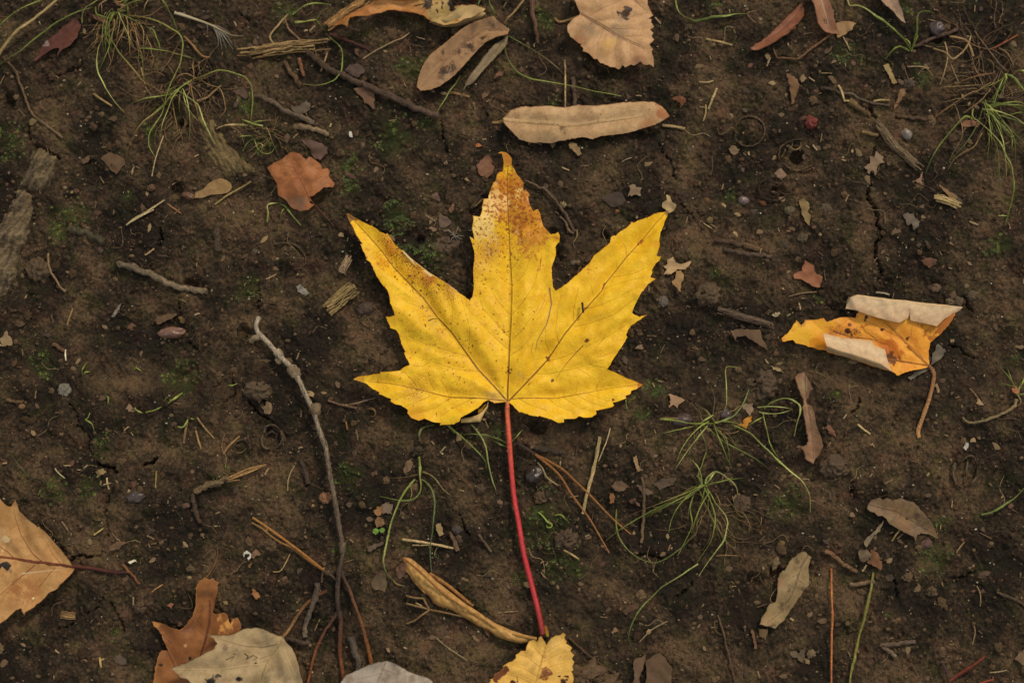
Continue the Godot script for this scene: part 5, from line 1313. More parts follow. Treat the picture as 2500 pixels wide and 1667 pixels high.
	chip("leaf_scrap", "dark brown angular scrap in the pit near crossed twigs", "leaf scrap", "I 1290,835 1330,820 1355,850 1330,875 1300,870", "3f3228", "4a3b30", 0.3)
	chip("wood_chip", "reddish flat splinter standing by the dull tan long leaf's tip", "wood chip", "I 368,1202 388,1200 400,1260 412,1330 392,1335 380,1270", "6a4c34", "755640", 0.6, 0.2, 0.7)
	chip("leaf_scrap", "tan tattered scrap at the very side edge of the lower corner", "leaf scrap", "I 2185,1400 2215,1360 2260,1330 2300,1360 2300,1440 2230,1445", "75604a", "6a553f")
	chip("bark_chip", "brown bark plate at the bottom edge beside a crumbly soil clump", "bark chip", "H 1752,1432 1785,1425 1822,1402 1815,1450 1800,1500 1785,1540 1790,1600 1745,1600 1758,1520", "5f4a39", "6a5442", 1.4, 0.5, 1.0)
	chip("bark_chip", "broad rough bark plate at the bottom edge, larger of two side by side", "bark chip", "H 1822,1442 1850,1420 1900,1390 1930,1420 1972,1482 1965,1600 1812,1600 1830,1520", "624d3b", "55412f", 1.8, 0.8, 1.2)
	chip("bark_chip", "grey-brown bark flake with rounded end right of the crossing pine needles", "bark chip", "H 1775,432 1800,430 1860,470 1868,488 1830,492 1800,470", "5f4d3f", "6c584a")
	chip("bark_chip", "dark grey torn bark flake right of the rounded bark flake", "bark chip", "H 1868,422 1920,400 2000,383 2000,405 1985,432 1930,450 1905,465", "4a3c31", "57483c", 0.5)
	chip("wood_chip", "small brown stub standing beside the crossing pine needles", "wood chip", "H 1622,482 1645,480 1646,535 1620,537", "8a5f40", "75502f", 0.8, 0.1, 1.2)
	chip("wood_chip", "twisted tan splinter above the rounded bark flake", "wood chip", "H 1752,275 1775,263 1780,310 1797,350 1780,358 1765,325", "8a7050", "967b5a", 0.8, 0.4, 0.6)
	chip("wood_chip", "pale tan wood stub left of the red stem near crossed straws", "wood chip", "H 622,658 650,652 660,690 662,720 642,727 630,700", "9c8560", "85704c", 0.8, 0.2, 1.2)
	chip("wood_chip", "grey-brown splinter left of the crossed straws", "wood chip", "H 226,792 260,775 320,757 328,772 290,790 242,815", "55463a", "625246", 0.6, 0.2, 1.0)
	chip("leaf_scrap", "pale mottled grey-brown leaf scrap above two tan seed husks", "leaf scrap", "H 312,545 340,527 380,545 368,580 372,602 340,592 315,600", "6a5a4a", "77675a")
	chip("seed_husk", "orange-tan round seed husk above another husk near tiny green sprout", "seed husk", "H 268,580 285,557 315,560 320,590 300,608 278,605", "8f6a42", "7d5a38", 1.0, 0.8)
	chip("seed_husk", "tan crumpled seed husk touching the tiny two-leaved green sprout", "seed husk", "H 272,640 290,612 320,625 332,655 310,672 285,675", "755a3c", "846846", 1.0, 1.0)
	chip("leaf_scrap", "tan-brown scrap beside the grass stem left of the red stem", "leaf scrap", "H 432,345 450,300 475,285 490,310 480,345 462,360 440,370", "6a543f", "75604a")
	chip("leaf_scrap", "brown flake lying below the rolled tan leaf, dangling stub", "leaf scrap", "H 895,1240 915,1235 932,1290 925,1308 905,1280", "6a4830", "5c3e2a")
	chip("leaf_scrap", "lacy brown leaf remains at the rolled tan leaf's upper tip", "leaf scrap", "H 395,900 430,880 455,870 452,920 440,960 410,975 395,940", "5f4534", "6d5240", 0.5, 1.2)
	chip("leaf_scrap", "grey-brown leaf crumbs pressed in soil left of the rolled tan leaf", "leaf scrap", "H 250,990 275,950 300,930 335,940 345,1000 330,1045 290,1035 262,1025", "5a4a3b", "68573f", 0.4, 1.0)
	chip("leaf_scrap", "brown leaf bit at right end of the thin grass arc", "leaf scrap", "H 1692,1165 1730,1120 1775,1115 1790,1130 1750,1160 1715,1180", "57402f", "4b3628", 0.4)
	chip("leaf_scrap", "dark tan flake among cracks right of the red stem's foot", "leaf scrap", "H 1630,1275 1650,1248 1670,1265 1640,1290", "7c6048", "6d533e")
	chip("leaf_scrap", "flat grey-tan flake in soil between pine needles and bark flakes", "leaf scrap", "H 1630,440 1660,405 1700,412 1735,440 1710,460 1680,472 1650,465", "5a4636", "664f3d", 0.3)
	chip("leaf_scrap", "brown flake above the yellow leaf's left notch, near white web", "leaf scrap", "K 1012,525 1045,490 1080,480 1090,520 1115,550 1110,575 1075,560 1040,545", "6a5248", "5c463c", 0.5)
	chip("wood_chip", "reddish splinter left of the yellow leaf's middle lobe", "wood chip", "K 1205,690 1225,630 1245,600 1268,598 1262,640 1245,695 1225,705", "664838", "745442", 0.6, 0.2, 0.7)
	chip("leaf_scrap", "red-brown flake above the yellow leaf's left tip near moss", "leaf scrap", "K 82,275 110,262 160,280 215,310 210,335 165,330 115,305", "553a30", "5f4236", 0.4)
	chip("leaf_scrap", "grey-green torn scrap left of the yellow leaf's middle lobe", "leaf scrap", "K 1100,690 1150,730 1190,740 1225,790 1215,830 1165,855 1110,850 1095,780", "57463e", "665349", 0.5, 1.0)
	chip("leaf_scrap", "crumpled light scrap tied by a thread left of the white web", "leaf scrap", "K 978,858 1010,845 1040,852 1072,870 1062,895 1035,890 1015,870 990,875", "75604c", "826c56")
	chip("leaf_scrap", "dark hidden leaf lying flush with the mud below the star-shaped scrap", "leaf scrap", "L 1075,540 1130,500 1220,470 1300,480 1335,560 1310,610 1200,635 1150,600", "3c3029", "43362d", 0.25, 0.4)
	chip("leaf_scrap", "rust curl of leaf at the forked rootlet under the yellow leaf's notch", "leaf scrap", "L 828,1335 840,1280 860,1262 862,1295 845,1330", "75533c", "684730")
	chip("wood_chip", "brown slab of bark above the two-toned pebble", "bark chip", "D 1055,625 1080,600 1130,585 1210,572 1215,590 1180,612 1120,640 1080,655", "54412f", "5f4b38", 0.8, 0.4, 1.4)
	chip("leaf_scrap", "small tan curl right of the brown bark slab", "leaf scrap", "D 1222,600 1250,595 1268,615 1262,640 1235,635", "75593a", "67502f", 0.8)
	chip("leaf_scrap", "crumbly tan scrap above the dark nut husk by the long grey twig", "leaf scrap", "D 1790,1220 1815,1205 1830,1175 1855,1190 1865,1225 1850,1260 1822,1265 1805,1240", "705c46", "7f6a50", 0.8, 1.0)
	chip("leaf_scrap", "silver-grey glossy scale right of the short grey twig", "scale", "D 2025,385 2050,365 2075,390 2110,432 2095,455 2070,440 2040,425", "5c5850", "8a867e", 0.8, 0.5)
	chip("leaf_scrap", "grey-white splinter above the two-toned pebble", "splinter", "D 762,598 785,560 810,520 828,503 832,515 812,560 790,595", "807870", "6f665c", 0.5, 0.2, 0.6)
	chip("shell_fragment", "bright white curved shell fragment in the lower soil", "shell fragment", "G 1655,690 1665,672 1690,665 1712,680 1716,705 1700,728 1690,715 1705,700 1700,685 1675,690 1668,712", "cfccc4", "b8b5ac", 1.0, 0.4, 0.5)
	chip("shell_fragment", "white angular shell chip near the orange oak leaf stem", "shell fragment", "G 882,748 895,732 930,725 932,738 905,745 890,755", "c8bfa6", "d6cfb8", 0.6, 0.2, 0.4)
	chip("shell_fragment", "tiny white chip beside the soil crack left of the oblong leaf", "shell fragment", "B 135,850 148,838 160,855 155,878 140,872", "b0aca6", "c4c0b8", 0.4, 0.2, 0.4)
	chip("shell_fragment", "white crumb in the muddy lower part below the folded leaf's stem", "shell fragment", "F 1815,1495 1838,1458 1852,1455 1850,1485 1830,1515", "b8b2a6", "8f8a80", 0.5, 0.3, 0.5)
	# a winged seed
	var q := pts("A 1400,1320")[0]
	var s := thing("winged_seed", "tan winged maple seed left of the rust-brown leaf", "winged seed", Vector3(q.x, gs(q.x, q.y), q.y))
	mk("wing", sheet(pts("A 1335,1362 1345,1325 1400,1300 1430,1265 1470,1240 1520,1228 1555,1240 1582,1258 1593,1285 1580,1308 1560,1325 1510,1335 1450,1340 1390,1362"), 0.0007, 0.0003, wavy(1.6, 0.8, 90.0), 0.3, Rect2(), tint("7f6542", "927650", 500.0)), mats.leaf, s)
	mk("nutlet", lump(Vector3(pts("A 1295,1345")[0].x, gs(q.x, q.y) + 0.0008, pts("A 1295,1345")[0].y), Vector3(mm(48), mm(24), mm(26)), -0.25, 0.25, 1.5, [lin("6a4a33"), lin("57392a")]), mats.nut, s)
	# a feather
	q = pts("A 1450,180")[0]
	s = thing("feather", "small white and grey downy feather by the grass tuft", "feather", Vector3(q.x, gs(q.x, q.y), q.y))
	mk("shaft", tube(line3("A 1195,88 1280,112 1390,152 1450,175 1520,205 1590,235 1660,232", 6, 0.8, 0.8, 0.3), mm(12), mm(3), 0.7, 7, 0.2, [lin("b5aa90"), lin("a89a7c"), lin("6a5a4a")], 0.2), mats.leaf, s)
	for b in ["A 1400,155 1420,180 1412,230", "A 1440,170 1490,190 1560,235", "A 1450,172 1480,230 1490,300", "A 1460,178 1510,240 1540,320", "A 1475,182 1530,240 1570,310", "A 1480,190 1500,250 1510,330", "A 1490,190 1550,240 1585,300", "A 1430,165 1500,180 1570,215", "A 1480,185 1540,260 1590,330", "A 1470,185 1490,260 1485,310"]:
		mk("barb", tube(line3(b, 3, 0.8, 0.7, 0.3), mm(5), mm(2), 0.5, 5, 0.3, [lin("7d786f"), lin("6a665f")], 0.3), mats.leaf, s)
	# half nutshells sunk in the two dark hollows
	for r in [["nutshell", "broken brown nutshell rim in the upper of two dark hollows", "C 690,1080", [["C 575,1095 565,1060 585,1000 640,968 700,958 725,965", 12, "5a4834"], ["C 635,1000 650,1020 685,1022 712,1000 708,970", 14, "85704e"], ["C 600,1120 640,1155 690,1168 750,1155 790,1130 795,1100", 13, "5f4c38"], ["C 585,1080 600,1040 605,1010", 16, "54422f"], ["C 700,1165 760,1165 800,1140", 9, "6a563f"]]],
		["nutshell", "blackened nutshell rim in the lower of two dark hollows", "C 540,1290", [["C 440,1330 425,1290 440,1240 490,1225", 13, "3f3328"], ["C 505,1300 530,1315 570,1312 590,1295", 15, "54463a"], ["C 450,1345 500,1370 570,1368 615,1330 620,1300", 11, "43362b"], ["C 520,1260 560,1270 600,1240", 14, "4a3a30"]]],
		["nutshell", "dark broken nut husk beside the bend of the long grey twig", "D 1665,695", [["D 1635,740 1625,690 1645,640 1690,640", 13, "3a2f26"], ["D 1640,745 1690,765 1730,740", 14, "4a3d30"]]],
		["nutshell", "grey-brown hollow nut husk left of the long grey twig", "D 1865,1410", [["D 1800,1400 1790,1440 1810,1490 1860,1500", 22, "5a4c3c"], ["D 1800,1400 1820,1350 1870,1340 1915,1370", 20, "54463a"], ["D 1915,1370 1940,1420 1920,1470 1870,1505", 22, "4c4034"], ["D 1830,1400 1860,1380 1890,1410", 18, "3c3128"]]],
		["nutshell", "small split husk with straw beside the hollow nut husk", "D 1645,1490", [["D 1590,1500 1620,1450 1670,1440 1700,1470", 12, "54473a"], ["D 1600,1520 1650,1525 1690,1490", 10, "62523f"]]],
		["nutshell", "snail-like curled brown husk by the yellow leaf's lower left lobe", "M 295,1340", [["M 250,1300 280,1290 320,1305 335,1345 310,1380 285,1375", 22, "6a5138"]]],
		["nutshell", "dry papery husk lined with dark scales near the right edge", "I 1835,140", [["I 1760,60 1745,130 1765,200 1810,230", 16, "5f5140"], ["I 1800,60 1830,30 1880,20 1915,80", 14, "574a3a"], ["I 1920,90 1915,150 1880,200 1830,225", 14, "4f4334"], ["I 1850,40 1835,110 1840,190", 10, "655744"]]]]:
		q = pts(r[2])[0]
		s = thing(r[0], r[1], "nutshell", Vector3(q.x, gs(q.x, q.y), q.y))
		for a in r[3]:
			var line := line3(a[0], a[1], 0.4, 0.5, 0.4)
			mk("rim", tube(line, mm(a[1] * 0.45), mm(a[1] * 0.3), 2.6, 8, 0.9, [lin(a[2], 0.8), lin(a[2], 1.15), lin(a[2], 0.7)], 0.8, -0.3, 0.5, 500.0), mats.bark, s)
	# two rings left in the mud by cap-like husks
	for r in [["circular brown husk rim pressed in the mud left of the red fruit", "C 265,900 275,850 310,808 365,796 420,810 455,850 465,900 450,950 410,985 360,998 310,985 275,945 265,905"], ["faint round rim mark in the mud above the long grey twig", "D 1870,95 1950,85 2030,110 2080,170 2085,230 2050,265"]]:
		var o := mk("husk_ring", tube(line3(r[1], 9, 0.2, 0.2, 0.2), mm(7), mm(4), 1.1, 7, 0.9, [lin("4c3d2f"), lin("5f4e3c"), lin("43362a")], 0.8, 1.0, 0.0, 600.0), mats.bark)
		tag(o, r[0], "husk ring")

# ---------------------------------------------------------------- sticks

func twigs_and_roots() -> void:
	# the long grey twig that bends down through the scene and forks
	var q := pts("H 30,450")[0]
	var t := thing("forked_twig", "long crooked grey twig running down to a fork near the bottom edge", "twig", Vector3(q.x, gs(q.x, q.y), q.y))
	mk("stem", tube(line3("D 1765,598 1752,650 1762,700 1790,730 1850,790 1915,865 2000,950 2040,1010 2070,1070 2120,1180 2155,1250 2190,1370 2215,1440 2240,1510 H 18,350 40,470 62,590 80,700 95,790 88,860 72,920 62,1000 60,1080 66,1160", 18, 0.8, 3.2, 1.5), mm(14.5), mm(12.5), 0.95, 12, 0.4, [lin("9f9384"), lin("998b7a"), lin("8c7f6e"), lin("7d7060"), lin("64564a"), lin("4e4038"), lin("40342f")], 0.9, 1.0, 0.0, 500.0), mats.bark, t)
	for b in [["spur", "D 1790,725 1760,742 1735,752 1718,772", 28, 18, "8a7b68", "75664f", 1.4, 0.2], ["node", "D 1895,840 1920,865 1925,890 1905,910", 30, 26, "9a8b76", "7d6d58", 1.6, 1.2], ["node", "D 2010,960 2025,985 2030,1005", 40, 38, "85745f", "7a6a55", 2.2, 2.2], ["node", "D 2160,1215 2170,1240 2172,1262", 40, 34, "75644f", "6c5c48", 2.6, 2.6], ["node", "H 95,765 93,790 92,815", 20, 18, "6a5a4a", "5a4c40", 3.0, 3.0], ["branch", "H 66,1150 40,1190 0,1250 G 2235,1190 2200,1255 2165,1330 2135,1430 2115,1510 2095,1600", 11, 9, "3f3230", "8a5230", 1.6, 0.6], ["branch", "H 68,1155 78,1210 74,1280 70,1400 82,1490 100,1620", 15, 9, "40332f", "7c4526", 1.8, 0.8], ["branch", "H 80,930 105,985 130,1040 155,1110 185,1190 215,1290 240,1400 255,1500 272,1620", 9, 10, "4a3d34", "935628", 2.0, 0.8], ["branch", "H 60,985 30,955 -20,925 G 2200,880", 9, 7, "4a3c32", "54453a", 1.6, 0.4]]:
		mk(b[0], tube(line3(b[1], b[2], b[6], 0.6, b[7]), mm(b[2]), mm(b[3]), 0.95, 9, 0.35, [lin(b[4]), lin(b[4]).lerp(lin(b[5]), 0.5), lin(b[5])], 0.5), mats.bark, t)
	twig("twig", "short thick grey-brown twig lying in a groove of mud", "twig", "D 803,240 900,255 960,282 1020,305 1080,335 1130,362 1170,385 1280,402 1350,412 1412,425", 22, 20, "6a5d4d", "786955", [0.6, 0.9, 0.6], 0.45)
	twig("twig", "dark brown straight twig slanting under the rust scrap near the top", "twig", "B -145,320 -60,385 0,437 100,490 250,555 330,590 400,620 560,690 640,725 702,738", 19, 23, "4a3a2e", "54433a", [0.5, 1.2, 0.5], 0.35)
	twig("twig", "knobby grey-brown twig ending above a pale broken stick", "twig", "A 1745,655 1800,675 1850,700 1910,730 1950,765 2040,800 2100,825 2150,852", 15, 19, "5a4c3e", "66574a", [0.5, 1.0, 0.4], 0.6)
	twig("stick", "pale broken stick end under the knobby grey-brown twig", "stick", "A 2020,870 2080,878 2150,892 2250,920", 20, 17, "75614a", "85705a", [0.4, 0.4, 0.4], 0.4)
	splinter("stick", "fibrous tan rotten stick lying level near the top, under the thin red stalk", "stick", "A 1590,366 1680,358 1740,352 1850,338 1900,328 2000,314 2060,318 2150,308 2270,300", 40, 9, "6a5438", "a0845a", 0.6, 0.3)
	splinter("stick", "wide tan split stick leaning at the rolled orange leaf's tail", "stick", "B -20,180 60,130 120,85 180,55 215,35 255,-10", 28, 5, "8a663e", "b08a5c", 1.8, 0.1)
	twig("stick", "brown upright stick pointing at the top of the oblong leaf", "stick", "B 1562,480 1570,560 1575,600 1577,675", 14, 13, "4f3f34", "5c4a3c", [0.3, 0.3, 0.3], 0.4)
	twig("stick", "pinkish-brown stick hanging down from the top edge", "stick", "B 1290,-60 1300,0 1305,80 1322,150 1335,210 1338,260", 18, 12, "6a4c44", "57402f", [0.6, 0.6, 0.2], 0.35)
	twig("rootlet", "dark wine-red stalk crossing the soil left of the dark twig", "stalk", "B 10,210 80,240 170,275 280,325", 12, 8, "4a2a26", "3f2722", [0.6, 0.5, 0.2], 0.2)
	twig("rootlet", "forked brown rootlet curving right of the yellow leaf's tip, longer arm", "rootlet", "L 232,368 290,372 380,408 430,440 475,450 560,545 620,610 660,665 710,735 750,820 775,870 800,890", 11, 20, "6a5644", "54443a", [1.5, 0.6, 0.3], 0.5)
	twig("rootlet", "short brown rootlet beside the longer forked one right of the yellow tip", "rootlet", "L 640,735 690,790 715,845 750,890 790,905", 13, 14, "66503f", "7a6448", [0.3, 0.6, 0.3], 0.5)
	twig("rootlet", "pale hooked rootlet end at the tip of the forked rootlet", "rootlet", "L 815,870 825,930 800,985 780,1020 795,1060", 11, 6, "7a6a4c", "655540", [0.6, 0.4, 0.2], 0.4)
	twig("stick", "dark narrow stick beside the yellow leaf's middle lobe", "stick", "K 1440,640 1490,570 1540,510 1600,450", 16, 15, "4c3d30", "3a2e25", [0.3, 0.3, 0.3], 0.5)
	twig("stick", "tan splinter below the dark narrow stick by the yellow middle lobe", "stick", "K 1465,625 1510,590 1565,545", 16, 12, "7a6546", "6a563c", [0.3, 0.2, 0.3], 0.4)
	splinter("stick", "bark-stripped tan and grey stick lying across the mud in the upper corner", "stick", "C 1215,810 1245,850 1270,885 1320,950 1370,1005 1430,1050 1480,1105 1555,1162", 26, 7, "4c4138", "7d6a52", 0.6, 0.12)
	twig("stick", "short tan stick stub in line with the bark-stripped stick", "stick", "C 1045,695 1085,720 1120,745 1190,792", 24, 12, "75603f", "57432f", [0.3, 0.3, 0.2], 0.6)
	twig("twig", "dark thin twig ending at the crossed straw pieces", "twig", "C 850,602 905,615 980,640", 14, 9, "3f312a", "4a3b31", [0.3, 0.3, 0.3], 0.4)
	twig("twig", "wiry grey twig with a fork beside the dark thin twig", "twig", "C 975,640 1060,640 1100,665 1180,697 1250,705 1330,712", 8, 7, "66584a", "5c4e42", [0.6, 0.6, 0.4], 0.4)
	twig("stick", "dull brown stick lying level between star scrap and large grass tuft", "stick", "C 1375,785 1440,788 1500,795 1590,800", 14, 13, "54422f", "4a3a2e", [0.1, 0.2, 0.1], 0.5)
	twig("stick", "small tan stick joining the bark-stripped stick from the side", "stick", "C 1130,898 1185,905 1250,915", 13, 13, "75603f", "85704c", [0.3, 0.3, 0.4], 0.4)
	twig("twig", "reddish-brown twig behind the lilac nut in the upper corner", "twig", "C 1480,322 1560,290 1640,250 1720,225 1785,205", 12, 12, "4f3d34", "5c483e", [0.3, 1.2, 0.6], 0.4)
	splinter("stick", "dark bark splinter left of the folded orange leaf", "stick", "F 130,550 220,570 285,590 350,612 430,632 525,665", 20, 6, "453730", "6a584a", 0.8, 0.12)
	twig("stick", "dark short stick in moss beyond the cream ragged scrap", "stick", "F 185,138 250,152 310,172 400,180 515,185", 15, 14, "4a3d30", "57463a", [0.3, 0.3, 0.3], 0.6)
	twig("stick", "brown stub stick above the dark short stick", "stick", "F 130,75 220,92 300,105 360,118 420,135", 16, 18, "4a3a2e", "6a523c", [0.2, 0.2, 0.3], 0.6)
	twig("rootlet", "tan root fibre creeping to the grass at the side edge", "rootlet", "F 1815,1285 1840,1318 1890,1325 1970,1305 2050,1275 2130,1240 2170,1205 2185,1160", 7, 13, "75664a", "7d6d50", [0.4, 0.6, 1.0], 0.4)
	twig("stick", "brown peeled stick pointing up-left above the two upright needles", "stick", "I 880,665 930,698 980,738 1040,775 1098,812", 14, 13, "75583f", "6a503a", [0.6, 0.6, 0.5], 0.3)
	twig("stick", "small striped brown stick lying level between the two upright needles", "stick", "I 1052,897 1110,890 1150,886 1212,878", 15, 13, "75604a", "6a5442", [0.4, 0.4, 0.6], 0.3)
	twig("stick", "grey stick, upper of two crossing right of the upright needles", "stick", "I 1245,1310 1330,1305 1400,1298 1500,1284", 14, 13, "5f5040", "66564a", [0.8, 0.8, 0.4], 0.4)
	twig("stick", "short pale-ended stick crossing under the grey one", "stick", "I 1268,1318 1320,1350 1375,1390", 14, 12, "5a4a3a", "8a7a66", [0.4, 0.4, 0.4], 0.3)
	twig("twig", "thin dark brown stalk slanting at the bottom below the long tan leaf", "twig", "I 148,1105 165,1160 182,1220 200,1310 222,1400 245,1500 270,1620", 6, 8, "5c4a36", "4f3f30", [0.6, 0.8, 0.8], 0.3)
	twig("twig", "dark purple stalk at the bottom edge crossing two red needles", "twig", "I 1688,1432 1705,1470 1722,1520 1735,1600", 7, 8, "3f3034", "4a3838", [0.6, 1.2, 1.2], 0.3)
	twig("stick", "grey cracked stick between reddish stem and fork of the long twig", "stick", "G 2175,885 2165,960 2140,1020 2120,1080 2095,1150 2088,1200 2078,1262", 19, 15, "54483f", "66594e", [0.3, 0.4, 0.3], 0.6)
	twig("stick", "dark stick lying level at the pale grey-brown leaf's stem", "stick", "G 1945,1262 2000,1275 2060,1292 2115,1302", 16, 17, "3f322a", "4a3c33", [0.4, 0.4, 0.4], 0.4)
	twig("stick", "knobby grey-tan stick end holding a bundle of straw", "stick", "G 1335,275 1365,250 1395,235 1440,215 1500,195 1560,172", 22, 16, "66553f", "6f5d46", [0.5, 0.8, 0.8], 0.8)
	twig("stick", "dark bent stick below the knobby grey-tan one", "stick", "G 1318,275 1325,330 1335,370 1352,420 1372,475", 17, 14, "3c2f28", "4a3a2e", [0.3, 0.4, 0.3], 0.5)
	twig("stick", "dark small stick left of the long twig's lower part", "stick", "G 2055,45 2075,90 2090,140 2108,205", 14, 16, "3f332b", "4a3c32", [0.3, 0.3, 0.3], 0.5)
	twig("stick", "brown peeled twig piece at the end of the cut-off oak leaf's stem", "stick", "G 842,757 870,790 910,830 930,860 957,895", 9, 9, "7a5638", "6a482e", [0.4, 0.3, 0.3], 0.3)
	splinter("stick", "brown wood piece lying level across the soil crack near the cut-off oak leaf", "stick", "G 398,1098 430,1102 470,1108 522,1112", 20, 5, "6f5538", "9a7c54", 0.5, 0.1)
	twig("stick", "grey stick pointing at the silvery grey leaf", "stick", "H 130,1300 145,1350 158,1400 172,1450 182,1490", 18, 14, "4f463f", "5c524a", [0.3, 0.3, 0.6], 0.5)
	twig("stick", "dark greenish root piece in moss above the short thick twig", "stick", "D 470,-15 530,10 590,25 650,55 720,92", 26, 24, "4a4230", "3f3a2e", [-0.4, -0.2, -0.4], 0.5)
	twig("stick", "dark upright stub sunk in soil right of the short thick twig", "stick", "D 1482,-20 1485,40 1490,90 1492,145", 25, 25, "3f342a", "4a3d31", [-0.4, -0.2, -0.2], 0.5)
	twig("rootlet", "pale curved root thread at the side, above the short thick twig", "rootlet", "D 320,160 325,220 342,285 370,335 395,375 440,425", 8, 8, "857055", "75604a", [0.5, 0.6, 0.3], 0.2)
	twig("rootlet", "long thin wiry brown root left of the grass tuft", "rootlet", "A 18,388 60,430 105,480 118,520 135,570 165,640 190,720 225,780 275,825 345,875 425,938", 8, 8, "54432f", "75604a", [0.6, 0.8, 0.4], 0.2)
	twig("stalk", "thin straight dark red stalk sticking up beside the rolled tan leaf's foot", "stalk", "H 1385,1310 1450,1370 1500,1412 1560,1455 1630,1505", 7, 5, "57402f", "4a3628", [0.4, 0.6, 0.3], 0.3)
	twig("stick", "upright thin brown stick in the soil between bark flakes", "stick", "H 1808,385 1815,480 1815,600 1810,690 1803,765", 9, 9, "5a4838", "6a5642", [0.4, 0.5, 0.3], 0.3)
	twig("stalk", "club-ended brown stalk right of the crossed straws", "stalk", "H 695,702 718,735 735,770 745,808", 8, 15, "5c4838", "6f5744", [0.4, 0.4, 0.4], 0.4)
	twig("stick", "muddy grey splinter lying left of the red stem", "stick", "H 865,715 890,750 915,785 938,815", 7, 8, "544638", "5f5142", [0.2, 0.2, 0.2], 0.4)
	twig("stick", "half-buried dark stick near the nut on the red stem's right", "stick", "H 1190,212 1260,228 1330,245 1380,250", 20, 14, "3a3028", "44382e", [-0.4, -0.3, -0.4], 0.5)
	twig("stick", "small brown stick in the soil at the side edge, above a round seed", "stick", "D 38,1165 90,1175 150,1182", 12, 10, "665038", "57442f", [0.3, 0.3, 0.3], 0.4)
	twig("stick", "reddish stick stub near the lower left twig and white splinter", "stick", "D 362,778 400,805 432,828", 14, 12, "6a4f36", "5c442f", [0.3, 0.3, 0.3], 0.4)
	twig("stick", "dark brown stick left of the broken rotten one, slanting", "stick", "A 1938,408 1975,470 2010,525 2062,592", 14, 17, "5f4a36", "54402e", [0.3, 0.4, 0.3], 0.4)
	twig("stick", "small orange-brown stick under the rotten fibrous stick", "stick", "A 2038,392 2055,455 2072,525", 15, 10, "7a543c", "6a4732", [0.4, 0.4, 0.3], 0.4)
	twig("twig", "thin brown stalk bent under the narrow brown leaf pair", "twig", "C 905,252 840,300 770,350 720,392 680,412 620,412 545,405 530,375 518,338", 8, 6, "75563c", "6a4f38", [1.2, 0.6, 0.4], 0.2)
	twig("stick", "slender grey stick at the side, under the grass tip near the lower corner", "stick", "I 2050,945 2120,975 2180,1000 2260,1045", 10, 10, "544534", "4a3c2f", [0.2, 0.2, 0.2], 0.4)
	# branched thin stalk left of the rolled leaf
	q = pts("H 620,1150")[0]
	t = thing("branched_stalk", "thin tan branched flower stalk poking out under the rolled tan leaf", "stalk", Vector3(q.x, gs(q.x, q.y), q.y))
	for b in ["H 815,1192 750,1182 690,1168 585,1148", "H 585,1150 540,1180 500,1210 452,1228", "H 585,1146 520,1130 450,1112", "H 580,1140 565,1110 550,1082", "H 550,1082 500,1080 450,1066"]:
		mk("branch", tube(line3(b, 6, 0.8, 0.6, 0.8), mm(5.5), mm(5), 0.9, 7, 0.35, [lin("8a6f4c"), lin("7a6040")], 0.3), mats.bark, t)
	# pine needles, joined in pairs
	for r in [["pair of orange-brown pine needles right of the red stem, crossing a straw", "H 1350,450", [["sheath", "H 1085,192 1130,220 1200,262", 12, 10, "332a26", "4a3830"], ["needle", "H 1190,255 1300,345 1350,405 1400,485 1500,620 1560,720 1618,822", 7.5, 4, "8a5a34", "966840"], ["needle", "H 1195,258 1270,295 1350,345 1420,410 1500,485 1640,628 1742,715", 7.5, 4, "8a5a34", "96683a"]]],
		["pair of orange-brown pine needles pointing into the fork of the long twig", "G 2000,640", [["needle", "G 1730,438 1800,485 1900,552 1980,612 2050,665 2150,745 2250,825", 8, 10, "a07442", "94642f"], ["needle", "G 1722,473 1790,510 1850,558 1930,610 2000,645 2120,735 2245,815", 6, 9, "85683f", "8a5f34"]]],
		["pair of dark red pine needles in the bottom corner", "I 1830,1490", [["needle", "I 1975,1388 1900,1440 1800,1508 1690,1600", 9, 9, "6a3226", "743a2a"], ["needle", "I 1960,1400 1880,1460 1790,1525 1680,1610", 7, 7, "5f2c22", "6a3426"]]]]:
		q = pts(r[1])[0]
		t = thing("pine_needles", r[0], "pine needles", Vector3(q.x, gs(q.x, q.y), q.y))
		for b in r[2]: mk(b[0], tube(line3(b[1], b[2], 1.0, 1.2, 0.5), mm(b[2]), mm(b[3]), 0.8, 7, 0.1, [lin(b[4]), lin(b[5])], 0.25), mats.bark, t)
	straw("single orange needle standing upright at the bottom right, straight", "I 922,785 922,880 917,1000 922,1100 920,1200 918,1350 914,1640", 14, "935a34", [1.0, 1.6, 1.2], "pine_needle", "pine needle")
	straw("short dark red needle in the bottom corner below the red pair", "I 2035,1543 1960,1565 1880,1600", 12, "74392a", [0.6, 0.6, 0.6], "pine_needle", "pine needle")
	straw("red-brown straight needle near the upper side edge", "C 2192,244 2110,290 2015,338", 12, "75432c", [0.8, 0.6, 0.4], "pine_needle", "pine needle")
	# old roots half sunk in the soil
	var o := mk("root", dome("A 120,1280 165,1285 210,1330 205,1420 195,1500 D 190,0 165,80 150,140 128,240 112,330 118,385 60,440 0,490 -90,520 -110,300 -80,100 -40,0 A 10,1500 45,1420 85,1330", 8.0, 10.0, "40362b", "7a6a53", Vector2(-0.35, 1), 1.9), mats.stone)
	tag(o, "weathered grey-brown root rising from the soil at the side edge, longer piece", "root")
	o = mk("root", dome("A 205,1015 250,1000 300,1020 350,1045 405,1085 402,1140 370,1200 330,1265 270,1300 200,1300 130,1255 140,1190 170,1110 190,1050", 4.0, 9.0, "43392e", "75654d", Vector2(-0.5, 1), 1.6), mats.stone)
	tag(o, "stubby grey root piece above the longer weathered root", "root")
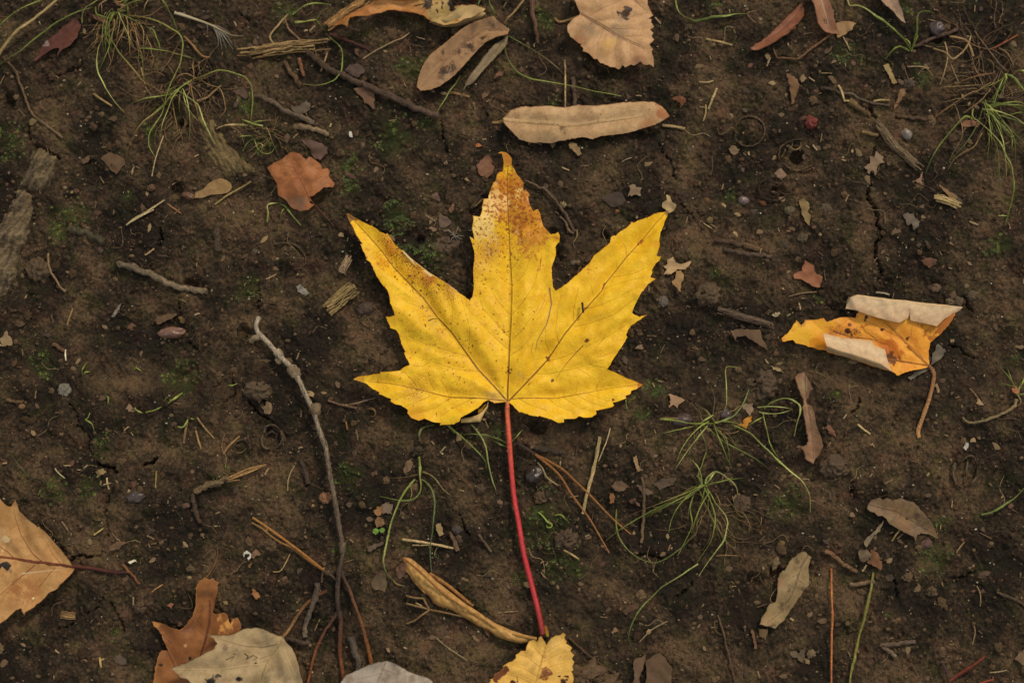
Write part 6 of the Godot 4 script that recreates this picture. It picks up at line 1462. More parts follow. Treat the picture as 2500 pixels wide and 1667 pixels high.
	o = mk("root", dome("A 1290,790 1330,770 1370,790 1420,790 1480,800 1500,870 1540,930 1580,1000 1640,1060 1690,1100 1740,1130 1765,1165 1730,1190 1680,1190 1640,1215 1580,1210 1540,1240 1490,1200 1460,1130 1420,1080 1390,1010 1380,960 1340,900 1300,850", 2.2, 6.0, "4c3f2a", "756443", Vector2(0.55, 1), 1.2), mats.stone)
	tag(o, "pale mossy yellow-tan root patch showing through soil below the grass runner", "root")

# ---------------------------------------------------------------- straw

func straws() -> void:
	straw("thick pale dead grass blade crossing the top corner", "A -20,405 60,305 150,225 250,155 350,70 450,-15", 22, "82704e", [1.5, 2.5, 3.0])
	straw("pale straw, upper of a crossing pair left of the red stem", "H 433,745 520,757 600,770 722,795", 15, "9c8662", [0.8, 0.6, 0.6])
	straw("pale straw, lower of a crossing pair left of the red stem", "H 488,777 560,777 640,775 690,788", 10, "8f7a58", [0.5, 0.4, 0.4])
	straw("wide flat pale straw slanting right of the red stem", "H 1562,155 1545,260 1525,350 1490,480 1465,597", 23, "857552", [0.8, 1.0, 0.8])
	straw("fine pale straw crossing the wide flat one at its top", "H 1622,108 1600,180 1580,230 1555,295", 7, "9c8a68", [1.2, 1.2, 1.6])
	straw("dry straw sticking out at the oblong leaf's blunt end", "B 2140,788 2200,798 2282,812", 20, "857050", [0.6, 0.5, 0.4])
	straw("upright straw touching the upper edge of the oblong leaf", "B 1515,390 1517,500 1516,600 1517,690", 12, "8f7655", [0.5, 0.8, 1.6])
	straw("thin stalk slanting up from the tongue-shaped leaf's end", "B 1128,168 1150,140 1185,105 1275,-15", 13, "75603f", [3.0, 2.4, 3.0])
	straw("thin curved straw under the rolled orange leaf", "B 225,378 280,340 350,310 420,278 480,252 522,212", 9, "7d6a50", [0.4, 0.8, 0.6])
	straw("white-topped straw piece above the rust-brown leaf, broken", "A 865,1540 930,1495 1000,1455 1130,1370", 15, "8f8060", [0.5, 0.5, 0.5])
	straw("second straw lying alongside the broken pale one", "A 900,1520 970,1480 1055,1435", 11, "a0906c", [0.7, 0.6, 0.6])
	straw("straight pale straw below the grass runner, standing askew", "A 1040,1207 1065,1110 1090,1020 1117,928", 9, "8f7c5c", [0.6, 0.6, 0.6])
	straw("short tan straw on mud left of the grass runner", "A 640,640 700,685 772,732", 16, "75603f", [0.4, 0.4, 0.3])
	straw("dry straw by the winged seed's wing tip, slanting", "A 1475,1405 1560,1340 1640,1290 1718,1242", 14, "75643f", [0.4, 1.0, 0.6])
	straw("reddish short straw left of the white-topped piece's end", "A 1148,1398 1195,1430 1242,1462", 12, "75533a", [0.3, 0.3, 0.3])
	straw("kinked tan straw above the knobby grey-brown twig", "A 1348,692 1420,668 1460,630 1515,585", 16, "6f5b40", [0.4, 0.8, 0.4])
	straw("bent pale straw near the top, shaped like an elbow", "A 1965,88 1900,160 1840,240 1880,302", 15, "85704e", [0.8, 0.5, 0.4])
	straw("thin dry root fork beside the elbow-shaped straw", "A 1945,118 1965,180 2000,215 2055,272", 12, "6f5840", [0.6, 0.5, 0.3])
	straw("thin tan root crossing above the grass runner's bend", "A 1258,250 1310,300 1350,350 1392,388 1435,390", 16, "75573a", [0.6, 0.6, 0.3])
	straw("short pale straw at the edge of the rotten fibrous stick", "A 2240,335 2215,410 2190,480", 13, "806c4c", [0.5, 0.5, 0.4])
	straw("long pale straw resting on mud below the tongue-shaped leaf", "B 780,580 830,588 905,605", 20, "6a5236", [0.1, 0.1, 0.1])
	straw("fine pale bristle on mud right of the yellow tip", "L 1295,155 1350,130 1415,108", 6, "a09478", [0.6, 0.6, 0.4])
	straw("twisted pale straw, upper of two in line at the upper right", "C 85,740 105,690 120,650 140,608", 18, "8f7d5a", [0.4, 0.6, 0.4])
	straw("thin pale straw below the twisted one at the upper right", "C 48,825 65,770 68,710", 10, "85734f", [0.4, 0.4, 0.4])
	straw("pale curled shred near the large grass blade's lower side", "C 20,565 65,570 115,558", 15, "8a7656", [0.3, 0.4, 0.3])
	straw("pale shred lying crosswise below the single green blade", "C 65,268 120,280 180,288 245,310", 16, "85704e", [0.3, 0.4, 0.3])
	straw("short pale straw under the light tan scrap", "C 1003,255 1025,300 1050,345", 11, "857356", [0.4, 0.4, 0.3])
	straw("thin straight straw lying level in the upper corner", "C 1443,455 1520,457 1597,460", 11, "75604a", [0.4, 0.3, 0.4])
	straw("pale flat straw by the dark thin twig, upright", "C 968,588 985,630 1012,695", 16, "98845e", [0.6, 0.8, 0.6])
	straw("small pale straw by the wiry forked twig", "C 1212,690 1260,682 1328,676", 13, "927e58", [0.6, 0.6, 0.6])
	straw("straw stub near the stick stub, hooked", "C 1010,690 1040,692 1075,702", 14, "98845e", [0.4, 0.5, 0.4])
	straw("dry bent stem above the big grass tuft", "C 1735,250 1790,275 1845,300 1890,390", 18, "7d6548", [0.8, 1.4, 0.6])
	straw("tan loop of dead grass near the lilac nut", "C 1872,248 1850,310 1810,365 1745,412 1700,370 1615,335", 13, "7a6648", [1.0, 1.5, 0.8])
	straw("thin dead stem hanging below the tan loop", "C 1700,285 1712,380 1700,470 1672,572", 10, "806c50", [0.8, 0.8, 0.4])
	straw("fine dead stem right of the hanging one", "C 1740,440 1765,510 1802,572", 9, "6f5c44", [0.6, 0.6, 0.4])
	straw("curved dark stem arching down to the big grass tuft", "C 1900,212 1950,300 2030,400 2080,455 2125,485", 10, "5a4838", [1.0, 1.4, 0.8])
	straw("hooked brown stem near the upper side edge", "C 2068,328 2110,360 2135,400 2162,452", 11, "665038", [0.6, 0.8, 0.6])
	straw("pale straw, right of the long brown ragged strip", "F 1098,1335 1140,1368 1188,1398", 14, "a08c66", [0.4, 0.4, 0.4])
	straw("thin brown straw above the crescent scrap and folded leaf", "F 635,457 720,435 830,420", 9, "6a5442", [0.4, 0.4, 0.4])
	straw("grey flat straw at the foot of the mud crack", "F 1235,425 1280,430 1330,440", 15, "857a68", [0.6, 0.5, 0.5])
	straw("tan stub right of the folded leaf's stem", "F 1628,1060 1640,1095 1645,1120", 22, "75624a", [0.2, 0.3, 0.2])
	straw("thin brown straw near the folded leaf's stem, slanting", "F 1860,1090 1890,1125 1925,1160", 11, "6a523c", [0.3, 0.3, 0.3])
	straw("bent straw on bare mud at the side edge, near a brown scrap", "D 452,652 470,605 485,560 492,535", 12, "75623f", [0.4, 0.5, 0.5])
	straw("white straight straw near the reddish stick stub", "D 440,818 443,855 444,895", 11, "b8ae98", [0.4, 0.4, 0.3])
	straw("pale straw beside the small split husk, one of a bundle", "D 1525,1532 1580,1470 1637,1412", 11, "85683f", [0.4, 0.6, 0.4])
	straw("second straw of the bundle beside the small split husk", "D 1530,1515 1570,1475 1625,1420", 9, "75583a", [0.6, 0.8, 0.6])
	straw("tan straw pointing down beside green sprouts", "D 1343,1283 1400,1360 1458,1428", 13, "75603f", [0.4, 0.5, 0.3])
	straw("thick tan straw below the green sprouts", "D 1332,1370 1350,1430 1372,1500", 15, "7a6242", [0.4, 0.4, 0.3])
	straw("brown flat straw under the green sprouts, upright", "D 1275,1310 1262,1380 1250,1460", 18, "66503a", [0.2, 0.3, 0.2])
	straw("upright straw splinter of a small cross above the soil crack", "G 738,168 742,205 746,246", 13, "9c8a66", [0.5, 0.5, 0.4])
	straw("level splinter of the small straw cross above the soil crack", "G 714,216 738,210 765,203", 8, "8f7d5a", [1.0, 0.8, 0.8])
	straw("fine white straw left of the straw cross", "G 378,103 405,135 442,168", 9, "98906f", [0.4, 0.4, 0.3])
	straw("upright tan straw right of the straw cross", "G 1075,120 1072,180 1068,236", 12, "75643f", [0.4, 0.4, 0.3])
	straw("pale straw on the long crack above the cut-off oak leaf's stem", "G 640,556 668,538 704,512", 11, "a08856", [0.4, 0.4, 0.4])
	straw("orange thin straw below the white angular shell chip", "G 1043,947 1075,920 1115,895", 8, "8f6c42", [0.4, 0.4, 0.4])
	straw("longer arm of the V-shaped straw in the lower left soil", "G 680,1395 688,1430 692,1462", 15, "9c8456", [0.4, 0.5, 0.3])
	straw("shorter arm of the V-shaped straw in the lower left soil", "G 680,1422 695,1410 712,1406", 13, "8f784e", [0.5, 0.5, 0.4])
	straw("bent pale straw between pine needles and the white shell fragment", "G 1865,808 1915,806 1950,760 1982,688", 8, "85704c", [0.4, 0.6, 0.5])
	straw("thin tan straw standing beside the dark small stick", "G 1968,258 1970,200 1980,150 2012,80", 11, "75644a", [0.4, 0.6, 0.5])
	for k in 4:
		straw(["topmost straw of the bundle held by the knobby stick", "second straw of the bundle held by the knobby stick", "third straw of the bundle held by the knobby stick", "lowest straw of the bundle held by the knobby stick"][k], ["G 1510,190 1600,150 1720,100 1822,78", "G 1530,180 1640,145 1740,105 1812,88", "G 1540,190 1640,155 1720,125 1790,95", "G 1550,195 1590,188 1640,180"][k], 10, ["8a6c42", "75583a", "8f7046", "6a5036"][k], [1.0, 1.2, 0.8])
	straw("thin stalk right of the dark scrap by the yellow leaf's left lobe", "E 0,1385 60,1405 155,1425", 14, "5a4636", [0.4, 0.5, 0.3])
	straw("curved stalk joining the thin stalk by the yellow leaf's left lobe", "E 70,1412 150,1400 200,1385 250,1370", 7, "6a5644", [0.6, 0.8, 0.6])
	straw("orange straw sliver near the yellow leaf's lower left edge", "M 12,1390 20,1450 32,1520", 20, "75502f", [0.3, 0.3, 0.3])
	straw("tan straw sliver left of the snail-like curled husk, higher up", "M 190,362 220,395 255,425", 12, "6f5336", [0.3, 0.3, 0.3])
	straw("dry flower stalk in the soil right of the red stem's foot", "H 1790,1335 1830,1290 1870,1255 1950,1215", 7, "7a6850", [0.3, 0.6, 0.4])
	straw("thin dead stalk left of the yellow serrated leaf", "H 622,1312 680,1360 740,1400 800,1440", 9, "6f6248", [0.3, 0.5, 0.3])
	straw("pale straw right of the wide flat straw's lower end", "H 1355,805 1400,830 1442,857", 11, "8f7654", [0.4, 0.4, 0.3])
	straw("dry looped blade beside the dark nut", "H 1205,300 1235,340 1260,390 1325,435", 11, "75684c", [0.6, 0.8, 0.3])
	straw("tiny fine straw on soil above the rolled tan leaf's end", "H 975,1168 1030,1162 1095,1158", 6, "75644c", [0.3, 0.3, 0.3])
	straw("tan straw at the right edge in the lower mud", "I 2010,1500 2070,1492 2125,1482", 8, "8a7a5c", [0.4, 0.4, 0.4])
	straw("small pale straw above the lower pit", "I 1340,600 1360,562 1388,522", 13, "75643f", [0.4, 0.4, 0.4])
	straw("short tan straw near the decayed oak fragment's point", "I 1780,680 1805,640 1835,605", 10, "75603f", [0.4, 0.4, 0.4])
	straw("hair-thin curved root at right in the lower mud", "I 1895,1310 1910,1240 1905,1190 1895,1165", 9, "6a5640", [0.3, 0.5, 0.3])
	straw("thin pale root in the lower mud, wavy", "I 1950,1045 1945,960 1925,905", 9, "6f5b42", [0.3, 0.5, 0.3])

# ---------------------------------------------------------------- stones, nuts, clods

func stones() -> void:
	stone("pebble", "half-buried two-toned purple and rust pebble under the bark slab", "pebble", "D 1165,700", 92, 40, "70554e", "815c49", 0.06, 0.2, 0.45, 0.9, 1.2, true)
	stone("pebble", "flat grey pebble with pale rim at the side", "pebble", "D 432,1092", 45, 46, "66615a", "7c776d", 0.4, 0.35, 0.35, 0.5)
	stone("stone", "rough grey-brown stone above the hollow nut husk", "stone", "D 1770,1105", 92, 58, "4f4133", "5f4f3e", -0.15, 0.45, 0.55, 0.7, 2.2)
	stone("stone", "muddy rounded stone below the pale curved root thread", "stone", "D 252,270", 78, 84, "4c3e2f", "5c4b39", 0.3, 0.45, 0.6, 0.6, 2.0)
	stone("seed", "round tan seed below the small brown stick at the side", "seed", "D 142,1208", 22, 20, "755a40", "846846", 0, 0.2, 0.3, 0.8)
	stone("clod", "mottled brown clod beside the long mud crack, largest near the folded leaf", "clod", "F 75,450", 82, 76, "4d3f30", "5f4e3c", 0.2, 0.5, 0.6, 0.6, 2.4)
	stone("clod", "greyish crusted clod between the folded leaf and grass tuft", "clod", "F 455,1060", 120, 105, "4f4133", "544536", 0.5, 0.5, 0.75, 0.5, 2.8)
	stone("nut", "dark glossy purple-grey nut in grass right of the yellow leaf", "nut", "H 2035,62", 62, 42, "3f3230", "54443f", 0.2, 0.12, 0.4, 0.9, 1.0, true)
	stone("nut", "lilac-grey nut in the grass just under the pinkish scrap", "nut", "F 205,1265", 42, 42, "54484a", "473c3c", 0.2, 0.2, 0.4, 0.9, 1.2, true)
	stone("nut", "dark purple nut with cracked shell right of the red stem", "nut", "H 1182,372", 60, 54, "2e2522", "3d322c", 0.4, 0.2, 0.42, 0.9, 1.4, true)
	stone("nut", "lilac nut with split top in the upper corner", "nut", "C 1645,195", 60, 55, "54464a", "463a3c", 0.2, 0.2, 0.4, 0.9, 1.2, true)
	stone("nut", "pale lilac-white nut beside the bark-stripped stick", "nut", "C 1450,905", 36, 44, "7d7472", "8a8078", 0.5, 0.15, 0.3, 0.9, 1.0, true)
	stone("pebble", "smooth purple-grey pebble left of the lower dark hollow", "pebble", "C 325,1367", 42, 32, "6d5d5c", "605150", -0.2, 0.1, 0.35, 0.8, 1.0, true)
	stone("pebble", "round grey-green pebble beside the tan twisted bark chip", "pebble", "C 635,1442", 36, 32, "564e39", "665a49", 0.2, 0.25, 0.4, 0.7)
	stone("pebble", "flat dark pebble beside the tan twisted bark chip, farther away", "pebble", "C 885,1430", 45, 36, "4c4135", "5a4e3f", 0.3, 0.3, 0.5, 0.6)
	stone("pebble", "grey flat pebble between the ring mark's husk pieces and tan flake", "pebble", "C 1465,560", 50, 40, "54473f", "493e35", 0.3, 0.4, 0.6, 0.6)
	stone("fruit", "dull red dried fruit with angular sides in the upper mud", "fruit", "C 780,842", 47, 45, "6a302c", "7c403a", 0.3, 0.35, 0.32, 0.9, 1.3)
	stone("seed", "small orange-brown seed beside the curled half husk at side", "seed", "C 72,1368", 20, 20, "75583f", "67492f", 0.2, 0.3, 0.3, 0.8)
	stone("seed", "tan ribbed seed husk left of the smooth purple-grey pebble, lower", "seed", "C 98,1500", 26, 22, "85704f", "705a3f", 0.4, 0.4, 0.3, 0.8)
	stone("seed", "reddish seed beside the smooth purple-grey pebble", "seed", "C 460,1385", 24, 18, "6a4630", "5a3a28", -0.3, 0.3, 0.3, 0.8)
	stone("nut", "brown rounded nut in moss beyond the cream ragged scrap", "nut", "F 600,105", 30, 30, "4a4034", "3f362c", 0.2, 0.2, 0.5, 0.8)
	stone("stone", "small dark stone near the mud crack with white streak", "stone", "F 725,60", 38, 36, "4c4033", "5d4f40", 0.2, 0.4, 0.4, 0.7)
	stone("pebble", "round tan pebble right of the rolled upper edge of the folded leaf", "pebble", "F 1735,488", 30, 34, "60513f", "705f49", 0.2, 0.2, 0.45, 0.7)
	stone("pebble", "flat brown pebble at the mud crack right of the folded leaf", "pebble", "F 1895,450", 44, 38, "4f4134", "5a4b3d", 0.2, 0.25, 0.6, 0.6)
	stone("pebble", "flat brown pebble touching the smaller round tan one", "pebble", "F 1795,485", 40, 45, "4e4033", "57493a", 0.2, 0.25, 0.6, 0.6)
	stone("seed", "brown seed on the mud, right of the rusty three-cornered scrap", "seed", "F 1528,152", 18, 20, "6a5138", "5c462f", 0.2, 0.3, 0.3, 0.8)
	stone("pebble", "pinkish-brown pebble beside the mud crack, upper", "pebble", "F 1645,395", 36, 30, "6c5646", "5c4a3d", 0.4, 0.35, 0.5, 0.7)
	stone("pebble", "dark pebble above the curled scrap in the lower left soil", "pebble", "G 930,298", 66, 42, "3a3033", "4a3e3a", 0.1, 0.2, 0.4, 0.8, 1.2, true)
	stone("clod", "round soil clod above the rusty oak leaf's left point", "clod", "G 972,1045", 44, 42, "4e3f30", "5f4d3c", 0.1, 0.4, 0.5, 0.8, 2.4)
	stone("clod", "tan soil clod under the pine needle pair", "clod", "G 1862,622", 42, 46, "534231", "614f3c", 0.1, 0.45, 0.5, 0.7, 2.4)
	stone("clod", "pale small clod left of the white shell fragment", "clod", "G 1308,785", 24, 28, "5e4f3e", "60503d", 0.1, 0.5, 0.4, 0.8, 2.0)
	stone("pebble", "brown pebble right of the dark pebble, low in mud", "pebble", "G 1270,355", 32, 20, "5c473a", "685246", 0.2, 0.3, 0.45, 0.7)
	stone("pebble", "reddish pebble left of the long twig near the dark small stick", "pebble", "G 2225,305", 40, 40, "815c44", "946d52", 0.2, 0.35, 0.4, 0.6)
	stone("clod", "crumbly brown soil clump at the bottom edge beside the yellow serrated leaf", "clod", "H 1480,1540", 105, 85, "554331", "67533f", 0.1, 0.6, 0.55, 0.5, 3.6)
	stone("clod", "rounded soil clump next to the bottom crumbly one", "clod", "H 1590,1580", 75, 60, "534232", "634f3c", 0.5, 0.6, 0.55, 0.5, 3.6)
	stone("clod", "dark soil clod below the decayed leaf crumbs, right of red stem", "clod", "H 1370,745", 65, 55, "493b2f", "59483a", 0.3, 0.5, 0.65, 0.6, 2.8)
	stone("clod", "brown clod by the loop of dry blade below the dark nut", "clod", "H 1225,500", 38, 34, "534132", "634e3c", 0.4, 0.5, 0.45, 0.7, 2.4)
	stone("pebble", "dark round pebble beside the club-ended stalk", "pebble", "H 740,690", 32, 30, "403a38", "4e4641", 0.1, 0.2, 0.4, 0.8)
	stone("seed", "brown round seed below the yellow leaf's lower left lobe", "seed", "H 335,195", 20, 20, "54432f", "604c38", 0.1, 0.2, 0.35, 0.9)
	stone("seed", "knobby brown seed left of the red stem, on bare mud", "seed", "H 875,455", 30, 30, "483a2e", "57473a", 0.1, 0.3, 0.4, 0.8)
	stone("flower_head", "dark dry flower head at the top of the grass stem left of the red stem", "flower head", "H 520,240", 28, 28, "3a3228", "4c4234", 0.1, 0.6, 0.2, 0.9, 3.0)
	stone("clod", "dark lumpy clod by the long brown ragged strip's lower end", "clod", "I 940,85", 88, 76, "4a3d30", "5b4b3c", 0.1, 0.4, 0.6, 0.6, 2.2)
	stone("seed", "tan round seed above the dull tan long leaf", "seed", "I 588,615", 20, 22, "7a6444", "67532f", 0.1, 0.2, 0.25, 0.9)
	stone("seed", "tan upright husk at the edge of a pit left of the long tan leaf", "seed", "I 548,752", 22, 45, "6a5a42", "7a684c", -0.3, 0.3, 0.2, 0.8)
	stone("pebble", "small wine-coloured pebble in moss under the decayed oak fragment", "pebble", "I 1572,618", 42, 30, "664e49", "563f3a", 0.2, 0.2, 0.4, 0.8)
	stone("clod", "dark purple lump in mud right of the crossed sticks", "clod", "I 1975,830", 48, 26, "4c3b31", "5b483b", 0.4, 0.3, 0.5, 0.8)
	stone("clod", "crumbled grey lump in the lower mud, alone", "clod", "I 1605,945", 36, 32, "504234", "615140", 0.4, 0.6, 0.4, 0.9, 3.0)
	stone("seed", "tan seed at the lower right mud, near the crossed sticks", "seed", "I 1372,1142", 28, 18, "6a523c", "5c4632", 0.6, 0.2, 0.35, 0.8)
	stone("pebble", "pale tan pebble right of the curled scrap with a hole", "pebble", "I 785,1370", 32, 28, "6a5946", "7c6852", 0.2, 0.35, 0.4, 0.7)
	stone("stone", "large mossy dark stone behind the orange-brown folded scrap in the grass", "stone", "I 320,350", 62, 60, "504033", "554436", 0.3, 0.4, 0.6, 0.6, 2.2)
	stone("seed", "dry brown seed husk left of the winged seed, dark and round", "seed", "A 1035,1285", 28, 24, "5a4434", "684f3d", 0.2, 0.3, 0.3, 0.8)
	stone("seed", "small round brown seed on mud left of the straw pair", "seed", "A 512,1300", 24, 20, "5c4634", "4d3a2c", 0.2, 0.3, 0.35, 0.8)
	stone("seed", "reddish seed half under mud, nearest the buried root", "seed", "A 425,1255", 24, 20, "5f4738", "503a2e", 0.2, 0.3, 0.35, 0.8)
	stone("seed", "tan seed on the stubby grey root piece", "seed", "A 247,1215", 24, 20, "6a5844", "594a39", 0.9, 0.2, 0.0, 0.8)
	stone("pebble", "dark round pebble just left of the wood chip by yellow leaf", "pebble", "E 205,885", 52, 36, "463a33", "56463d", 0.2, 0.2, 0.45, 0.7)
	stone("pebble", "small grey pebble in the yellow leaf's right notch", "pebble", "L 785,1222", 34, 28, "675a4e", "77685a", 0.4, 0.3, 0.4, 0.7)
	stone("pebble", "grey pebble to the right of the yellow leaf, under the cream scrap", "pebble", "E 1810,850", 30, 32, "5a524e", "6c645c", 0.2, 0.2, 0.4, 0.7)
	stone("seed", "small orange seed in mud near the yellow leaf's upper side tip", "seed", "L 1250,675", 26, 20, "8a5c34", "6f4828", 0.2, 0.25, 0.3, 0.8)
	stone("clod", "rough brown clod under the white web by the yellow middle lobe", "clod", "K 1180,1010", 150, 120, "4e3f33", "5e4d3d", 0.3, 0.5, 0.7, 0.45, 2.6)
	stone("bud", "dry cream bud hanging on the forked rootlet", "bud", "L 672,615", 34, 34, "7f6f54", "8f7f62", 0.2, 0.5, 0.1, 0.9, 2.4)
	# the crumb lying on the yellow leaf, and a white web
	var o := mk("twig_crumb", tube(line3("N 868,198 874,250 880,305", 13, 8.6, 0.0, 8.2), mm(14), mm(11), 0.9, 8, 0.4, [lin("2c2620"), lin("3a322a")], 0.4), mats.bark)
	tag(o, "short dark twig crumb lying on the yellow leaf's right half", "twig")
	var q := pts("K 1270,950")[0]
	var w := thing("spider_web", "tiny white cobweb threads on soil beside the yellow leaf's middle lobe", "cobweb", Vector3(q.x, gs(q.x, q.y), q.y))
	for s in ["K 1190,880 1235,910 1265,950", "K 1265,950 1230,970 1225,1010", "K 1265,950 1310,940 1365,945", "K 1250,900 1265,950 1290,990", "K 1300,850 1280,900 1265,950", "K 1150,890 1200,890 1240,920", "K 1265,950 1240,930 1210,935", "K 1270,945 1300,960 1340,975"]:
		mk("thread", tube(line3(s, 3, 0.7, 0.4, 0.6), mm(5), mm(3), 0.8, 5, 0.4, [lin("8a827c"), lin("77706a")], 0.3), mats.leaf, w)

# ---------------------------------------------------------------- grass and other green things

func grasses() -> void:
	var g1 := "6f7a36"
	var g2 := "8a9648"
	var g3 := "58642f"
	var g4 := "a8ae66"
	var br := "6f5e34"
	var rt := "967a54"
	var tu := tuft("large grass tuft with tan hanging roots at the top edge", "A 800,100", [
		["A 1015,-10 950,25 880,60 830,95 775,128", 14, "5f6a30", "6a5f34", 4], ["A 870,105 940,115 1010,135 1070,155 1120,178 1180,215 1240,258 1265,300 1270,345 1262,440 1250,490 1220,550 1190,620 1160,690 1120,780 1080,860 1045,915 1030,955 1028,1005 1045,1045 1068,1085", 14, br, g2, 6],
		["A 715,178 735,225 765,280 800,330 830,380 890,450 950,520 990,572 1030,598 1075,618 1120,648 1170,642 1210,600", 12, g2, br, 4], ["A 772,130 740,200 710,290 690,340 682,400 680,455 690,520 715,570 740,622 790,700 850,768", 10, br, g4, 4],
		["A 560,155 580,120 610,85 640,50 670,0", 11, g4, g2, 4], ["A 655,50 670,105 700,125 735,135 775,127", 13, g3, g1, 2], ["A 1105,-10 1150,60 1175,110 1192,140 1212,212", 10, g2, g3, 4], ["A 870,-20 862,20 880,60 875,100", 16, g3, g1, 2],
		["A 945,340 1010,342 1090,352 1170,368 1250,385 1335,405", 10, g2, g1, 3], ["A 1030,192 1062,225 1080,272 1090,300 1095,350", 10, g1, g2, 2], ["A 775,127 820,100 870,75", 22, "6d6a3a", "5f5c34", 2],
		["A 862,110 878,160 882,210 890,290 896,380", 10, rt, rt, 1.5, "root"], ["A 782,130 792,160 790,205 782,250 774,300", 9, rt, "8a7050", 1.5, "root"], ["A 832,110 828,160 824,215 812,270 802,325", 9, rt, "8a7050", 1.5, "root"], ["A 900,150 925,200 940,250 952,300 965,350 992,420", 10, "8a6e4e", rt, 1.5, "root"], ["A 948,152 975,195 993,232 990,280 984,325", 9, "8f7452", rt, 1.5, "root"], ["A 920,155 940,210 955,260 965,330", 7, rt, "6a523a", 1, "root"],
		["A 1035,-10 1020,30 1000,75 985,105", 11, "8f7450", rt, 3, "root"], ["A 745,-10 715,30 690,55 678,85", 12, "8f7450", "9a7f5a", 3, "root"], ["A 850,0 830,30 800,20 785,-10", 12, "96784f", "856a48", 3, "root"], ["A 760,250 755,300 752,350", 7, "9a8058", rt, 1, "root"], ["A 690,20 705,60 700,100", 9, "8a7050", rt, 2, "root"], ["A 985,320 990,370 1000,430", 6, rt, "6a523a", 1, "root"], ["A 810,150 800,230 812,260", 6, rt, "6a523a", 1, "root"]])
	sprays(tu, "A 790,100", 430, 7, 20, 170, ["6f7a36", "8a9648", "58642f", "a8ae66", "75803c"])
	sprays(tu, "A 850,30", 300, 6, -160, -10, ["6f7a36", "8a9648", "58642f", "a8ae66", "75803c"])
	fray(tu, "A 860,180", 330, 46, "9a7c56", "6f5840", Vector2(0.1, 0.9))
	fray(tu, "A 1080,330", 300, 20, "7d6448", "5f4a38", Vector2(0.2, 0.4))
	tuft("long green blade crossing the top corner beside the dead pale blade", "A 120,110", [["A -20,180 50,148 120,110 200,62 300,-8", 13, "6a7434", g2, 5]], "grass_sprig", "grass")
	tuft("dark green blade running under the red-brown pointed leaf", "A 330,230", [["A -20,450 60,405 150,360 240,292 330,230 400,180 470,135 560,90 640,55", 12, g3, g1, 4]], "grass_sprig", "grass")
	tu = tuft("grass runner with wiry roots below the large tuft, blades spreading", "A 1310,545", [
		["A 1310,545 1260,595 1200,652 1165,695 1130,732 1070,785 1000,855 950,910 920,955 890,1005 870,1055 866,1120", 13, g2, br, 4], ["A 1310,545 1350,535 1400,525 1450,512 1512,500 1560,508 1600,520 1660,538 1690,550 1725,600 1732,645 1735,700 1725,760 1712,832", 13, br, g2, 5], ["A 1200,622 1250,645 1300,682 1340,710 1372,742 1390,790 1410,850 1430,895 1452,945 1475,990 1495,1040 1520,1112", 11, g1, g4, 4],
		["A 1210,625 1165,640 1180,620 1220,590", 9, g3, g2, 2], ["A 945,365 975,400 988,450 990,505 1000,560", 8, g3, g1, 2],
		["A 1320,550 1328,500 1322,450 1330,400", 9, "8f7450", rt, 1, "root"], ["A 1300,560 1312,610 1330,690 1350,745 1360,800 1372,862", 8, rt, "8a6e4c", 1, "root"], ["A 1240,635 1232,700 1225,762", 7, rt, rt, 1, "root"], ["A 1180,690 1190,780 1205,850 1215,912", 7, rt, rt, 1, "root"], ["A 1290,570 1300,620 1280,700 1275,770 1285,832", 7, rt, "8a6e4c", 1, "root"], ["A 1372,540 1410,570 1450,590 1500,605 1525,650 1540,742 1520,780 1498,805", 8, "75623f", rt, 1, "root"], ["A 1360,420 1365,480 1385,540", 7, rt, "6a563c", 1, "root"], ["A 1345,535 1290,510 1240,520 1200,550", 8, "85684a", rt, 1.5, "root"], ["A 1240,270 1200,340 1170,420 1120,500 1070,580", 11, "5a4634", "6a523a", 1, "root"], ["A 990,570 1010,620 1040,660 1030,700", 7, rt, rt, 0.6, "root"], ["A 970,470 985,520 992,570", 14, "9a8058", "857048", 1, "root"]])
	sprays(tu, "A 1250,640", 400, 5, 60, 170, ["6f7a36", "8a9648", "58642f", "a8ae66", "75803c"])
	fray(tu, "A 1230,680", 380, 44, "8a6e4e", "5f4a38", Vector2(0, 0.5))
	fray(tu, "A 1440,620", 300, 20, "85694a", "5a4634")
	tu = tuft("small pale sprout with curled weeds under the runner's bent tip", "A 1790,855", [["A 1795,858 1760,855 1720,848 1680,830 1650,812", 15, g4, g2, 2], ["A 1690,858 1640,862 1580,868 1530,875 1480,892", 18, "85854c", "b09468", 2], ["A 1735,832 1765,828 1795,820", 12, "85854c", g2, 1], ["A 1740,955 1760,1010 1790,1045 1830,1062 1865,1040 1880,1000", 7, g2, g1, 2], ["A 1660,1030 1690,990 1730,960 1780,950", 7, g2, g3, 2], ["A 1640,935 1680,938 1725,930", 8, g4, g2, 1.5], ["A 1760,970 1800,1000 1780,1030", 7, g2, g4, 2], ["A 1820,870 1850,930 1870,1000", 7, rt, rt, 1, "root"], ["A 1800,870 1850,900 1950,950 2040,960", 6, rt, "6a523a", 1, "root"], ["A 1830,880 1900,900 1980,950", 6, rt, "6a523a", 1, "root"]])
	fray(tu, "A 1860,930", 220, 22, "8a7450", "65543a")
	tuft("small grass sprig near the top edge between tuft and rolled leaf", "A 2130,90", [["A 1995,85 2050,58 2100,40 2160,28 2250,18", 12, g4, g2, 3], ["A 2010,138 2050,142 2085,145 2130,135 2160,128", 18, g4, "9aa050", 2], ["A 2160,128 2190,170 2230,210", 9, g1, g3, 1.5], ["A 2160,128 2200,80 2240,40", 8, g1, g3, 2]])
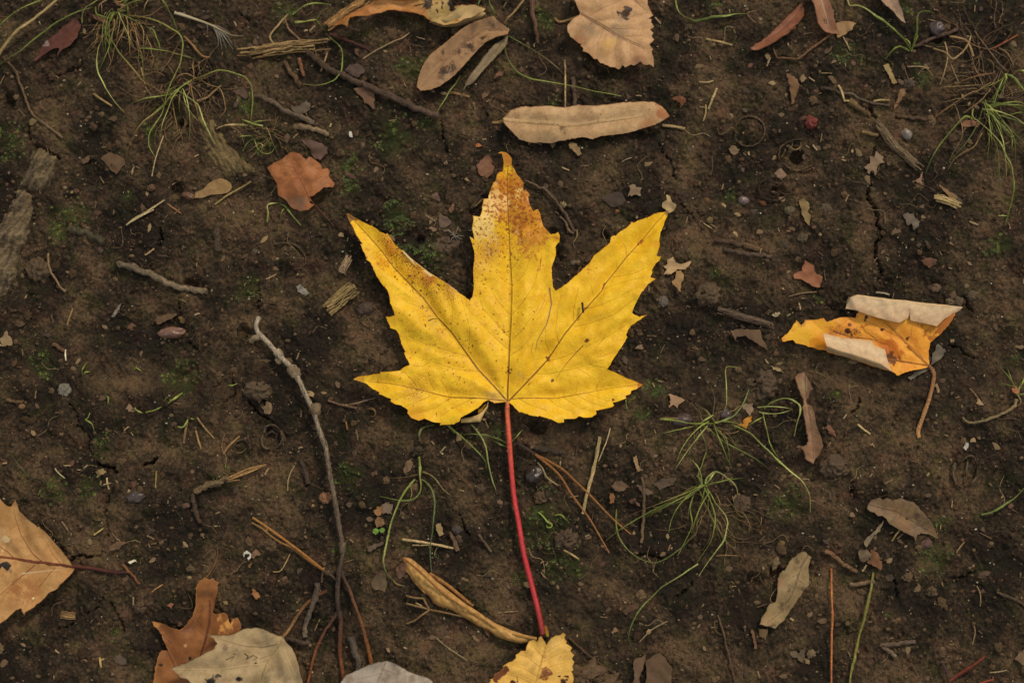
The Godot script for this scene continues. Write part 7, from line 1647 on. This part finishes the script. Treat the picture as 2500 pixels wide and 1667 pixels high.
	tuft("thin green grass stem looping at the left of the dark twig", "B 90,340", [["B -15,205 25,245 62,282 85,310 97,345 98,400 92,462 70,495 38,522 -60,545 -160,535", 10, g3, g2, 3]], "grass_sprig", "grass")
	tuft("short grass tuft under the small rust-brown curled leaf", "A 1900,1400", [["A 1818,1510 1832,1460 1830,1405 1865,1390 1908,1383", 13, g2, g4, 2], ["A 1948,1405 1980,1450 2010,1485 2052,1532", 12, g2, g4, 2], ["A 1940,1420 1925,1460 1912,1502", 9, g2, g1, 2], ["A 1905,1390 1950,1410 1990,1440", 9, g3, g2, 1.5]])
	tuft("green grass stem leaning beside the dark straight twig's end", "B 760,610", [["B 845,470 815,530 780,580 750,640 718,690 690,735 648,772", 9, g3, g2, 3]], "grass_sprig", "grass")
	tuft("long thin grass blade arching towards the top of the oblong leaf", "B 1500,540", [["B 1128,300 1140,350 1165,410 1190,445 1225,475 1300,510 1400,530 1500,547 1600,560 1700,580 1800,595 1895,612", 10, g1, g2, 4]], "grass_sprig", "grass")
	tuft("short fine grass blade above the long arching one", "B 1350,360", [["B 1155,228 1230,272 1300,312 1380,370 1450,425 1500,465 1545,495", 8, g3, br, 3]], "grass_sprig", "grass")
	tuft("green blades peeping from behind the rolled orange leaf", "B 1000,60", [["B 960,90 965,50 985,-20", 12, g2, g3, 4], ["B 1075,130 1060,90 1035,50 1030,-20", 12, g3, g1, 4]])
	tuft("curved grass blade at the upper edge right of the birch leaf", "B 2240,90", [["B 2218,-20 2222,40 2240,90 2270,118 2310,128 2360,135", 10, g2, g1, 3]], "grass_sprig", "grass")
	tuft("broad bright green grass blade lying level above the ring mark", "C 150,120", [["C -20,145 60,133 120,130 200,122 270,105 345,95", 18, "5f7034", "7d8c48", 3]], "grass_sprig", "grass")
	tuft("green grass sprig with long blade slanting to it in the upper corner", "C 1465,340", [["C 1015,-20 1030,30 1035,58 1070,62 1110,72 1160,105 1205,142 1260,178 1310,215 1360,255 1405,290 1440,320 1470,352", 16, g4, g1, 5], ["C 1470,352 1478,300 1482,250 1475,190 1482,145 1505,118 1545,102 1590,92 1630,92", 14, g2, g3, 6], ["C 1455,348 1410,342 1370,340 1335,355 1310,380 1288,412", 14, g2, g1, 3], ["C 1465,345 1490,280 1505,240", 12, g1, g2, 4], ["C 1470,350 1440,310 1415,270", 10, g1, g2, 3]])
	tu = tuft("big grass tuft with dry strands at the right edge", "C 1980,720", [
		["C 2115,500 2105,540 2082,582 2045,640 2000,702", 14, g4, g1, 5], ["C 1960,690 1980,725 2005,752 2060,822", 13, g4, g2, 3], ["C 1900,800 1860,798 1820,812 1760,870 1700,942 1645,1010 1602,1082 1580,1130 1565,1192", 14, g2, g3, 6], ["C 1905,735 1890,770 1890,808 1930,850 1995,920 2050,1005 2100,1102 2125,1150 2140,1205 2148,1280 2146,1352 2130,1450 2112,1542", 14, g4, g1, 6], ["C 2000,900 2025,950 2042,1005 2055,1080 2060,1152 2070,1210 2082,1275", 11, g1, g3, 3], ["C 1970,740 2010,795 2050,852 2075,900 2108,972", 13, g2, g1, 4], ["C 2118,500 2150,540 2200,600 2260,628", 18, "6f7f50", g2, 4], ["C 2000,720 2060,722 2122,732 2180,735 2260,735", 10, g1, g3, 4], ["C 2260,760 2190,775 2130,790 2040,782", 12, g3, g1, 3], ["C 2185,488 2210,500 2260,520", 14, g4, g2, 3], ["C 1990,750 2040,830 2100,900 2180,980", 11, g1, g3, 3], ["C 1985,770 2020,870 2010,930", 10, g2, g1, 2], ["C 2160,925 2155,985 2160,1025", 10, g2, g1, 1.5], ["C 2068,1470 2120,1475 2140,1480", 12, g4, g2, 1], ["C 1975,735 2060,790 2180,830 2260,870", 10, g1, g3, 3], ["C 2060,1000 2040,1060 2050,1130", 8, g3, g3, 2],
		["C 1648,785 1700,748 1762,710 1820,670 1880,640 1950,615 2005,600", 12, "75543a", "85684a", 3, "dry_strand"], ["C 1700,588 1780,598 1860,600 1920,592 1985,580", 11, "8a7654", "7d6848", 3, "dry_strand"], ["C 1838,762 1890,728 1932,700 1975,650 2012,610", 12, "75583c", "8a6e4c", 3, "dry_strand"], ["C 1818,552 1890,535 1960,522 2010,508 2052,494", 12, "75543a", "85644a", 3, "dry_strand"], ["C 1760,690 1785,740 1800,800 1815,880 1810,950 1775,1010 1742,1080", 7, "7a6648", "8a7656", 2, "dry_strand"], ["C 1965,895 1935,950 1900,1000 1840,1035 1775,1075 1750,1110 1728,1155", 11, "85724f", "75603f", 2, "dry_strand"], ["C 2020,560 1960,600 1900,640 1850,650", 9, "7a6044", "8a7050", 3, "dry_strand"], ["C 2100,1080 2130,1120 2155,1175", 8, "8a7a58", "75643f", 1.5, "dry_strand"], ["C 1990,400 2020,440 2035,490", 7, "75603f", "85704c", 2, "dry_strand"], ["C 2140,590 2150,650 2140,720", 7, "7d7050", "75603f", 2, "dry_strand"], ["C 2000,880 1998,960 1980,1030", 6, "75683f", "6a5a3a", 2, "dry_strand"]])
	sprays(tu, "C 2110,520", 300, 5, 60, 140, ["6f7a36", "8a9648", "58642f", "a8ae66", "75803c"])
	sprays(tu, "C 1990,720", 520, 13, -20, 110, ["6f7a36", "8a9648", "58642f", "a8ae66", "75803c"])
	fray(tu, "C 1990,640", 420, 46, "8f7656", "5f4c38", Vector2(-0.2, 0.0))
	fray(tu, "C 1950,330", 420, 24, "85694c", "5a4636")
	tu = tuft("loose grass tuft above the spreading one, right of the yellow leaf", "F 60,1330", [
		["F 180,1265 195,1225 200,1180 195,1110 192,1050 188,1000 192,965 207,942 250,940 297,946", 8, g2, g4, 5], ["F 130,1322 190,1305 250,1280 285,1240 312,1200 335,1150 362,1088", 14, g4, "6f8048", 4], ["F 468,1222 495,1195 525,1180 580,1163 625,1170 652,1182 695,1212 702,1262 690,1320 678,1412", 14, g1, g4, 5], ["F 460,1245 468,1310 482,1380 495,1445 520,1502 562,1562 F 600,1600", 11, g2, g1, 3], ["F 45,1338 100,1380 152,1432 200,1465 250,1490 320,1525 420,1580 500,1640", 11, g1, g3, 3], ["F 262,1338 310,1362 370,1400 410,1440 450,1482 490,1520 540,1575 I 590,85 640,130 700,175 740,222 765,265 780,305 786,402", 12, g2, g4, 5], ["F 365,1335 420,1300 468,1275", 11, g4, g2, 3], ["F 30,1325 80,1290 120,1265", 14, "9a9a5c", g4, 2], ["F -250,1300 -150,1310 -60,1330 0,1333 130,1325", 13, g2, g1, 3], ["F 130,1320 90,1270 50,1230 0,1200", 11, "85854c", "75683f", 2], ["F 10,1340 -60,1360 -160,1380 -230,1395", 10, g1, g2, 3], ["F 20,1345 35,1420 60,1480 65,1560", 9, g1, g3, 2], ["F -230,1290 -120,1300 -20,1330", 11, "8a7a50", "75683f", 2, "dry_strand"], ["F 160,1370 205,1430 215,1490 235,1510", 7, rt, rt, 1, "root"], ["F 300,1370 260,1390 190,1395 150,1380", 7, rt, "6a563c", 1, "root"]])
	sprays(tu, "F 100,1330", 380, 5, -20, 200, ["6f7a36", "8a9648", "58642f", "a8ae66", "75803c"])
	sprays(tu, "F 440,1235", 260, 2, -60, 60, ["6f7a36", "8a9648", "58642f", "a8ae66", "75803c"])
	fray(tu, "F 90,1330", 260, 18, "8f8058", "6a5a40")
	tu = tuft("spreading grass tuft of long thin blades right of the pine needles", "I 50,220", [
		["I 45,215 20,180 8,140 30,90 45,40 70,-30", 10, g4, g1, 3], ["I 60,225 65,180 90,150 120,128 160,140 205,172 250,205 275,240 288,300", 14, g4, "8f8a58", 3], ["I 70,232 100,285 122,332 160,380 190,422 205,470 200,505 190,560 178,602 145,650 110,702 65,765 18,842", 11, g1, g4, 4], ["I 58,240 75,290 92,335 115,400 120,455 110,530 95,600 50,680 5,748", 10, g2, g1, 4], ["I 50,215 10,230 -60,265 -150,300 -260,345 -400,400 -520,455", 10, g2, "6a5634", 4], ["I 50,215 0,250 -60,290 -110,340 -150,400 -175,470 -185,540", 9, g1, g2, 4], ["I 60,225 40,300 10,400 0,500", 8, g1, g3, 3], ["I 62,215 100,160 130,130", 16, "8f9a54", g4, 2], ["I 40,218 20,170 0,150", 16, "8f9a54", g2, 2],
		["H 1660,570 1655,640 1662,700 1678,745 1705,785 1740,822 1785,852 1830,870 1880,878 1930,860 1985,825 2040,785 2085,740 2120,690", 8, g1, g3, 3], ["H 1600,752 1650,710 1700,672 1780,625 1860,580 1960,530 2050,475 2130,430", 7, g3, g1, 3], ["H 2100,500 2080,570 2090,660 2060,740 2010,840", 7, g1, g2, 3],
		["I 250,290 262,345 270,390 300,428 350,432 405,440", 6, "8a7a5a", "75683f", 1, "root"], ["I 445,440 440,475 415,515", 6, "8a7a5a", "75683f", 1, "root"], ["I 85,300 80,370 110,450 160,540 200,600 260,650 325,722", 7, "75603f", "85704c", 2, "dry_strand"], ["I 130,270 160,340 150,400", 7, "75603f", rt, 1, "root"], ["I 140,700 200,695 300,700", 6, "75603f", rt, 1, "root"]])
	sprays(tu, "I 55,220", 480, 7, 40, 200, ["6f7a36", "8a9648", "58642f", "a8ae66", "75803c"])
	sprays(tu, "I 55,220", 260, 3, -100, 0, ["6f7a36", "8a9648", "58642f", "a8ae66", "75803c"])
	fray(tu, "I 110,420", 380, 24, "8a744e", "65523a", Vector2(0.1, 0.6))
	tuft("single long grass arc curving down to the bottom bark plates", "H 1870,1060", [["H 2130,885 2080,915 2020,955 1960,990 1910,1020 1870,1062 1825,1105 1785,1150 1755,1200 1732,1255 1724,1300 1735,1345 1760,1375 1795,1405", 10, g4, g3, 4]], "grass_sprig", "grass")
	tuft("drooping grass plant with brown flower head left of the red stem", "H 530,380", [
		["H 522,272 530,310 532,350 532,402", 18, "7d8c42", "8f9a54", 2], ["H 532,395 538,440 530,480 500,515 450,524 400,520 350,508 298,498", 12, "7d8440", g3, 3], ["H 500,400 465,445 430,500 400,570 372,650 350,740 332,830 328,870 335,915 352,950 378,978", 14, g1, "8a9150", 4], ["H 540,400 575,425 600,460 615,510 617,560 610,640 605,700 595,760 590,810 592,870 597,945", 12, g3, "5f6a44", 4], ["H 545,358 590,375 620,400 650,440 670,465 705,492", 10, "75683f", "8a7a50", 2, "dry_strand"], ["H 520,370 480,382 440,390 390,393 338,390", 8, "5c5230", "57402c", 2, "dry_strand"], ["H 640,780 620,810 615,840 640,858", 10, "5c5238", g3, 1], ["H 378,978 400,1000 440,1012", 7, "75683f", rt, 1, "root"], ["H 620,1090 650,1120 672,1155", 10, "3f4a38", g3, 1], ["H 470,420 485,480 470,540 460,570", 8, "5c5230", "75683f", 2, "dry_strand"]])
	tuft("grass blades hanging from beneath the yellow leaf's lower left lobe", "H 850,150", [["H 695,92 730,125 772,160 812,195 850,232 885,270 905,300 912,342", 12, g2, g3, 3], ["H 825,85 860,125 890,170 905,210 915,250 920,300 932,352 945,405 966,460", 11, g3, g4, 3], ["H 1028,190 990,175 950,162 915,150 880,145 830,140 775,143", 12, g1, g3, 2], ["H 1055,190 1085,155 1122,112", 9, g3, g2, 2], ["H 605,85 570,95 540,112 528,145 532,182", 16, "75804a", "6a6a40", 2], ["H 1030,215 990,200 940,170", 8, g2, g3, 1]])
	tuft("tiny curled grass sprout right of the red stem's middle", "H 1265,640", [["H 1213,587 1240,615 1262,642 1285,655 1285,672 1262,675 1258,660", 15, "75883c", g2, 1.5], ["H 1308,605 1340,602 1362,625 1392,655", 12, g2, g1, 1.5]], "sprout", "sprout")
	tuft("curved little grass blades by the yellow leaf's lower right lobe", "N 1345,1220", [["N 1355,1305 1340,1260 1335,1200 1345,1165", 17, "6f7f3c", g2, 2], ["N 1345,1210 1390,1205 1425,1185 1445,1155", 12, g3, g1, 2]], "sprout", "sprout")
	tuft("bright bent sprout left of the rough stone, between two soil cracks", "D 1200,1145", [["D 1148,1187 1175,1170 1205,1150 1240,1112", 16, "85984a", g2, 2], ["D 992,1250 1025,1245 1065,1235 1105,1210", 14, "8a9a48", g1, 2], ["D 918,1218 940,1240 968,1252", 13, "75883c", g4, 1.5], ["D 1120,1172 1140,1150 1160,1142", 10, g2, g3, 1]], "sprout", "sprout")
	tuft("small green sprout with two blades above the flat grey pebble", "D 570,985", [["D 560,992 565,960 582,908", 12, g2, g1, 2], ["D 568,985 588,975 608,970", 12, g4, g2, 1]], "sprout", "sprout")
	tuft("zigzag green sprout right of the long soil crack", "D 610,1310", [["D 610,1255 603,1290 590,1302 620,1318 638,1335 645,1380", 12, "85984a", g1, 2]], "sprout", "sprout")
	tuft("green hooked sprout above the brown flat straw", "D 1265,1330", [["D 1278,1298 1268,1335 1248,1355 1208,1345", 13, "85984a", g2, 2], ["D 1300,1290 1330,1298", 12, "75883c", g2, 1]], "sprout", "sprout")
	tuft("small yellow-green sprout near the rough stone's upper side", "D 1590,1060", [["D 1560,1062 1585,1066 1622,1050", 12, "8a9a4c", g2, 1]], "sprout", "sprout")
	tuft("tiny forked green sprout above the two-toned pebble's crack", "D 930,950", [["D 915,960 925,942 960,965", 12, "6a7c3a", g2, 1]], "sprout", "sprout")
	tuft("tiny pale sprout in the soil below the zigzag sprout's pebble", "D 740,1160", [["D 725,1140 745,1150 735,1200", 12, "75804a", g2, 1]], "sprout", "sprout")
	tuft("olive needle-like grass blade standing beside the orange needle", "I 1120,1200", [["I 1212,812 1200,870 1185,930 1170,995 1145,1110 1120,1222 1095,1315 1072,1400 1055,1490 1040,1640", 22, "6f6a34", "85803f", 2]], "grass_sprig", "grass")
	tuft("curved green grass blade entering at the right edge, lower half", "I 2100,340", [["I 1952,418 2000,405 2050,380 2105,345 2150,320 2200,280 2260,210", 16, "6f8048", g1, 3]], "grass_sprig", "grass")
	tuft("small grass tuft at the right edge with a rusty flake", "F 2200,1120", [["F 2195,1125 2160,1060 2120,1010 2080,960 2050,880", 10, g1, g3, 4], ["F 2195,1120 2220,1050 2260,1000", 14, g4, g2, 3], ["F 2190,1130 2150,1040 2130,930", 8, "85704c", g1, 3], ["F 2195,1125 2200,1080 2240,1030", 12, g4, g2, 2], ["F 2195,1130 2260,1120", 12, g2, g1, 2], ["F 2195,1130 2215,1180 2180,1220", 10, "85804c", rt, 1, "root"], ["F 2190,1130 2170,1080 2100,1060 2070,1040", 8, g2, g3, 3]])
	tuft("fine dark green blade low in soil beside the cut-off oak leaf", "G 150,90", [["G 75,-10 110,40 150,95 205,165", 9, g3, "4a4a2c", 2]], "grass_sprig", "grass")
	# a seedling with two round leaves
	var q := pts("H 295,695")[0]
	var s := thing("seedling", "tiny seedling with two round green leaves beside the tan husk", "seedling", Vector3(q.x, gs(q.x, q.y), q.y))
	for p in ["H 260,690 268,682 285,682 296,692 292,708 278,718 264,708", "H 297,692 308,680 325,680 333,690 325,704 308,707"]:
		mk("leaf", sheet(pts(p), 0.0005, 0.0003, wavy(1.6, 0.4, 200.0), 0.2, Rect2(), tint("6a8f38", "5c7d30")), mats.grass, s)
	mk("stem", tube(line3("H 260,705 278,702 296,695", 5, 0.6, 0.3, 1.2), mm(5), mm(4), 0.9, 6, 0.1, [lin("75883c"), lin("6a7c3a")], 0.2), mats.grass, s)

func _ready() -> void:
	rng.seed = 20241
	var t := deg_to_rad(TILT)
	eye = Vector3(0, DIST * cos(t), DIST * sin(t))
	# ---- camera, sky, sun, exposure
	var cam := Camera3D.new()
	cam.name = "camera"
	cam.position = eye
	cam.rotation_degrees = Vector3(TILT - 90.0, 0, 0)
	var lens := CameraAttributesPhysical.new()
	lens.frustum_focal_length = 12.0 / HALF
	lens.frustum_near = 0.05
	lens.frustum_far = 80.0
	lens.frustum_focus_distance = DIST - 0.004
	lens.exposure_aperture = 5.6
	cam.attributes = lens
	cam.fov = rad_to_deg(2.0 * atan(HALF))
	add_child(cam)
	cam.current = true
	var sky := ProceduralSkyMaterial.new()
	sky.sky_top_color = Color(0.95, 0.95, 0.94)
	sky.sky_horizon_color = Color(0.66, 0.65, 0.63)
	sky.sky_curve = 0.6
	sky.ground_bottom_color = Color(0.2, 0.17, 0.14)
	sky.ground_horizon_color = Color(0.45, 0.43, 0.4)
	var env := Environment.new()
	env.background_mode = Environment.BG_SKY
	env.sky = Sky.new()
	env.sky.sky_material = sky
	env.background_energy_multiplier = 0.52
	env.tonemap_mode = Environment.TONE_MAPPER_LINEAR
	env.tonemap_exposure = 1.52
	env.sdfgi_enabled = true
	env.ssao_enabled = true
	env.ssil_enabled = true
	var we := WorldEnvironment.new()
	we.name = "overcast_sky"
	we.environment = env
	add_child(we)
	var sun := DirectionalLight3D.new()
	sun.name = "sun_through_cloud"
	sun.light_energy = 0.5
	sun.light_color = Color(1.0, 0.93, 0.82)
	sun.light_angular_distance = 10.0
	sun.shadow_enabled = true
	sun.rotation_degrees = Vector3(-43, 148, 0)
	add_child(sun)
	# ---- noises and shared materials
	n_low = noise(11.0, 21, 2)
	n_mid = noise(70.0, 22, 3)
	n_fine = noise(330.0, 23, 3)
	n_any = noise(1.0, 24, 2)
	grainy("leaf", 0.66, 0.35, Vector3(48, 48, 48), 0.003, 0.05, 31, 0.09)
	grainy("bark", 0.7, 0.35, Vector3(55, 55, 55), 0.05, 0.06, 35)
	grainy("stone", 0.7, 0.35, Vector3(42, 42, 42), 0.06, 0.05, 39)
	grainy("grass", 0.5, 0.4, Vector3(60, 60, 60), 0.015, 0.05, 43)
	grainy("nut", 0.38, 0.5, Vector3(70, 70, 70), 0.012, 0.04, 47)
	grainy("crumb", 0.85, 0.25, Vector3(50, 50, 50), 0.04, 0.06, 51)
	moss_spots = [["A 60,960", 150], ["A 1680,740", 130], ["A 470,1480", 170], ["A 860,1340", 50], ["A 1800,970", 110], ["A 1630,1070", 60], ["B 530,430", 130], ["B 420,860", 170], ["B 1360,130", 110],
		["B 640,770", 80], ["B 1440,650", 60], ["K 120,200", 170], ["K 140,420", 130], ["K 640,760", 220], ["K 740,1070", 120], ["K 1050,1100", 200], ["C 130,20", 70], ["C 1030,370", 130], ["C 1540,510", 100], ["C 250,1340", 70],
		["D 380,20", 90], ["D 1680,400", 110], ["D 290,900", 130], ["D 1230,1000", 150], ["D 700,1480", 100], ["F 2060,100", 110], ["F 2200,860", 60], ["F 840,470", 40], ["F 950,1130", 60], ["H 1230,630", 190],
		["H 1340,880", 150], ["H 1115,960", 70], ["H 120,370", 100], ["H 90,810", 70], ["G 360,240", 110], ["G 590,230", 110], ["G 780,1230", 60], ["H 980,120", 70], ["I 620,340", 150], ["I 1620,710", 140], ["I 1680,460", 60], ["N 1650,1090", 130],
		["N 1500,1340", 100], ["F 130,280", 60], ["G 1540,160", 80], ["A 1030,900", 70], ["I 1320,1090", 40], ["A 1950,60", 110], ["C 1420,40", 90]]
	# ---- the setting
	build_ground()
	# ---- the things on it
	big_leaves()
	small_leaves()
	twigs_and_roots()
	straws()
	stones()
	grasses()
	build_litter()
